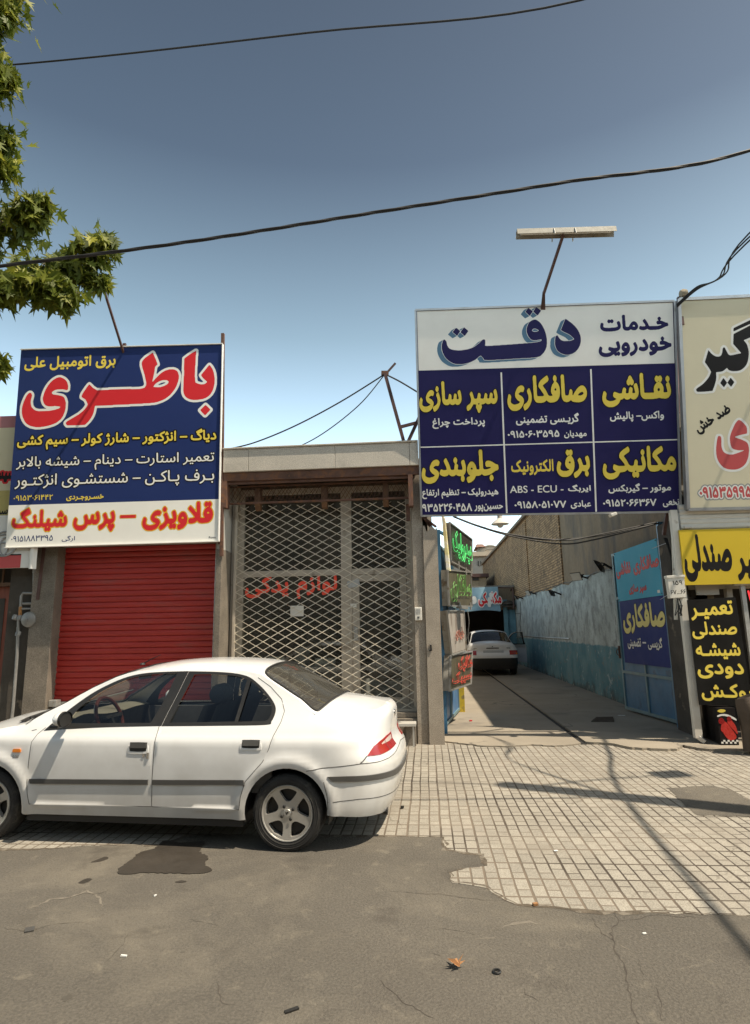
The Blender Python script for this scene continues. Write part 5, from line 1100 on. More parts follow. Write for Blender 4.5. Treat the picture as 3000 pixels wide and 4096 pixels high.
# cloth banner on the garage
m_bann = mat('blue_banner_cloth', (.26, .42, .52), .8, .1, 3); qn = Quad((.7, 27.9, 2.42), (3.37, 27.9, 2.36), (.7, 27.9, 3.42), (3.29, 27.9, 3.46))
bn_ = thing('cloth_banner', 'sagging blue cloth banner with red words above the garage opening', 'banner', (2, 27.9, 2.4))
mb = MB(); mb.grid(lambda u, v: qn.P(u, v)+Vector((0, -.06*math.sin(u*9+1)*(1-v*.6)-.015*math.sin(u*21), -.05*math.sin(u*6.3)*(1-v))), 40, 8); cl_ = mb.build('cloth', m_bann, bn_, smooth='all', fix=False)
qn2 = Quad(*[p+Vector((0, -.22, 0)) for p in qn.c])
lo = lettering(qn2, c3, [('مکانیکی', (535, 795, 770, 945), B2, [(.035, 1)], 0), ('صافکاری', (255, 800, 512, 940), B2, [(.035, 1)], 0)], [m_redp, m_whitep], bn_)
for o in lo:
    for v in o.data.vertices:
        w = to_local(o).inverted() @ v.co; u = (w.x-.7)/2.63; vv = (w.z-2.4)/1.04
        w.y += .22-.06*math.sin(u*9+1)*(1-vv*.6)-.015*math.sin(u*21)-.10; v.co = to_local(o) @ w
# ---------------------------------------------------------------- saloon car body as one smooth measured surface
CW_, RAX, FAX = 1.70, 0., 2.62                      # width, rear and front axle
HW = CW_/2
YT = np.array([[.0, .07], [.15, .045], [.22, .03], [.30, .014], [.40, .008], [.50, .004], [.64, 0], [.72, 0], [.79, .003], [.825, .014], [.86, .036], [.90, .056], [.95, .085], [1.0, .115], [1.1, .170], [1.2, .213], [1.3, .248], [1.345, .268], [1.37, .285], [1.45, .34]])
DR = np.array([[.10, .17], [.154, .14], [.195, .096], [.28, .06], [.36, .037], [.43, .02], [.5, .012], [.6, 0], [.66, .012], [.687, .029], [.742, .072], [.79, .084], [.90, .080], [.95, .080], [1.0, .086], [1.02, .10], [1.05, .15]])
DFt = np.array([[.10, .14], [.2, .06], [.3, .02], [.45, 0], [.55, .01], [.62, .05], [.70, .09], [.78, .14], [.85, .22], [.95, .4]])
NS = 3.0
def arc_table(Lx):
    ph = np.linspace(0, math.pi/2, 400); x = Lx*np.sin(ph)**(2/NS); y = HW-HW*np.cos(ph)**(2/NS)
    s = np.concatenate([[0], np.cumsum(np.hypot(np.diff(x), np.diff(y)))]); return s, ph
TR, TF = arc_table(.64), arc_table(.80)
UR, UF = -.20-TR[0][-1], 2.75+TF[0][-1]
def Sraw(u, z):
    ins = float(np.interp(z, YT[:, 0], YT[:, 1]))
    uc = min(max(u, -.2), 2.75); ins += .018*((uc-1.3)/1.45)**4
    for ax_ in (RAX, FAX):
        d = math.hypot(u-ax_, z-.277)
        if z > .2: ins -= .024*math.exp(-((d-.385)/.045)**2)
    if u < -.20:
        ph = np.interp(-.20-u, *TR); cx, cy = math.sin(ph)**(2/NS), max(0, math.cos(ph))**(2/NS)
        return Vector((-.20-(.64-np.interp(z, DR[:, 0], DR[:, 1]))*cx, HW-(HW-ins)*cy, z))
    if u > 2.75:
        ph = np.interp(u-2.75, *TF); cx, cy = math.sin(ph)**(2/NS), max(0, math.cos(ph))**(2/NS)
        return Vector((2.75+(.80-np.interp(z, DFt[:, 0], DFt[:, 1]))*cx, HW-(HW-ins)*cy, z))
    return Vector((u, ins, z))
def ztop(u):
    return float(np.interp(u, [UR, -.9, -.62, -.45, -.22, 2.36, 2.6, 3.0, 3.4, UF], [1.03, 1.012, .99, .986, 1.0, .925, .885, .81, .745, .70]))
def S(u, z):
    p = Sraw(u, z)
    if u < -.18 or u > 2.3:                         # shoulders roll over into boot lid and bonnet
        k = (z-(ztop(u)-.07))/.07
        if k > 0:
            k = min(k, 1); w = min(1, max(0, (-.18-u)/.1 if u < 0 else (u-2.3)/.15)); q = Sraw(u, z)
            c = Vector((min(max(q.x, 0), 2.5), HW, z)); dv = Vector((c.x-q.x, (c.y-q.y), 0)); dv.normalize(); p = q+dv*.035*k*k*w
    return p
def Nrm(u, z):
    a = S(u+.004, z)-S(u-.004, z); b = S(u, z+.004)-S(u, z-.004); n = a.cross(b); n.normalize()
    return n if n.y < 0 or n.x < 0 or True else -n
def dense0(l, step=.03):
    out = []
    for a, b in zip(l, l[1:]+l[:1]):
        n = max(1, int(math.hypot(b[0]-a[0], b[1]-a[1])/step)); out += [(a[0]+(b[0]-a[0])*i/n, a[1]+(b[1]-a[1])*i/n) for i in range(n)]
    return out
def arch(cx, r, a0, a1, n=22): return [(cx+r*math.cos(R(a0+(a1-a0)*i/n)), .277+r*math.sin(R(a0+(a1-a0)*i/n))) for i in range(n+1)]
BOT = [(UR, .20), (-.95, .21), (-.60, .245), (-.345, .272)]+arch(0, .338, 181, -9)+[(.345, .224), (1.3, .222), (2.27, .218)]+arch(2.62, .338, 189, -9)[0:]+[(2.97, .215), (3.2, .2), (UF, .19)]
RAIL = [(2.36, .925), (2.22, 1.008), (2.067, 1.085), (1.95, 1.152), (1.839, 1.213), (1.73, 1.262), (1.636, 1.303), (1.54, 1.332), (1.45, 1.35), (1.2, 1.368), (.95, 1.372), (.65, 1.364), (.45, 1.345), (.315, 1.318), (.105, 1.201), (-.064, 1.106), (-.20, 1.004)]
TOPL = [(UF, .70), (3.4, .745), (3.0, .81), (2.6, .885)]+RAIL+[(-.45, .986), (-.62, .99), (-.9, 1.012), (UR, 1.03)]
SIDE = dense0(BOT+TOPL)
WINF_O = smooth_loop([(2.16, .875), (2.05, .99), (1.914, 1.109), (1.767, 1.205), (1.568, 1.292), (1.392, 1.330), (1.20, 1.342), (.970, 1.346), (1.018, 1.20), (1.072, 1.03), (1.098, .917), (1.6, .905), (2.02, .885)], 4, {0, 7, 10})
WINF_G = smooth_loop([(1.964, .935), (1.909, 1.046), (1.764, 1.171), (1.615, 1.245), (1.516, 1.285), (1.378, 1.313), (1.20, 1.325), (1.075, 1.328), (1.13, 1.14), (1.20, .94), (1.5, .937), (1.8, .933)], 4, {0, 7, 9})
WINR_O = smooth_loop([(.967, 1.345), (.75, 1.340), (.584, 1.330), (.476, 1.314), (.395, 1.288), (.305, 1.228), (.22, 1.155), (.150, 1.076), (.135, 1.02), (.155, .955), (.20, .930), (.6, .922), (1.095, .916), (1.069, 1.03), (1.015, 1.2)], 4, {0, 12})
WINR_G = smooth_loop([(.910, 1.318), (.75, 1.318), (.584, 1.308), (.50, 1.296), (.425, 1.272), (.445, 1.15), (.468, .953), (.7, .948), (1.035, .942), (.99, 1.1)], 4, {0, 4, 6, 8})
WINQ_G = smooth_loop([(.390, 1.262), (.32, 1.215), (.245, 1.150), (.180, 1.072), (.168, 1.02), (.195, .962), (.30, .955), (.438, .952), (.415, 1.12)], 4, {0, 7})
DOORF = [(2.152, .900), (2.205, .85), (2.236, .79), (2.245, .6), (2.242, .477), (2.225, .38), (2.205, .30), (1.127, .305), (1.130, .5), (1.122, .825), (1.10, .917), (.972, 1.36), (1.25, 1.357), (1.45, 1.338), (1.62, 1.292), (1.82, 1.205), (2.05, 1.06), (2.17, .94)]
DOORR = [(1.117, .917), (1.117, .825), (1.124, .5), (1.121, .305), (.378, .305), (.365, .40), (.330, .513), (.25, .60), (.193, .660), (.145, .76), (.121, .847), (.075, .95), (.06, 1.03), (.10, 1.12), (.208, 1.215), (.33, 1.29), (.48, 1.345), (.7, 1.358), (.965, 1.36)]

def inside(poly, P):
    """even-odd test of many points against one closed loop"""
    P = np.asarray(P, float); q = np.asarray(poly, float); r = np.roll(q, -1, 0); c = np.zeros(len(P), bool)
    for (x0, y0), (x1, y1) in zip(q, r):
        if y0 == y1: continue
        m = ((y0 > P[:, 1]) != (y1 > P[:, 1])); c ^= m & (P[:, 0] < (x1-x0)*(P[:, 1]-y0)/(y1-y0)+x0)
    return c
def cdt(loops, gx, gy):
    """triangulate loops over a background grid; returns 2-D points, triangles, centroids"""
    V, E = [], []
    for l in loops:
        n0 = len(V); V += [Vector(p) for p in l]; E += [(n0+i, n0+(i+1) % len(l)) for i in range(len(l))]
    al = np.array([p for l in loops for p in l]); big = loops[0]
    gp_ = [(x, y) for x in gx for y in gy]; ok = inside(big, gp_); dmin = .3*min([.1]+[np.diff(g).min() for g in (gx, gy) if len(g) > 1])
    for p, k in zip(gp_, ok):
        if k and np.min(np.abs(al-p).sum(1)) > dmin: V.append(Vector(p))
    vo, _, fo, _, _, _ = delaunay_2d_cdt(V, E, [], 0, 1e-6)
    pts = np.array([(v.x, v.y) for v in vo]); T = [tuple(f) for f in fo]; C = np.array([pts[list(t)].mean(0) for t in T])
    return pts, T, C
def lift(pts, T, fn, mirror=False):
    used = sorted({i for t in T for i in t}); ix = {k: j for j, k in enumerate(used)}
    V = [fn(*pts[k]) for k in used]
    if mirror: V = [Vector((v.x, CW_-v.y, v.z)) for v in V]
    return V, [tuple(ix[i] for i in (t[::-1] if mirror else t)) for t in T]
GX = np.concatenate([np.arange(UR+.02, -.2, .035), np.arange(-.2, 2.75, .032), np.arange(2.78, UF, .05)])
GZ = np.concatenate([np.arange(.22, .78, .03), np.arange(.79, 1.05, .018), np.arange(1.07, 1.4, .04)])

def patch(mb, loop, off, mirror=False, thick=0., g=.03, holes=(), fn=None):
    """a piece lying on the body surface, lifted by off, with a rim of the given thickness"""
    xs = [p[0] for p in loop]; ys = [p[1] for p in loop]
    pts, T, C = cdt([loop]+list(holes), np.arange(min(xs)-.01, max(xs)+.01, g)+.0007, np.arange(min(ys)-.01, max(ys)+.01, g)+.0007)
    k = inside(loop, C)
    for h in holes: k &= ~inside(h, C)
    T = [t for t, a in zip(T, k) if a]
    f = fn or (lambda u, z: S(u, z)+Nrm(u, z)*off)
    V, F = lift(pts, T, f, mirror); mb.add(V, F)
    if thick:
        f2 = (lambda u, z: S(u, z)+Nrm(u, z)*(off-thick)); n = len(loop)
        V = [f(*p) for p in loop]+[f2(*p) for p in loop]
        if mirror: V = [Vector((v.x, CW_-v.y, v.z)) for v in V]
        mb.add(V, [(i, (i+1) % n, n+(i+1) % n, n+i) for i in range(n)])
def ribbon(mb, line, w, off, mirror=False, closed=False):
    n = len(line); V = []
    for i in range(n):
        a, b = line[max(i-1, 0)], line[min(i+1, n-1)]; d = Vector((b[0]-a[0], b[1]-a[1])); d.normalize(); s = Vector((-d.y, d.x))*w/2
        for k in (-1, 1): u, z = line[i][0]+s.x*k, line[i][1]+s.y*k; V.append(S(u, z)+Nrm(u, z)*off)
    if mirror: V = [Vector((v.x, CW_-v.y, v.z)) for v in V]
    mb.add(V, [(2*i, 2*i+1, 2*i+3, 2*i+2) for i in range(n-1)])
def dense(line, step=.04):
    out = []
    for a, b in zip(line[:-1], line[1:]):
        n = max(1, int(math.hypot(b[0]-a[0], b[1]-a[1])/step)); out += [(a[0]+(b[0]-a[0])*i/n, a[1]+(b[1]-a[1])*i/n) for i in range(n)]
    return out+[line[-1]]

# middle line of the cabin, station by station with the rail
MID = [(2.52, .955), (2.30, 1.025), (2.13, 1.100), (2.01, 1.166), (1.90, 1.226), (1.79, 1.278), (1.69, 1.322), (1.60, 1.356), (1.51, 1.382), (1.25, 1.426), (.95, 1.437), (.62, 1.428), (.40, 1.405), (.275, 1.376), (.06, 1.27), (-.12, 1.170), (-.285, 1.092)]
NST = len(RAIL)
def top_pt(s, t):
    """s: station 0..NST-1, t: -1 near edge .. 1 far edge"""
    i = np.arange(NST); E = Sraw(float(np.interp(s, i, [p[0] for p in RAIL])), float(np.interp(s, i, [p[1] for p in RAIL])))
    mx, mz = float(np.interp(s, i, [p[0] for p in MID])), float(np.interp(s, i, [p[1] for p in MID])); k = 1-abs(t)
    b = 1-(1-k)**2.0; bz = 1-(1-k)**2.6
    y = E.y+(HW-E.y)*k
    return Vector((E.x+(mx-E.x)*b, y if t <= 0 else CW_-y, E.z+(mz-E.z)*bz))
def coons(b0, b1, l0, l1, nu, nv):
    """surface between row curves b0 (v=0), b1 (v=1) over u and column curves l0 (u=0), l1 (u=1) over v"""
    c00, c10, c01, c11 = b0(0), b0(1), b1(0), b1(1)
    def f(u, v): return b0(u)*(1-v)+b1(u)*v+l0(v)*(1-u)+l1(v)*u-(c00*(1-u)*(1-v)+c10*u*(1-v)+c01*(1-u)*v+c11*u*v)
    return f

m_carw = mat('white_car_paint', (.81, .81, .80), .16, .01, 2, coat=.5, spec=.5)
m_carw.node_tree.nodes['Principled BSDF'].inputs['Coat Roughness'].default_value = .06
def add_dust(m):
    """road dust on the lower panels: a film that thins out upwards"""
    nt = m.node_tree; N = nt.nodes; L = nt.links; B = N['Principled BSDF']; src = B.inputs['Base Color'].links[0].from_socket
    g = N.new('ShaderNodeNewGeometry'); s_ = N.new('ShaderNodeSeparateXYZ'); L.new(g.outputs['Position'], s_.inputs[0]); n = N.new('ShaderNodeTexNoise'); n.inputs['Scale'].default_value = 5; n.inputs['Detail'].default_value = 8; L.new(g.outputs['Position'], n.inputs['Vector'])
    a = N.new('ShaderNodeMath'); a.operation = 'MULTIPLY_ADD'; L.new(n.outputs['Fac'], a.inputs[0]); a.inputs[1].default_value = .5; L.new(s_.outputs[2], a.inputs[2])
    r_ = N.new('ShaderNodeMapRange'); L.new(a.outputs[0], r_.inputs[0]); r_.inputs[1].default_value = .42; r_.inputs[2].default_value = 1.04; r_.inputs[3].default_value = .62; r_.inputs[4].default_value = 0
    x = N.new('ShaderNodeMix'); x.data_type = 'RGBA'; L.new(r_.outputs[0], x.inputs[0]); L.new(src, x.inputs[6]); x.inputs[7].default_value = (.34, .31, .265, 1); L.new(x.outputs[2], B.inputs['Base Color'])
add_dust(m_carw)
m_trim = mat('black_trim', (.022, .021, .020), .45, .1, 4); m_strip = mat('grey_rubber_strip', (.075, .072, .068), .5, .15, 4); m_tyre = mat('tyre_rubber', (.030, .028, .026), .8, .25, 6, .1, 60, stain=(.07, .065, .055), sscale=6, sthr=.58)
m_alloy = mat('dusty_alloy', (.50, .48, .44), .38, .12, 8, metal=.55); m_cabin = mat('grey_cabin', (.17, .165, .16), .8, .2, 4); m_beigec = mat('beige_cabin', (.24, .22, .17), .8, .1, 4); m_seat = mat('dark_blue_seat', (.03, .036, .045), .9, .2, 6); m_redwood = mat('red_wheel', (.085, .022, .015), .35, .2, 6)
m_wglass = glass('car_window_glass', (.66, .68, .67)); m_bglass = glass('rear_window_glass', (.42, .43, .40), .02, dust=.13)
m_lred = mat('red_lamp', (.33, .022, .020), .2, .06, 8, coat=.6); m_lwhite = mat('clear_lamp', (.62, .52, .48), .12, .08, 8, coat=.6); m_lor = mat('orange_lamp', (.75, .22, .02), .15, .05, 8, coat=.5); m_chrome = mat('chrome', (.7, .7, .7), .15, .05, 4, metal=1.)
m_gapl = mat('panel_gap', (.06, .055, .05), .9, .1)
m_plateb = mat('grey_plate', (.42, .44, .46), .5, .05, 5)

def wheel(parent, x, near, spin=0.):
    """tyre with pressed-in five-spoke rim; near: which side it faces"""
    y0 = .03 if near else CW_-.03; sg = 1 if near else -1; c = Vector((x, y0, .277)); ax = Vector((0, sg, 0))
    w = thing_child('wheel', parent)
    mb = MB(); mb.lathe([(.205, .012), (.215, .004), (.235, -.002), (.262, .002), (.278, .016), (.288, .04), (.290, .10), (.288, .15), (.278, .175), (.25, .185), (.205, .18)], c, ax, 48); ty = mb.build('tyre', m_tyre, w, smooth=True, world=False, angle=50)
    mb = MB()
    for rr in (.224, .252, .268): mb.tube([c+Vector((math.cos(t)*rr, sg*(-.001 if rr < .26 else .006), math.sin(t)*rr)) for t in [i*math.pi/24 for i in range(48)]], .0025, 4, closed=True)
    for k in range(44):
        t = k*2*math.pi/44; p = c+Vector((math.cos(t)*.279, sg*.03, math.sin(t)*.279)); mb.obox(p, Vector((math.cos(t), 0, math.sin(t)))*.006, (0, .014, 0), Vector((-math.sin(t), 0, math.cos(t)))*.004)
    mb.build('tread', m_tyre, ty, world=False)
    mb = MB(); mb.lathe([(.210, .010), (.204, .002), (.198, .004), (.192, .02), (.182, .06), (.178, .15)], c, ax, 48)
    loops = [[(.194*math.cos(t), .194*math.sin(t)) for t in [i*math.pi/36 for i in range(72)]]]
    for k in range(5):                              # five openings between five spokes
        a = 2*math.pi*k/5+math.pi/2+spin; q = []
        for r_, da in ((.084, -.13), (.10, -.30), (.14, -.405), (.166, -.43), (.176, -.36), (.181, 0), (.176, .36), (.166, .43), (.14, .405), (.10, .30), (.084, .13)): q.append((r_*math.cos(a+da), r_*math.sin(a+da)))
        loops.append(smooth_loop(q, 3))
    pts, T, C = cdt(loops, np.arange(-.2, .2, .022)+.003, np.arange(-.2, .2, .022)+.003)
    k_ = inside(loops[0], C)
    for l in loops[1:]: k_ &= ~inside(l, C)
    T = [t for t, q in zip(T, k_) if q]
    def dish(px, pz): r_ = math.hypot(px, pz); return .012+.014*(1-min(1, r_/.19)**2)-.010*math.exp(-(r_/.06)**2)
    f = lambda px, pz: c+Vector((px, sg*dish(px, pz), pz))
    V, F = lift(pts, T, f); mb.add(V, F if near else [t[::-1] for t in F])
    for l in loops[1:]:
        n = len(l); V = [f(*p) for p in l]+[f(*p)+Vector((0, sg*.035, 0)) for p in l]; mb.add(V, [(i, (i+1) % n, n+(i+1) % n, n+i) for i in range(n)])
    rim = mb.build('rim', m_alloy, w, smooth=True, world=False, angle=35)
    mb = MB(); mb.lathe([(0, .07), (.17, .07), (.178, .10)], c, ax, 32); mb.build('brake_disc', m_trim, w, world=False)
    mb = MB()
    for k in range(4):
        a = math.pi/4+.25+k*math.pi/2; mb.lathe([(0, .008), (.010, .009), (.013, .014)], c+Vector((math.cos(a)*.052, 0, math.sin(a)*.052)), ax, 10)
    mb.build('wheel_bolt', m_trim, rim, world=False)
    mb = MB(); mb.lathe([(0, .012), (.026, .013), (.03, .017)], c, ax, 20); cap = mb.build('centre_cap', m_alloy, rim, world=False)
    mb = MB(); mb.prism([c+Vector((px*.001, sg*.0112, pz*.001)) for px, pz in [(-14, 2), (-4, 14), (4, 4), (14, 12), (10, -6), (2, -14), (-4, -2)]], (0, sg*.003, 0)); mb.build('emblem', m_trim, cap, world=False)
    return w
def thing_child(name, parent):
    o = bpy.data.objects.new(name, None); col.objects.link(o); o.parent = parent; o.empty_display_size = .1; return o

def saloon(root, white, bumper, lamp_loops, alley=False):
    near_far = (False, True)
    # ---- shells
    lower = [(UR-.01, .1), (UR-.01, .69), (-1.2, .672), (-1.01, .65), (-.91, .64), (-.76, .635), (-.59, .64), (-.289, .618), (-.163, .598), (-.20, .2)]   # rear bumper zone
    if alley: lower = [(UR-.01, .1), (UR-.01, .555), (-1.2, .555), (-1.01, .555), (-.91, .555), (-.76, .555), (-.59, .555), (-.4, .55), (-.30, .55), (-.20, .2)]
    front = [(UF+.01, .1), (UF+.01, .52), (3.3, .55), (3.0, .56), (2.93, .50), (2.9, .1)]
    loops = [SIDE, WINF_O, WINR_O, DOORF, DOORR]
    V0 = dense(lower[1:9], .04); loops.append(V0+[(x, z-.0012) for x, z in V0[::-1]])     # a seam along the bumper's top edge
    pts, T, C = cdt(loops, GX, GZ)
    side = inside(SIDE, C); wf, wr = inside(WINF_O, C), inside(WINR_O, C); df, dr_ = inside(DOORF, C), inside(DOORR, C); rb = inside(lower, C) | inside(front, C)
    lab = np.where(~side | wf | wr, -1, np.where(df, 1, np.where(dr_, 2, np.where(rb, 3, 0))))
    body = MB(); bump = (MB(), MB()); doors = []
    for mir in near_far:
        V, F = lift(pts, [t for t, q in zip(T, lab) if q == 0], S, mir); body.add(V, F)
        for b_, rear in zip(bump, (True, False)):
            V, F = lift(pts, [t for t, q, c in zip(T, lab, C) if q == 3 and (c[0] < 1) == rear], S, mir); b_.add(V, F)
        for key, nm in ((1, 'front_door'), (2, 'rear_door')):
            mb = MB(); V, F = lift(pts, [t for t, q in zip(T, lab) if q == key], S, mir); mb.add(V, F)
            doors.append((mb.build('door', white, root, smooth='all', world=False, fix=False), key, mir))
    # boot lid and bonnet
    us = lambda a, b: (lambda t: S(a+(b-a)*t, ztop(a+(b-a)*t)))
    UC = -.2-(TR[0][-1])*.42
    def mid_rear(v): a, b = Vector((MID[-1][0], HW, MID[-1][1])), S(UR, ztop(UR)); p = a.lerp(b, v); p.z += .010*math.sin(math.pi*v); return p
    tr = coons(lambda u: top_pt(NST-1, -1+u), lambda u: S(UC+(UR-UC)*u, ztop(UC+(UR-UC)*u)), us(-.20, UC), mid_rear, 0, 0)
    UCF = 2.75+TF[0][-1]*.45
    def mid_front(v): a, b = Vector((MID[0][0], HW, MID[0][1])), S(UF, ztop(UF)); p = a.lerp(b, v); p.z += .075*math.sin(math.pi*v)**.9; return p
    hd = coons(lambda u: top_pt(0, -1+u), lambda u: S(UCF+(UF-UCF)*u, ztop(UCF+(UF-UCF)*u)), us(2.36, UCF), mid_front, 0, 0)
    for fn, nm in ((tr, 'boot_lid'), (hd, 'bonnet')):
        mb = MB()
        for mir in near_far:
            g = (lambda u, v: fn(u, v)) if not mir else (lambda u, v: Vector((fn(u, v).x, CW_-fn(u, v).y, fn(u, v).z)))
            mb.grid(g, 16, 16, flip=(mir != (nm == 'bonnet')))
        mb.build(nm, white, root, smooth='all', world=False, fix=True)
    # roof, windscreen, rear window
    ts = np.linspace(-1, 1, 33)[1:-1]; ss = np.arange(.37, NST-1, .5)
    big = [(0, -1)]+[(s, -1) for s in range(1, NST-1)]+[(NST-1, -1)]+[(NST-1, t) for t in np.linspace(-1, 1, 25)[1:-1]]+[(NST-1, 1)]+[(s, 1) for s in range(NST-2, 0, -1)]+[(0, 1)]+[(0, t) for t in np.linspace(1, -1, 25)[1:-1]]
    ws = [(.25, -.93), (1, -.93), (3, -.925), (5, -.92), (7, -.90), (8.0, -.80), (8.15, -.5), (8.2, 0), (8.15, .5), (8.0, .80), (7, .90), (5, .92), (3, .925), (1, .93), (.25, .93), (.2, .5), (.2, 0), (.2, -.5)]
    rw = [(13.0, -.80), (12.88, -.5), (12.8, 0), (12.88, .5), (13.0, .80), (13.25, .93), (14, .955), (15, .955), (15.8, .95), (15.96, .86), (15.96, .5), (15.96, 0), (15.96, -.5), (15.96, -.86), (15.8, -.95), (15, -.955), (14, -.955), (13.25, -.93)]
    pts2, T2, C2 = cdt([big, ws, rw], ss, ts)
    k1, k2 = inside(ws, C2), inside(rw, C2); ins_ = inside(big, C2)
    mb = MB(); V, F = lift(pts2, [t for t, a, b, c in zip(T2, k1, k2, ins_) if c and not a and not b], top_pt); mb.add(V, F); mb.build('roof', white, root, smooth='all', world=False, fix=True)
    for k, nm, gl in ((k1, 'windscreen', m_wglass), (k2, 'rear_window', m_wglass if alley else m_bglass)):
        mb = MB(); V, F = lift(pts2, [t for t, a in zip(T2, k) if a], lambda s, t: top_pt(s, t)-Vector((0, 0, .004))); mb.add(V, F); wn_ = mb.build(nm, gl, root, smooth='all', world=False, fix=True)
        mb = MB(); lp_ = ws if nm == 'windscreen' else rw; P = [top_pt(*p) for p in smooth_loop(lp_, 4)]; mb.tube(P, .011, 5, closed=True); mb.build('seal', m_trim, wn_, world=False)
    body.build('body', white, root, smooth='all', world=False, fix=False)
    for b_ in bump: b_.build('bumper', bumper, root, smooth='all', world=False, fix=False)
    # underside, wheel housings
    mb = MB(); mb.box((-.60, .30, .24), (-.36, CW_-.30, .6)); mb.box((.36, .05, .165), (2.25, CW_-.05, .40)); mb.box((2.98, .1, .19), (3.3, CW_-.1, .6)); mb.box((-.36, .26, .3), (3.0, CW_-.26, .5))
    for cx in (RAX, FAX):
        for y0, y1 in ((.02, .26), (CW_-.26, CW_-.02)):
            A_ = [R(-12+204*i/24) for i in range(25)]; mb.add([(cx+.345*math.cos(t), y, .277+.345*math.sin(t)) for y in (y0, y1) for t in A_], [(i, i+1, 26+i, 25+i) for i in range(24)])
        mb.box((cx-.34, .27, .25), (cx+.34, .275, .62)); mb.box((cx-.34, CW_-.275, .25), (cx+.34, CW_-.27, .62))
    mb.build('underbody', m_trim, root, world=False)
    # windows in the doors: black frames and glass
    for dobj, key, mir in doors:
        O, Gs = (WINF_O, [WINF_G]) if key == 1 else (WINR_O, [WINR_G, WINQ_G])
        mb = MB(); patch(mb, O, .002, mir, g=.05, holes=Gs); mb.build('window_frame', m_trim, dobj, world=False, smooth='all', fix=False)
        mb = MB()
        for G in Gs: patch(mb, G, -.012, mir, g=.07)
        mb.build('window', m_wglass, dobj, world=False, smooth='all', fix=False)
        # pocket and pull of the handle
        (x0, x1, z0, z1) = (1.184, 1.331, .727, .797) if key == 1 else (.224, .368, .763, .823)
        lp_ = smooth_loop([(x1-.012, z0), (x1, z0+.012), (x1, z1-.008), (x1-.008, z1), (x0+.008, z1), (x0, z1-.008), (x0, z0+.012), (x0+.012, z0)], 2)
        mb = MB(); patch(mb, lp_, .0022, mir, g=.05); hn = mb.build('handle', m_trim, dobj, world=False, fix=False)
        e = .016; lp2 = smooth_loop([(x1+e-.02, z0-e), (x1+e, z0), (x1+e-.006, z1-.02), (x1, z0+.012), (x1-.012, z0), (x0+.012, z0), (x0, z0+.012), (x0-e+.006, z1-.02), (x0-e, z0), (x0-e+.02, z0-e)], 2)
        mb = MB(); patch(mb, lp2, .006, mir, .006, g=.05); mb.build('handle_rim', white, hn, world=False, smooth=True)
        mb = MB(); patch(mb, [(x1-.006, z1-.004), (x1-.006, z1-.042), (x0+.006, z1-.042), (x0+.006, z1-.004)], .014, mir, .012, g=.05); mb.build('pull', m_strip, hn, world=False, smooth=True)
        if key == 1 and not alley:
            mb = MB(); u, z = 1.205, .697; p = S(u, z); p = p if not mir else Vector((p.x, CW_-p.y, p.z)); sg = -1 if not mir else 1
            mb.lathe([(0, .006), (.012, .006), (.015, .0)], p, (0, sg, 0), 14); mb.obox(p+Vector((-.038, sg*.004, .0)), (.009, 0, 0), (0, .006, 0), (0, 0, .022)); mb.build('lock', m_chrome, dobj, world=False)
        # rubbing strip
        st = [(2.214, .462), (2.225, .498), (1.158, .512), (1.158, .475)] if key == 1 else [(1.117, .474), (1.117, .512), (.343, .524), (.33, .488)]
        mb = MB(); st_ = dense(st+st[:1], .08)[:-1]; patch(mb, st_, .011, mir, .012, g=.06); mb.build('rubbing_strip', m_strip, dobj, world=False, smooth=True, angle=30)
        mb = MB(); ribbon(mb, dense((DOORF if key == 1 else DOORR)[:7 if key == 1 else 5], .04), .0045, .0012, mir)
        ribbon(mb, dense([(2.205, .302), (1.127, .305)] if key == 1 else [(1.121, .305), (.378, .305), (.365, .40), (.330, .513), (.25, .60), (.193, .660), (.145, .76), (.121, .847), (.075, .95), (.06, 1.03), (.10, 1.12), (.208, 1.215), (.33, 1.29)], .03), .0045, .0012, mir)
        mb.build('door_gap', m_gapl, dobj, world=False, fix=False)
    # lamps and trim
    for mir in near_far:
        for lp_, m_, off in lamp_loops:
            mb = MB(); patch(mb, lp_, off, mir, .012, g=.03); o = mb.build('tail_lamp', m_, root, world=False, smooth=True, angle=30)
        hl = [(2.95, .70), (3.02, .60), (UF-.45, .575), (UF-.45, .68), (3.3, .73), (3.1, .765)]
        mb = MB(); patch(mb, dense(hl+hl[:1], .06)[:-1], .004, mir, .01, g=.05); mb.build('headlight', m_lwhite, root, world=False, smooth=True)
    mb = MB()
    for mir in near_far: patch(mb, dense([(UF-.40, .58), (UF, .58), (UF, .67), (UF-.40, .67), (UF-.40, .58)], .06)[:-1], .003, mir, .01, g=.06)
    mb.build('radiator_grille', m_trim, root, world=False)
    # cabin
    mb = MB(); mb.box((-.1, .12, .40), (2.35, CW_-.12, .46)); mb.box((.15, .10, .46), (2.1, .13, .90)); mb.box((.15, CW_-.13, .46), (2.1, CW_-.10, .90)); mb.box((-.35, .22, .93), (.22, CW_-.22, .95)); mb.build('cabin_floor', m_cabin, root, world=False)
    mb = MB(); mb.grid(lambda u, v: Vector((2.48-.46*v+.03*math.sin(u*9)*v, .13+(CW_-.26)*u, .90+.05*math.sin(v*2.6)+.035*math.exp(-((u-.22)/.13)**2)*v)), 24, 10); db_ = mb.build('dashboard', m_beigec, root, world=False, smooth=True)
    mb = MB(); mb.grid(lambda u, v: Vector((2.02+.10*v+.03*math.sin(u*9), .13+(CW_-.26)*u, .922-.40*v+.035*math.exp(-((u-.22)/.13)**2)*(1-v))), 24, 4); mb.build('dash_front', m_trim, db_, world=False, smooth=True)
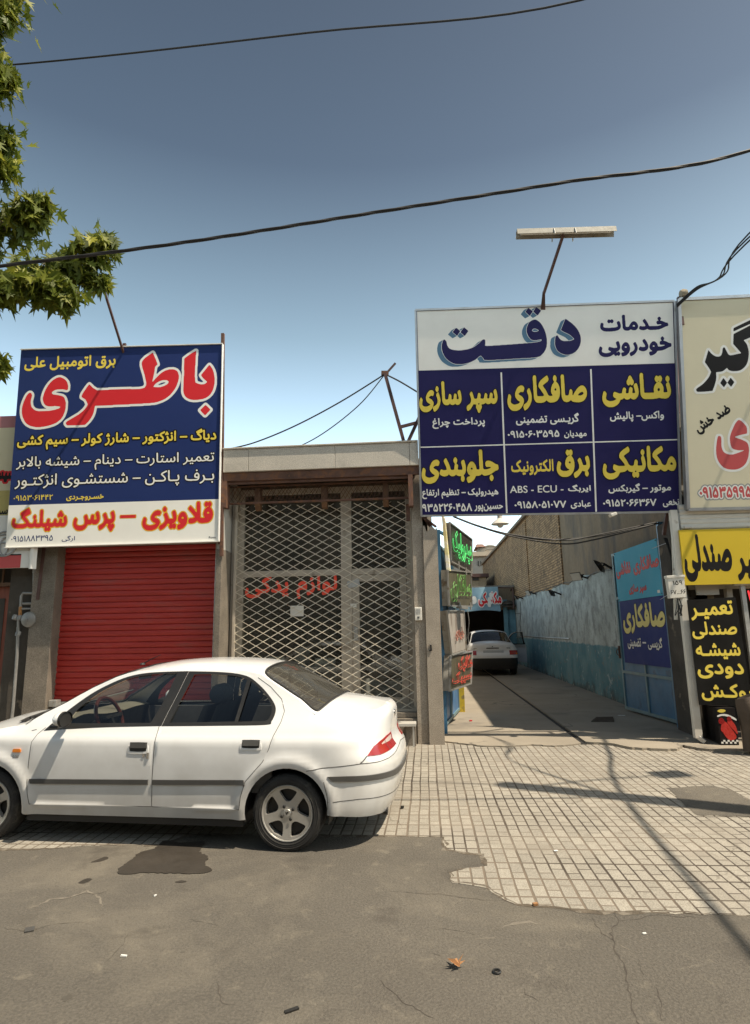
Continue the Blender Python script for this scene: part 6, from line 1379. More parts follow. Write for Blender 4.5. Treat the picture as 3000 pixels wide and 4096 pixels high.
    mb = MB(); c = Vector((1.82, .47, .93)); a1, a2 = Vector((0, 1, 0)), Vector((.42, 0, .91)); mb.tube([c+a1*math.cos(t)*.185+a2*math.sin(t)*.185 for t in [i*math.pi/16 for i in range(32)]], .017, 8, closed=True); sw_ = mb.build('steering_wheel', m_redwood, root, world=False, smooth=True)
    mb = MB(); mb.tube([c+Vector((.25, 0, -.12)), c+Vector((.04, 0, -.03))], .045, 10); mb.beam(c-a1*.17, c+a1*.17, .05, .03, a2); mb.beam(c, c-a2*.17, .05, .03, a1); mb.build('hub', m_trim, sw_, world=False)
    for y in (.48, 1.22):
        s_ = thing_child('seat', root)
        mb = MB(); mb.grid(lambda u, v: Vector((1.05-.30*(v-.0)*.8-(.05*math.sin(u*math.pi)), y-.24+.48*u, .50+.56*v)), 8, 8); mb.grid(lambda u, v: Vector((.93-.30*v*.8+.03*math.sin(u*math.pi), y-.24+.48*u, .50+.56*v)), 8, 8); mb.obox((1.25, y, .55), (.28, 0, .03), (0, .24, 0), (-.01, 0, .07)); mb.build('cushion', m_seat, s_, world=False, smooth=True, bevel=.02)
        mb = MB(); mb.lathe([(0, -.12), (.07, -.11), (.09, -.05), (.09, .05), (.07, .11), (0, .12)], (.75, y, 1.135), (0, 1, 0), 16); mb.build('headrest', m_seat, s_, world=False, smooth=True)
    mb = MB(); mb.obox((.35, HW, .55), (.30, 0, 0), (0, .62, 0), (0, 0, .10)); mb.obox((.08, HW, .78), (.06, 0, -.02), (0, .62, 0), (.06, 0, .20)); mb.build('rear_seat', m_seat, root, world=False, bevel=.03)
    mb = MB(); P = Vector((1.70, HW, 1.27)); mb.obox(P, (.01, 0, 0), (0, .11, 0), (0, 0, .03)); mb.build('inner_mirror', m_trim, root, world=False, bevel=.01)
    for k, (x, near) in enumerate(((RAX, True), (FAX, True), (RAX, False), (FAX, False))): wheel(root, x, near, (0.03, .5, .3, .9)[k])


# ---------------------------------------------------------------- the white saloon at the kerb
a_ = R(4.2)
carA = thing('parked_car', 'white saloon with five-spoke wheels parked half on the paving in front of the shops', 'car', (-1.131, 5.0, 0), math.pi-a_)
MB.flip = True
LAMP = [(-.67, .69), (-.735, .724), (-.79, .75), (-.9, .775), (-1.05, .795), (-1.22, .80), (-1.22, .70), (-1.1, .695), (-.98, .69), (-.81, .682)]
saloon(carA, m_carw, m_carw, [(dense(LAMP+LAMP[:1], .05)[:-1], m_lred, .006), (dense([(-.86, .742), (-.95, .762), (-1.06, .778), (-1.18, .784), (-1.18, .752), (-1.03, .742), (-.86, .742)], .05)[:-1], m_lwhite, .0085)])
mb = MB(); bs = [(-.33, .556), (-.48, .558), (-.81, .545), (-1.0, .535), (-1.22, .532), (UR, .532), (UR, .486), (-1.05, .487), (-.82, .502), (-.48, .52), (-.37, .52)]
for mir in (False, True): patch(mb, dense(bs+bs[:1], .06)[:-1], .013, mir, .014, g=.05)
mb.build('bumper_strip', m_strip, carA, world=False, smooth=True, angle=30)
mb = MB()
for mir in (False, True):
    ribbon(mb, dense([(-.163, .598), (-.289, .619), (-.59, .641), (-.76, .636), (-.91, .641), (-1.01, .651), (-1.2, .673), (UR, .69)], .04), .005, .0015, mir)
    ribbon(mb, dense([(-.34, .37), (-.59, .38), (-.96, .352), (UR, .312)], .05), .005, .0015, mir); ribbon(mb, dense([(-.59, .64), (-.67, .69)], .03), .007, .0015, mir); ribbon(mb, dense([(-.305, .52), (-.335, .40), (-.345, .28)], .03), .005, .0015, mir)
    ribbon(mb, dense([(-1.22, .69), (-1.22, .9)], .04), .004, .003, mir); ribbon(mb, dense([(2.23, .885), (2.4, .845), (2.569, .78)], .04)[:2], .004, .002, mir)
    ribbon(mb, dense([(-.98, .69), (-.98, .782)], .03), .006, .012, mir)
mb.build('panel_gaps', m_gapl, carA, world=False, fix=False)
for mir in (False, True):                           # door mirrors
    my = lambda y: CW_-y if mir else y
    mb = MB(); c = Vector((1.905, my(-.10), .990))
    V = lambda u, v: c+Vector((.085*max(0, math.cos(u))**.7-.03, .082*math.sin(u)*math.cos(v), .062*math.sin(u)*math.sin(v)))
    mb.grid(lambda i, j: V(i*math.pi/2, j*2*math.pi), 8, 20); mr = mb.build('door_mirror', m_carw, carA, world=False, smooth=True)
    mb = MB(); mb.lathe([(0, 0), (1, 0)], (0, 0, 0), (1, 0, 0), 20); mb.v = [(c.x-.040, c.y+.078*y, c.z+.058*z) for x, y, z in mb.v]; mb.add([(c.x+dx, c.y+.083*math.cos(t), c.z+.063*math.sin(t)) for dx in (-.026, -.05) for t in [i*math.pi/10 for i in range(20)]], [(i, (i+1) % 20, 20+(i+1) % 20, 20+i) for i in range(20)]); mb.build('mirror_rim', m_trim, mr, world=False)
    mb = MB(); mb.obox((1.955, my(-.02), .945), (.035, 0, 0), (0, .06, .01), (0, 0, .022)); mb.obox((1.93, my(-.10), .935), (.04, 0, 0), (0, .06, 0), (0, 0, .012)); mb.build('mirror_arm', m_trim, mr, world=False, bevel=.01)
    mb = MB(); i_ = [(2.325, .727), (2.335, .735), (2.39, .735), (2.40, .727), (2.40, .708), (2.325, .708)]; patch(mb, i_, .010, mir, .009, g=.03); mb.build('indicator', m_lor, carA, world=False, smooth=True)
    mb = MB()
    n_ = 0
    for (text, x0) in (('LX', 2.395),):
        for V2, T2 in letters(text, .055, .022, (.03, .03), latin=True):
            mb.add([S(x0-.028-(x if not mir else -x), .672+y)+Nrm(x0, .672)*.004 for x, y in V2] if not mir else [Vector((S(x0-.028+x, .672+y).x, CW_-S(x0, .672+y).y+.004, .672+y)) for x, y in V2], T2)
    mb.build('badge', m_chrome, carA, world=False, fix=False)
mb = MB(); mb.tube([(1.731, HW, 1.383), (1.66, HW, 1.42), (1.549, HW, 1.468)], [.006, .005, .003], 6); mb.lathe([(0, .02), (.02, .015), (.03, 0)], (1.735, HW, 1.375), (0, 0, 1), 10); mb.build('aerial', m_trim, carA, world=False)
mb = MB()
for y0 in (.30, .98):
    P0_, P1_ = Vector((2.50, y0, 1.0)), None
    f = lambda s, y: top_pt(s, -1+(y-.12)/(HW-.12)) if y < HW else top_pt(s, 1-(CW_-.12-y)/(HW-.12))
    mb.tube([f(.1, y0)+Vector((.02, 0, .012)), f(.9, y0+.25)+Vector((.01, 0, .022)), f(1.6, y0+.48)+Vector((.01, 0, .018))], .009, 6); mb.tube([f(.05, y0-.06)+Vector((.02, 0, .02)), f(.7, y0+.3)+Vector((.012, 0, .016))], .012, 6)
mb.build('wiper', m_trim, carA, world=False)
mb = MB(); mb.grid(lambda u, v: top_pt(0, -.88+1.76*u)+Vector((.03+.075*v, 0, .004-.006*v)), 16, 3); mb.build('cowl', m_trim, carA, world=False)
mb = MB(); mb.obox((-.775, HW, .60), (.012, 0, 0), (0, .26, 0), (0, 0, .055)); mb.build('number_plate', m_plateb, carA, world=False, bevel=.004)
mb = MB(); mb.lathe([(0, .012), (.03, .010), (.034, 0)], (-.758, HW, .93), (-1, 0, 0), 16); mb.build('badge', m_chrome, carA, world=False)
mb = MB(); mb.tube([(-.74, .45, .20), (-.58, .45, .21)], .028, 10); mb.build('exhaust', m_trim, carA, world=False)

# ---------------------------------------------------------------- the white saloon in the alley, its back to the street
NS = 6.5; TR, TF = arc_table(.64), arc_table(.80); UR_, UF_ = UR, UF; UR, UF = -.20-TR[0][-1], 2.75+TF[0][-1]      # squarer corners
fx = lambda P: [(UR if p[0] == UR_ else UF if p[0] == UF_ else p[0], p[1]) for p in P]
BOT, TOPL = fx(BOT), fx(TOPL); SIDE = dense0(BOT+TOPL); GX = np.concatenate([np.arange(UR+.02, -.2, .035), np.arange(-.2, 2.75, .05), np.arange(2.78, UF, .05)])
carB = thing('parked_car', 'white saloon with black bumper and one open door standing in the alley', 'car', (1.385, 22.52, .03), math.pi/2); carB.scale = (1, 1.05, 1.08)
m_carw2 = mat('old_white_paint', (.66, .66, .65), .35, .03, 2, coat=.3)
RL = [(UR+.93, .655), (UR+.93, .785), (UR+.75, .790), (UR+.55, .790), (UR+.55, .655), (UR+.75, .655)]
saloon(carB, m_carw2, m_trim, [(dense(RL+RL[:1], .05)[:-1], m_lred, .008), (dense([(UR+.92, .657), (UR+.92, .71), (UR+.78, .71), (UR+.78, .657), (UR+.92, .657)], .05)[:-1], m_lor, .0105)], alley=True)
for o in [o for o in carB.children if o.name.startswith('door') and 'near' not in o.name]:
    vs = [v.co for v in o.data.vertices]; cx = sum(v.x for v in vs)/len(vs); cy = sum(v.y for v in vs)/len(vs)
    if cx > 1.3 and cy < -1.0:                      # front door on the wall side swung open
        th = R(30); h = Vector((2.24, -1.69, 0)); o.rotation_euler = (0, 0, th); o.location = h-Matrix.Rotation(th, 3, 'Z') @ h
mb = MB()
for mir in (False, True): patch(mb, [(UR+.22, .852), (UR+.22, .878), (UR, .880), (UR, .852)], .010, mir, .012, g=.05)
mb.build('boot_handle', m_trim, carB, world=False)
mb = MB(); mb.obox((-.775, HW+.02, .725), (.01, 0, 0), (0, .33, 0), (0, 0, .068)); mb.build('number_plate', m_plateb, carB, world=False, bevel=.004)
mb = MB(); mb.lathe([(0, .012), (.016, .010), (.018, 0)], (-.758, HW, .915), (-1, 0, 0), 12); mb.build('badge', m_trim, carB, world=False)
mb = MB()
for y in (.28, 1.36): mb.obox((-.766, y, .865), (.004, 0, 0), (0, .06, 0), (0, 0, .010))
mb.build('badge', m_chrome, carB, world=False)
MB.flip = False
# ---------------------------------------------------------------- plane tree at the left edge
def leaf_material():
    m = bpy.data.materials.new('plane_leaf'); m.use_nodes = True; N = m.node_tree.nodes; L = m.node_tree.links; B = N['Principled BSDF']
    at = N.new('ShaderNodeAttribute'); at.attribute_name = 'tone'; at.attribute_type = 'GEOMETRY'
    r_ = N.new('ShaderNodeValToRGB'); r_.color_ramp.elements[0].color = (.06, .085, .010, 1); r_.color_ramp.elements[1].color = (.36, .34, .045, 1); r_.color_ramp.elements.new(.55).color = (.145, .175, .022, 1)
    L.new(at.outputs['Fac'], r_.inputs[0]); L.new(r_.outputs[0], B.inputs['Base Color']); B.inputs['Roughness'].default_value = .55; B.inputs['Specular IOR Level'].default_value = .3
    t = N.new('ShaderNodeBsdfTranslucent'); L.new(r_.outputs[0], t.inputs[0]); mx = N.new('ShaderNodeMixShader'); mx.inputs[0].default_value = .42
    L.new(B.outputs[0], mx.inputs[1]); L.new(t.outputs[0], mx.inputs[2]); L.new(mx.outputs[0], N['Material Output'].inputs[0]); return m
m_leaf = leaf_material(); m_bark = mat('plane_bark', (.19, .16, .12), .9, .25, 5, .5, 30, stain=(.33, .29, .22), sscale=4, sthr=.55)
LEAF = [(0, 0), (.07, .07), (.40, .0), (.17, .20), (.60, .38), (.21, .40), (.30, .60), (.12, .56), (.0, 1.05)]
def make_leaves(spots, seed, name, parent):
    """spots: (centre, outward direction, size)"""
    r = random.Random(seed); V, F, T = [], [], []
    prof = LEAF; full_ = prof+[(-x, y) for x, y in prof[-2:0:-1]]
    for c, d, s in spots:
        d = Vector(d).normalized(); n = Vector((r.uniform(-.7, .7), r.uniform(-.7, .7), r.uniform(.3, 1))).normalized(); a = d.cross(n).normalized(); n = a.cross(d); b = len(V)
        curl = r.uniform(-.35, .15); tw = r.uniform(.8, 1.15)
        for x, y in full_: V.append(tuple(Vector(c)+d*y*s+a*x*s*tw+n*(curl*s*(y*y*.6)+abs(x)*s*.25)))
        k = len(full_); h = k//2
        # two halves folded along the midrib
        F.append(tuple(b+i for i in range(0, h+1))); F.append(tuple([b]+[b+i for i in range(h, k)]))
        t = min(1, max(0, r.gauss(.48, .22))); T += [t, t]
    me = bpy.data.meshes.new(name); me.from_pydata(V, [], F); me.materials.append(m_leaf)
    at = me.attributes.new('tone', 'FLOAT', 'FACE'); at.data.foreach_set('value', T)
    o = bpy.data.objects.new(name, me); col.objects.link(o)
    if parent: o.parent = parent; M = to_local(parent); me.transform(M)
    return o
tr_ = thing('plane_tree', 'plane tree with pointed green leaves hanging in front of the floodlight over the battery sign', 'tree', (-6.6, 6.3, 0))
r = random.Random(21); mb = MB(); spots = []
trunk = [(-6.6, 6.3, 0), (-6.55, 6.3, 1.5), (-6.65, 6.25, 3.2), (-6.5, 6.2, 5.2), (-6.4, 6.1, 7.4), (-6.3, 6.0, 9.4)]
tk = smooth_line(trunk, 5); mb.tube(tk, [.24*(1-.75*i/(len(tk)-1)) for i in range(len(tk))], 12)
def on_depth(p, Y): return on_y(full(*p), Y)
# the boughs seen at the left edge: pixel outline points at their own depth
boughs = [([(-330, 700), (-120, 640), (40, 600), (130, 585), (190, 558), (232, 525)], 6.0, .135, 420), ([(-330, 700), (-100, 560), (20, 500), (60, 465), (92, 438)], 6.2, .14, 300), ([(-330, 690), (-100, 640), (60, 620), (115, 630), (150, 650)], 5.8, .12, 330), ([(-330, 720), (-150, 680), (-40, 640), (0, 630)], 5.6, .15, 230),
          ([(-330, 700), (-60, 640), (90, 610), (170, 605), (212, 612), (226, 620)], 6.05, .06, 150), ([(-380, 250), (-150, 150), (-45, 60), (12, 20)], 6.0, .17, 300), ([(-395, 300), (-150, 240), (-35, 180), (5, 160)], 5.8, .17, 300), ([(-380, 420), (-150, 380), (-30, 330), (6, 300)], 6.1, .17, 300), ([(-380, 450), (-160, 420), (-35, 385), (-4, 355)], 5.7, .15, 240), ([(-330, 760), (-140, 800), (-30, 800), (0, 792)], 5.7, .10, 60), ([(-400, 150), (-180, 60), (-30, -30), (20, -60)], 6.0, .28, 260)]
for pts, Y, spread, n in boughs:
    P = smooth_line([on_depth(p, Y) for p in pts], 6); k0 = min(tk, key=lambda q: (q-P[0]).length); P = [k0+(P[0]-k0)*.3]+P
    mb.tube(P, [.05*(1-.88*i/(len(P)-1)) for i in range(len(P))], 6)
    for k in range(n):
        i = int(len(P)*(.35+.65*r.random()**.8)); i = min(i, len(P)-1); b = P[i]; o_ = Vector((r.gauss(0, 1), r.gauss(0, 1), r.gauss(0, .8)))*spread*(.55 if i > len(P)-4 else 1)*.75
        c = b+o_; d = Vector((o_.x*1.2+r.uniform(-.4, .6), o_.y+r.uniform(-.5, .5), -.65+r.uniform(-.7, .5))); spots.append((c, d, r.uniform(.12, .225)))
        if k % 5 == 0: mb.tube([b, b.lerp(c, .6)+Vector((0, 0, .03)), c], [.006, .004, .002], 4)
for k in range(5200):                                # the rest of the crown, outside the picture
    t = r.random(); z = 4.6+t*6.5; rad = 2.5*math.sin(math.pi*min(1, .22+t*.75))**.7; a = r.uniform(0, 2*math.pi); q = rad*r.random()**.4; x, y = -7.6+q*math.cos(a), 5.9+q*math.sin(a)
    lim = on_depth((-28, 400), y).x
    if x > lim: continue
    spots.append(((x, y, z), (math.cos(a)*.6+r.uniform(-.5, .5), math.sin(a)*.6+r.uniform(-.5, .5), r.uniform(-1, .2)), r.uniform(.13, .23)))
for k in range(14):
    a = r.uniform(0, 6.28); b = tk[int(len(tk)*r.uniform(.45, .95))]; e = Vector((-7.6+2*math.cos(a), 5.9+2*math.sin(a), b.z+r.uniform(.6, 2)))
    if e.x < on_depth((-40, 400), e.y).x: mb.tube(smooth_line([b, b.lerp(e, .5)+Vector((0, 0, .2)), e], 4), [.06-.05*i/8 for i in range(9)], 6)
mb.build('trunk', m_bark, tr_, smooth=True); make_leaves(spots, 4, 'crown', tr_)
# dry leaf lying on the road
m_dry = mat('dry_leaf', (.34, .17, .07), .7, .2, 20)
P = on_z(c5(353, 1066)); mb = MB(); k = [(x*.095, (y-.4)*.095) for x, y in LEAF+[(-x, y) for x, y in LEAF[-2:0:-1]]]; rr = random.Random(3)
mb.add([(P.x+x*.8-y*.6, P.y+x*.6+y*.8, .012+abs(x)*.5+rr.uniform(0, .012)) for x, y in k], [tuple(range(0, 9)), tuple([0]+list(range(8, 16)))]); tag(mb.build('dry_leaf', m_dry, fix=False), 'brown dry leaf curled on the grey road surface', 'leaf')
# ---------------------------------------------------------------- cables, poles, floodlights, small things
m_cable = mat('black_cable', (.016, .015, .015), .6, .1, 5); m_wood2 = mat('weathered_pole_wood', (.17, .13, .095), .9, .25, 3, .4, 30, stretch=(6, 6, .6))
up_ = thing('utility_pole', 'tall wooden utility pole at the road side carrying cables and a street lamp arm', 'utility pole', (5.2, 5.19, 0))
mb = MB(); mb.tube([(5.2, 5.19, 0), (5.2, 5.19, 4.5), (5.2, 5.19, 9.1)], [.19, .165, .14], 16); mb.build('pole', m_wood2, up_, smooth=True)
mb = MB()
for z in (6.75, 7.0, 8.95): mb.lathe([(0, -.06), (.05, -.05), (.035, 0), (.05, .05), (0, .06)], (5.05, 5.19, z), (0, 0, 1), 10)
mb.build('insulator', m_whiteline, up_)
mb = MB(); mb.tube([(5.2, 5.19, 8.7), (6.0, 5.4, 8.98), (6.85, 5.63, 9.05)], .022, 8); ar_ = mb.build('shadow_caster_arm', m_steel, up_, smooth=True)  # unseen arm, added to hold the shadow-casting box
mb = MB(); mb.obox((7.05, 5.70, 9.04), (.20, .05, 0), (-.04, .15, 0), (0, 0, .06)); mb.build('lamp_head', m_steel, ar_, bevel=.03)  # unseen box added to cast the small dark shape on the paving
def cable(pts, r_, label, m=m_cable, n=6, name='cable', tw=0):
    P = smooth_line(pts, 8) if len(pts) < 12 else [Vector(p) for p in pts]; mb = MB()
    if tw:                                           # twisted bundle
        for ph in (0, 2.1, 4.2):
            Q = []; L_ = 0; fine = []
            for a, b in zip(P[:-1], P[1:]):
                m_ = max(2, int((b-a).length/.03)); fine += [a.lerp(b, i/m_) for i in range(m_)]
            for i, p in enumerate(fine+[P[-1]]): t = i*.03*6+ph; Q.append(p+Vector((0, math.cos(t), math.sin(t)))*tw)
            mb.tube(Q, r_, 5)
    else: mb.tube(P, r_, n)
    return tag(mb.build(name, m, smooth=True), label, 'cable')
A, Bm, C_ = on_y(full(40, 581), 4.9), on_y(full(826, 468), 5.2), on_y(full(1652, 331), 5.25); E1 = Vector((5.08, 5.19, 6.9))
cable([A+(A-Bm)*1.2+Vector((0, 0, .35)), A+(A-Bm)*.5+Vector((0, 0, .06)), A, on_y(full(420, 532), 5.05), Bm, on_y(full(1240, 402), 5.25), C_, E1], .0105, 'thick twisted black cable crossing the sky just above both signs', tw=.0075)
A, Bm = on_y(full(58, 140), 6.9), on_y(full(1280, 0), 5.8); cable([A+(A-Bm)*.8+Vector((0, 0, .25)), A, on_y(full(680, 72), 6.3), Bm, Vector((5.15, 5.19, 8.98))], .012, 'thin black cable running high across the top of the sky')
cable([(3.3, -9, 7.6), (4.4, -2, 6.75), (5.12, 5.15, 6.72), (5.55, 7.5, 6.55), (5.9, 9.7, 6.6)], .03, 'black service cable crossing the road overhead from the utility pole')
for k, (dx, dz, lb) in enumerate(((0, 0, 'upper black cable of the bundle rising from the cream sign corner'), (.03, -.10, 'middle slack black cable of the bundle rising from the cream sign corner'), (.06, .05, 'short looped black cable of the bundle rising from the cream sign corner'))):
    a = qc.P(-.02, .97, .02)+Vector((0, -.02, -.02*k)); cable([a, a+Vector((.18, -.3, .10)), on_y(full(1580+k*9, 615-k*6), 7.9), on_y(full(1640+k*4, 540-k*12), 7.0), Vector((5.15, 5.19, 6.9+dz))], .010, lb)
# bracket on the lintel carrying the shop wires
br = thing('wire_bracket', 'rusty steel wire bracket standing on the granite lintel', 'bracket', (-.3, 9.6, 4.61)); p_ = lambda x, y, Y=9.6: on_y(full(x, y), Y)
mb = MB(); mb.beam(p_(893, 986), p_(848, 823), .055, .055); mb.beam(p_(893, 986), p_(930, 905), .05, .05); mb.beam(p_(880, 941), p_(930, 928), .045, .045); mb.beam(p_(846, 828), p_(871, 800), .03, .03); mb.build('frame', m_rust2, br)
mb = MB(); mb.beam(p_(840, 822), p_(856, 822), .05, .07); mb.build('clamp', m_rust, br)
a = p_(848, 824); e = on_y(full(497, 990), 9.4)
cable([e, on_y(full(560, 975), 9.45), on_y(full(650, 938), 9.5), on_y(full(750, 885), 9.55), a], .012, 'thick black cable sagging from the wire bracket down to the battery sign')
cable([on_y(full(505, 992), 9.4), on_y(full(560, 996), 9.45), on_y(full(620, 996), 9.45), on_y(full(700, 962), 9.5), on_y(full(790, 893), 9.55), a], .009, 'thin black cable with the deeper sag below the wire bracket')
cable([a, on_y(full(880, 840), 9.5), on_y(full(920, 864), 9.3)], .014, 'short black cable from the wire bracket to the alley sign')
mb = MB(); mb.lathe([(0, 0), (.09, .0), (.08, .06), (0, .07)], on_y(full(905, 986), 9.5), (0, 0, 1), 8); mb.obox(on_y(full(512, 994), 9.4), (.14, 0, .01), (0, .1, 0), (0, 0, .03)); tag(mb.build('mortar_lump', m_plast), 'dry lumps of mortar sitting on top of the granite lintel', 'mortar')
# bundle of cables across the alley mouth
ys = [[(215, 85), (330, 130), (520, 182), (800, 212), (1000, 180), (1290, 118)], [(215, 88), (350, 140), (540, 195), (790, 232), (960, 210), (1200, 150), (1300, 122)], [(225, 90), (420, 160), (640, 205), (800, 208), (1000, 186), (1295, 125)], [(560, 188), (700, 205), (850, 205), (1010, 178)]]
lbs = ['black cable slung low across the alley mouth, highest of four', 'black cable slung low across the alley mouth with the deepest sag', 'black cable twisted along the middle of the alley mouth bundle', 'short reddish wire wound round the alley mouth cables']
for pts, lb, k in zip(ys, lbs, range(4)): cable([on_y(c4(*p), 9.72+.03*k) for p in pts], .013 if k < 3 else .006, lb, m_cable if k < 3 else m_rust)
cable([on_y(CG(870, 125), 10.7), on_y(CG(1025, 65), 9.6)], .004, 'thin pale wire tied from the sky blue gate board to the pipe', m_steel); cable([on_y(CG(960, 700), 10.8), on_y(CG(1060, 640), 9.4)], .004, 'thin pale wire tied from the dark blue banner to the number box', m_steel)
# dark cable tangle on the post by the gate
for k in range(4): cable([on_y(CG(1000+k*12, 5), 9.7), on_y(CG(1050+k*6, 120), 9.6), on_y(CG(1085+k*5, 260), 9.55), on_y(CG(1088+k*3, 400), 9.5)], .009, ['outermost', 'second', 'third', 'innermost'][k]+' black wire counted from the blue gate, hanging by the drain pipe')
# floodlights along the alley wall
def flood(p, Y0, s, yaw, label):
    c = Vector(p); t = thing('floodlight', label, 'floodlight', tuple(c+Vector((.1, 0, 0))), group='floodlights on the alley wall')
    f = Vector((-.75, yaw, -.45)).normalized(); a = f.cross(Vector((0, 0, 1))).normalized(); u = a.cross(f)
    mb = MB(); mb.add([c+a*x*s+u*z*s*.7+f*y*s for y, k in ((.0, 1), (-.16, .85), (-.34, .5)) for x, z in ((-1*k, -1*k), (1*k, -1*k), (1*k, 1*k), (-1*k, 1*k))], [(0, 1, 2, 3), (8, 9, 10, 11)]+[(i*4+j, i*4+(j+1) % 4, (i+1)*4+(j+1) % 4, (i+1)*4+j) for i in range(2) for j in range(4)]); mb.build('housing', m_black2, t)
    mb = MB(); mb.obox(c+f*.012, a*s*.9, u*s*.6, f*.004); mb.build('glass', m_fglass, t)
    mb = MB(); mb.tube([c-a*s*1.03-f*.1*s, c-a*s*1.03-f*.55*s, c-f*.6*s, c+a*s*1.03-f*.55*s, c+a*s*1.03-f*.1*s], .014, 6); mb.beam(c-f*.55*s, Vector((4.10, c.y, c.z-.05)), .04, .04); mb.build('bracket', m_black2, t)
m_black2 = mat('black_lamp_housing', (.02, .02, .02), .5, .2, 5); m_fglass = mat('lamp_front_glass', (.45, .45, .42), .15, .1, 5)
for (x, y), s, yw, lb in [((985, 352), .21, .35, 'largest black floodlight, nearest on the alley wall above the pale blue paint'), ((866, 405), .16, -.55, 'floodlight with a bright front, second along the alley wall'), ((735, 492), .15, .5, 'black floodlight tilted sharply down, third along the alley wall'), ((612, 492), .15, -.2, 'small floodlight below the brickwork, fourth along the alley wall'), ((547, 516), .15, .2, 'smallest and farthest floodlight at the end of the alley wall')]:
    flood(on_x(c4(x, y), 3.82), 0, s, yw, lb)
# spot lamp behind the cream sign
mb = MB(); P = on_y(full(1350, 1134), 9.3); mb.obox(P, (.045, 0, .015), (0, .06, 0), (-.01, 0, .022)); tag(mb.build('spot_lamp', m_whiteline, bevel=.01), 'small white spot lamp under the bottom edge of the alley sign', 'lamp')
mb = MB(); P = on_y(full(1488, 1105), 9.5); mb.lathe([(0, -.05), (.13, -.04), (.15, 0), (.13, .03), (0, .04)], P, (.3, 1, 0), 16); mb.box((P.x-.05, 9.5, P.z-.04), (P.x+.2, 9.58, P.z+.02)); tag(mb.build('round_lamp', m_black2), 'round black lamp squeezed between the alley sign and the cream sign', 'lamp')
# goods in front of the right shop
def carton():
    P = on_z(CY(555, 2125)); Q = on_z(CY(718, 2125)); W_ = (Q-P).length; zt = on_y(CY(555, 1765), P.y).z; m_c = flat('black_carton', (.02, .018, .018), .35)
    t = thing('product_box', 'black printed carton showing red seat covers below the black banner', 'carton', tuple((P+Q)/2)); z0 = .038
    side = on_z(CY(480, 2075))-P; side.z = 0
    F = [P+Vector((0, 0, z0)), Q+Vector((0, 0, z0)), Vector((Q.x, Q.y, zt)), Vector((P.x-.0, P.y, zt))]
    mb = MB(); mb.prism(F, side*1.0+Vector((-.02, .25, 0))); mb.build('carton', m_c, t)
    q = Quad(F[0], F[1], F[3], F[2]); q.n = Vector((0, -1, 0)); m_rs = mat('red_seat_print', (.55, .05, .04), .3, .15, 12); m_rs2 = mat('dark_red_print', (.30, .02, .02), .3, .1, 12)
    def poly(pts, m, off, nm): mb = MB(); V = [q.P(a, b, off) for a, b in pts]; mb.add(V, [tuple(range(len(V)))]); mb.build(nm, m, t, fix=False)
    poly(smooth_loop([(.08, .42), (.2, .60), (.42, .62), (.78, .36), (.90, .24), (.82, .16), (.55, .13), (.35, .20), (.18, .34)], 4), m_rs, .003, 'printed_seat')
    poly(smooth_loop([(.50, .60), (.66, .70), (.9, .55), (.98, .40), (.98, .30), (.86, .36)], 4), m_rs, .0025, 'printed_seat'); poly(smooth_loop([(.0, .66), (.14, .74), (.3, .70), (.33, .62), (.2, .57), (.05, .58)], 4), m_rs2, .004, 'printed_headrest'); poly(smooth_loop([(.48, .70), (.58, .78), (.72, .75), (.74, .68), (.6, .64)], 4), m_rs2, .0035, 'printed_headrest')
    poly(smooth_loop([(-.02, .80), (.25, .84), (.6, .82), (.98, .72), (.98, .66), (.6, .76), (.25, .79), (0, .76)], 4), m_whitep, .002, 'printed_stripe'); poly(smooth_loop([(.0, .92), (.2, .97), (.45, .95), (.42, .90), (.2, .88)], 4), m_yel, .003, 'printed_badge')
    mb = MB()
    for i in range(8):
        for j in range(2):
            if (i+j) % 2 == 0: q.panel(mb, .02+i*.12, .04+j*.05, .02+(i+1)*.12, .04+(j+1)*.05, .003, .001)
    mb.build('printed_checks', m_whitep, t)
carton()
m_bag = mat('brown_bag_cloth', (.085, .062, .045), .8, .2, 5, .3, 40)
P = on_z(CY(830, 2150), .05); mb = MB()
mb.grid(lambda u, v: Vector((P.x-.11+.55*u+.02*math.sin(v*5), P.y-.16*math.sin(u*math.pi)**.5*(1-.35*v*v)+.02*math.sin(u*12+v*3), .05+.74*v-.10*(1-u)**2*v)), 18, 16); mb.grid(lambda u, v: Vector((P.x-.11+.55*u, P.y+.14*math.sin(u*math.pi)**.5*(1-.35*v*v), .05+.74*v-.10*(1-u)**2*v)), 18, 16)
tag(mb.build('cloth_bag', m_bag, smooth=True), 'upright dark brown cloth bag beside the seat cover carton', 'bag')
# right shop doorway: grey frame leaning, red glow of a tube sign inside
ds = thing('glass_door', 'grey metal edged glass door standing open beside the black banner', 'door', (4.6, 9.8, 0)); a, b = on_y(CY(740, 640), 9.35), on_y(CY(812, 1080), 9.35); mb = MB(); mb.beam((a.x, 9.36, .06), (a.x, 9.36, a.z), .06, .05, (0, 1, 0)); mb.build('stile', m_steel, ds); mb = MB(); mb.obox((a.x-.03, 9.33, a.z+.02), (.11, 0, 0), (0, .03, 0), (0, 0, .05)); mb.build('closer', m_steel, ds, bevel=.01)
mb = MB(); a, b = on_y(CY(795, 705), 9.7), on_y(CY(812, 860), 9.7); mb.tube([a, a.lerp(b, .5)+Vector((.02, 0, 0)), b+Vector((.05, 0, 0))], .012, 6); tag(mb.build('neon_tube', glow('red_neon', (1., .05, .06), .9), smooth=True), 'glowing red neon tube just inside the glass door by the black banner', 'neon tube')
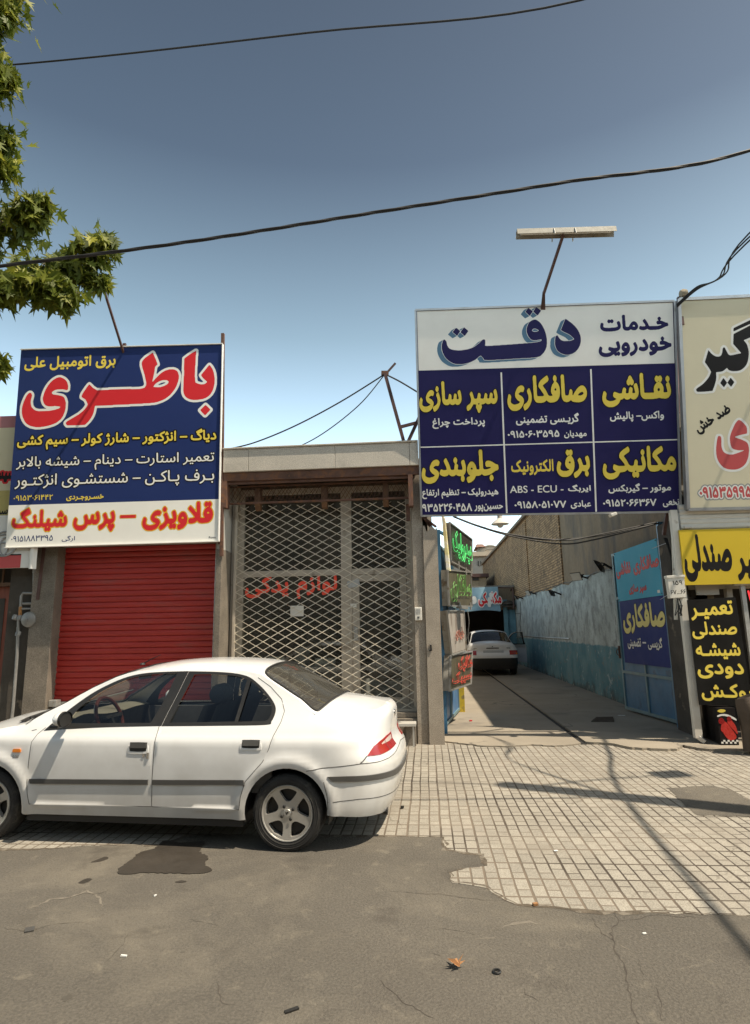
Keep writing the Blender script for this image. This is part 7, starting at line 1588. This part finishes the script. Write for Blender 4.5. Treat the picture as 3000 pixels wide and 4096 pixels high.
# litter
def litter(p, w, d, h, m, label, nm, cat, rz=0.3, z=0.0):
    P = on_z(p, z); mb = MB(); a = Vector((math.cos(rz), math.sin(rz), 0)); mb.obox((P.x, P.y, z+h/2+.002), a*w/2, Vector((-a.y, a.x, 0))*d/2, Vector((.1*h, 0, h/2))); tag(mb.build(nm, m), label, cat)
litter(cw(130, 574), .05, .055, .006, m_strip, 'grey square scrap lying on the road below the parked car', 'paper_scrap', 'litter', .5)
litter(cw(1285, 930), .065, .02, .006, m_trim, 'black strip of rubber lying on the road near the bottom', 'rubber_strip', 'litter', .6)
litter(cw(545, 692), .034, .010, .008, m_whitep, 'whitish cigarette packet foil on the road below the car', 'foil_scrap', 'litter', -.1); litter(cw(683, 425), .018, .008, .008, m_whitep, 'tiny white cigarette end on the road below the puddle', 'cigarette_end', 'litter', 1.0); litter(c5(797, 556), .03, .02, .004, m_whitep, 'small white paper scrap on the pale paving', 'paper_scrap', 'litter', .2, .006); litter(c5(1187, 921), .02, .012, .004, m_whitep, 'tiny white paper scrap on the road beyond the cable shadow', 'paper_scrap', 'litter'); litter(c5(120, 367), .03, .02, .02, m_trim, 'black pebble on the paving behind the parked car', 'pebble', 'litter', .2, .006)
litter(c4(1105, 1140), .12, .05, .004, m_whitep, 'white paper scrap on the shaded alley floor', 'paper_scrap', 'litter', .1, .036); litter(c4(308, 1170), .05, .03, .02, m_redp, 'small red scrap on the sunlit alley floor', 'plastic_scrap', 'litter', .1, .022); litter(c5(706, 795), .03, .02, .012, m_dry, 'small brown leaf scrap at the broken paving corner', 'leaf_scrap', 'litter', .4, .004)
P = on_z(c5(537, 1092)); mb = MB(); mb.tube([(P.x+.018*math.cos(t), P.y+.018*math.sin(t), .008) for t in [i*math.pi/8 for i in range(16)]], .005, 5, closed=True); tag(mb.build('rubber_ring', m_trim), 'small black rubber ring lying on the road', 'litter')

# ---------------------------------------------------------------- the far side of the street, seen only in window reflections
m_opp = mat('brown_render', (.20, .165, .13), .9, .15, .6); m_oppd = mat('dark_shop_front', (.05, .045, .04), .5, .3, .8)
op = thing('street_building', 'long brown building across the street behind the camera', 'building', (0, -12, 0))
mb = MB(); mb.box((-34, -20, 0), (34, -12, 8.6)); mb.build('wall', m_opp, op)
for k in range(11): x = -32+k*6; mb = MB(); mb.box((x, -11.99, .1), (x+4.6, -11.9, 3.0)); mb.build('shop_front', m_oppd, op)
for k in range(16): x = -32+k*4; mb = MB(); mb.box((x, -11.99, 4.6), (x+1.6, -11.92, 6.4)); mb.build('window', m_oppd, op)
mb = MB(); mb.box((-34.2, -20, 8.603), (34.2, -11.7, 8.85)); mb.build('cornice', m_opp, op)
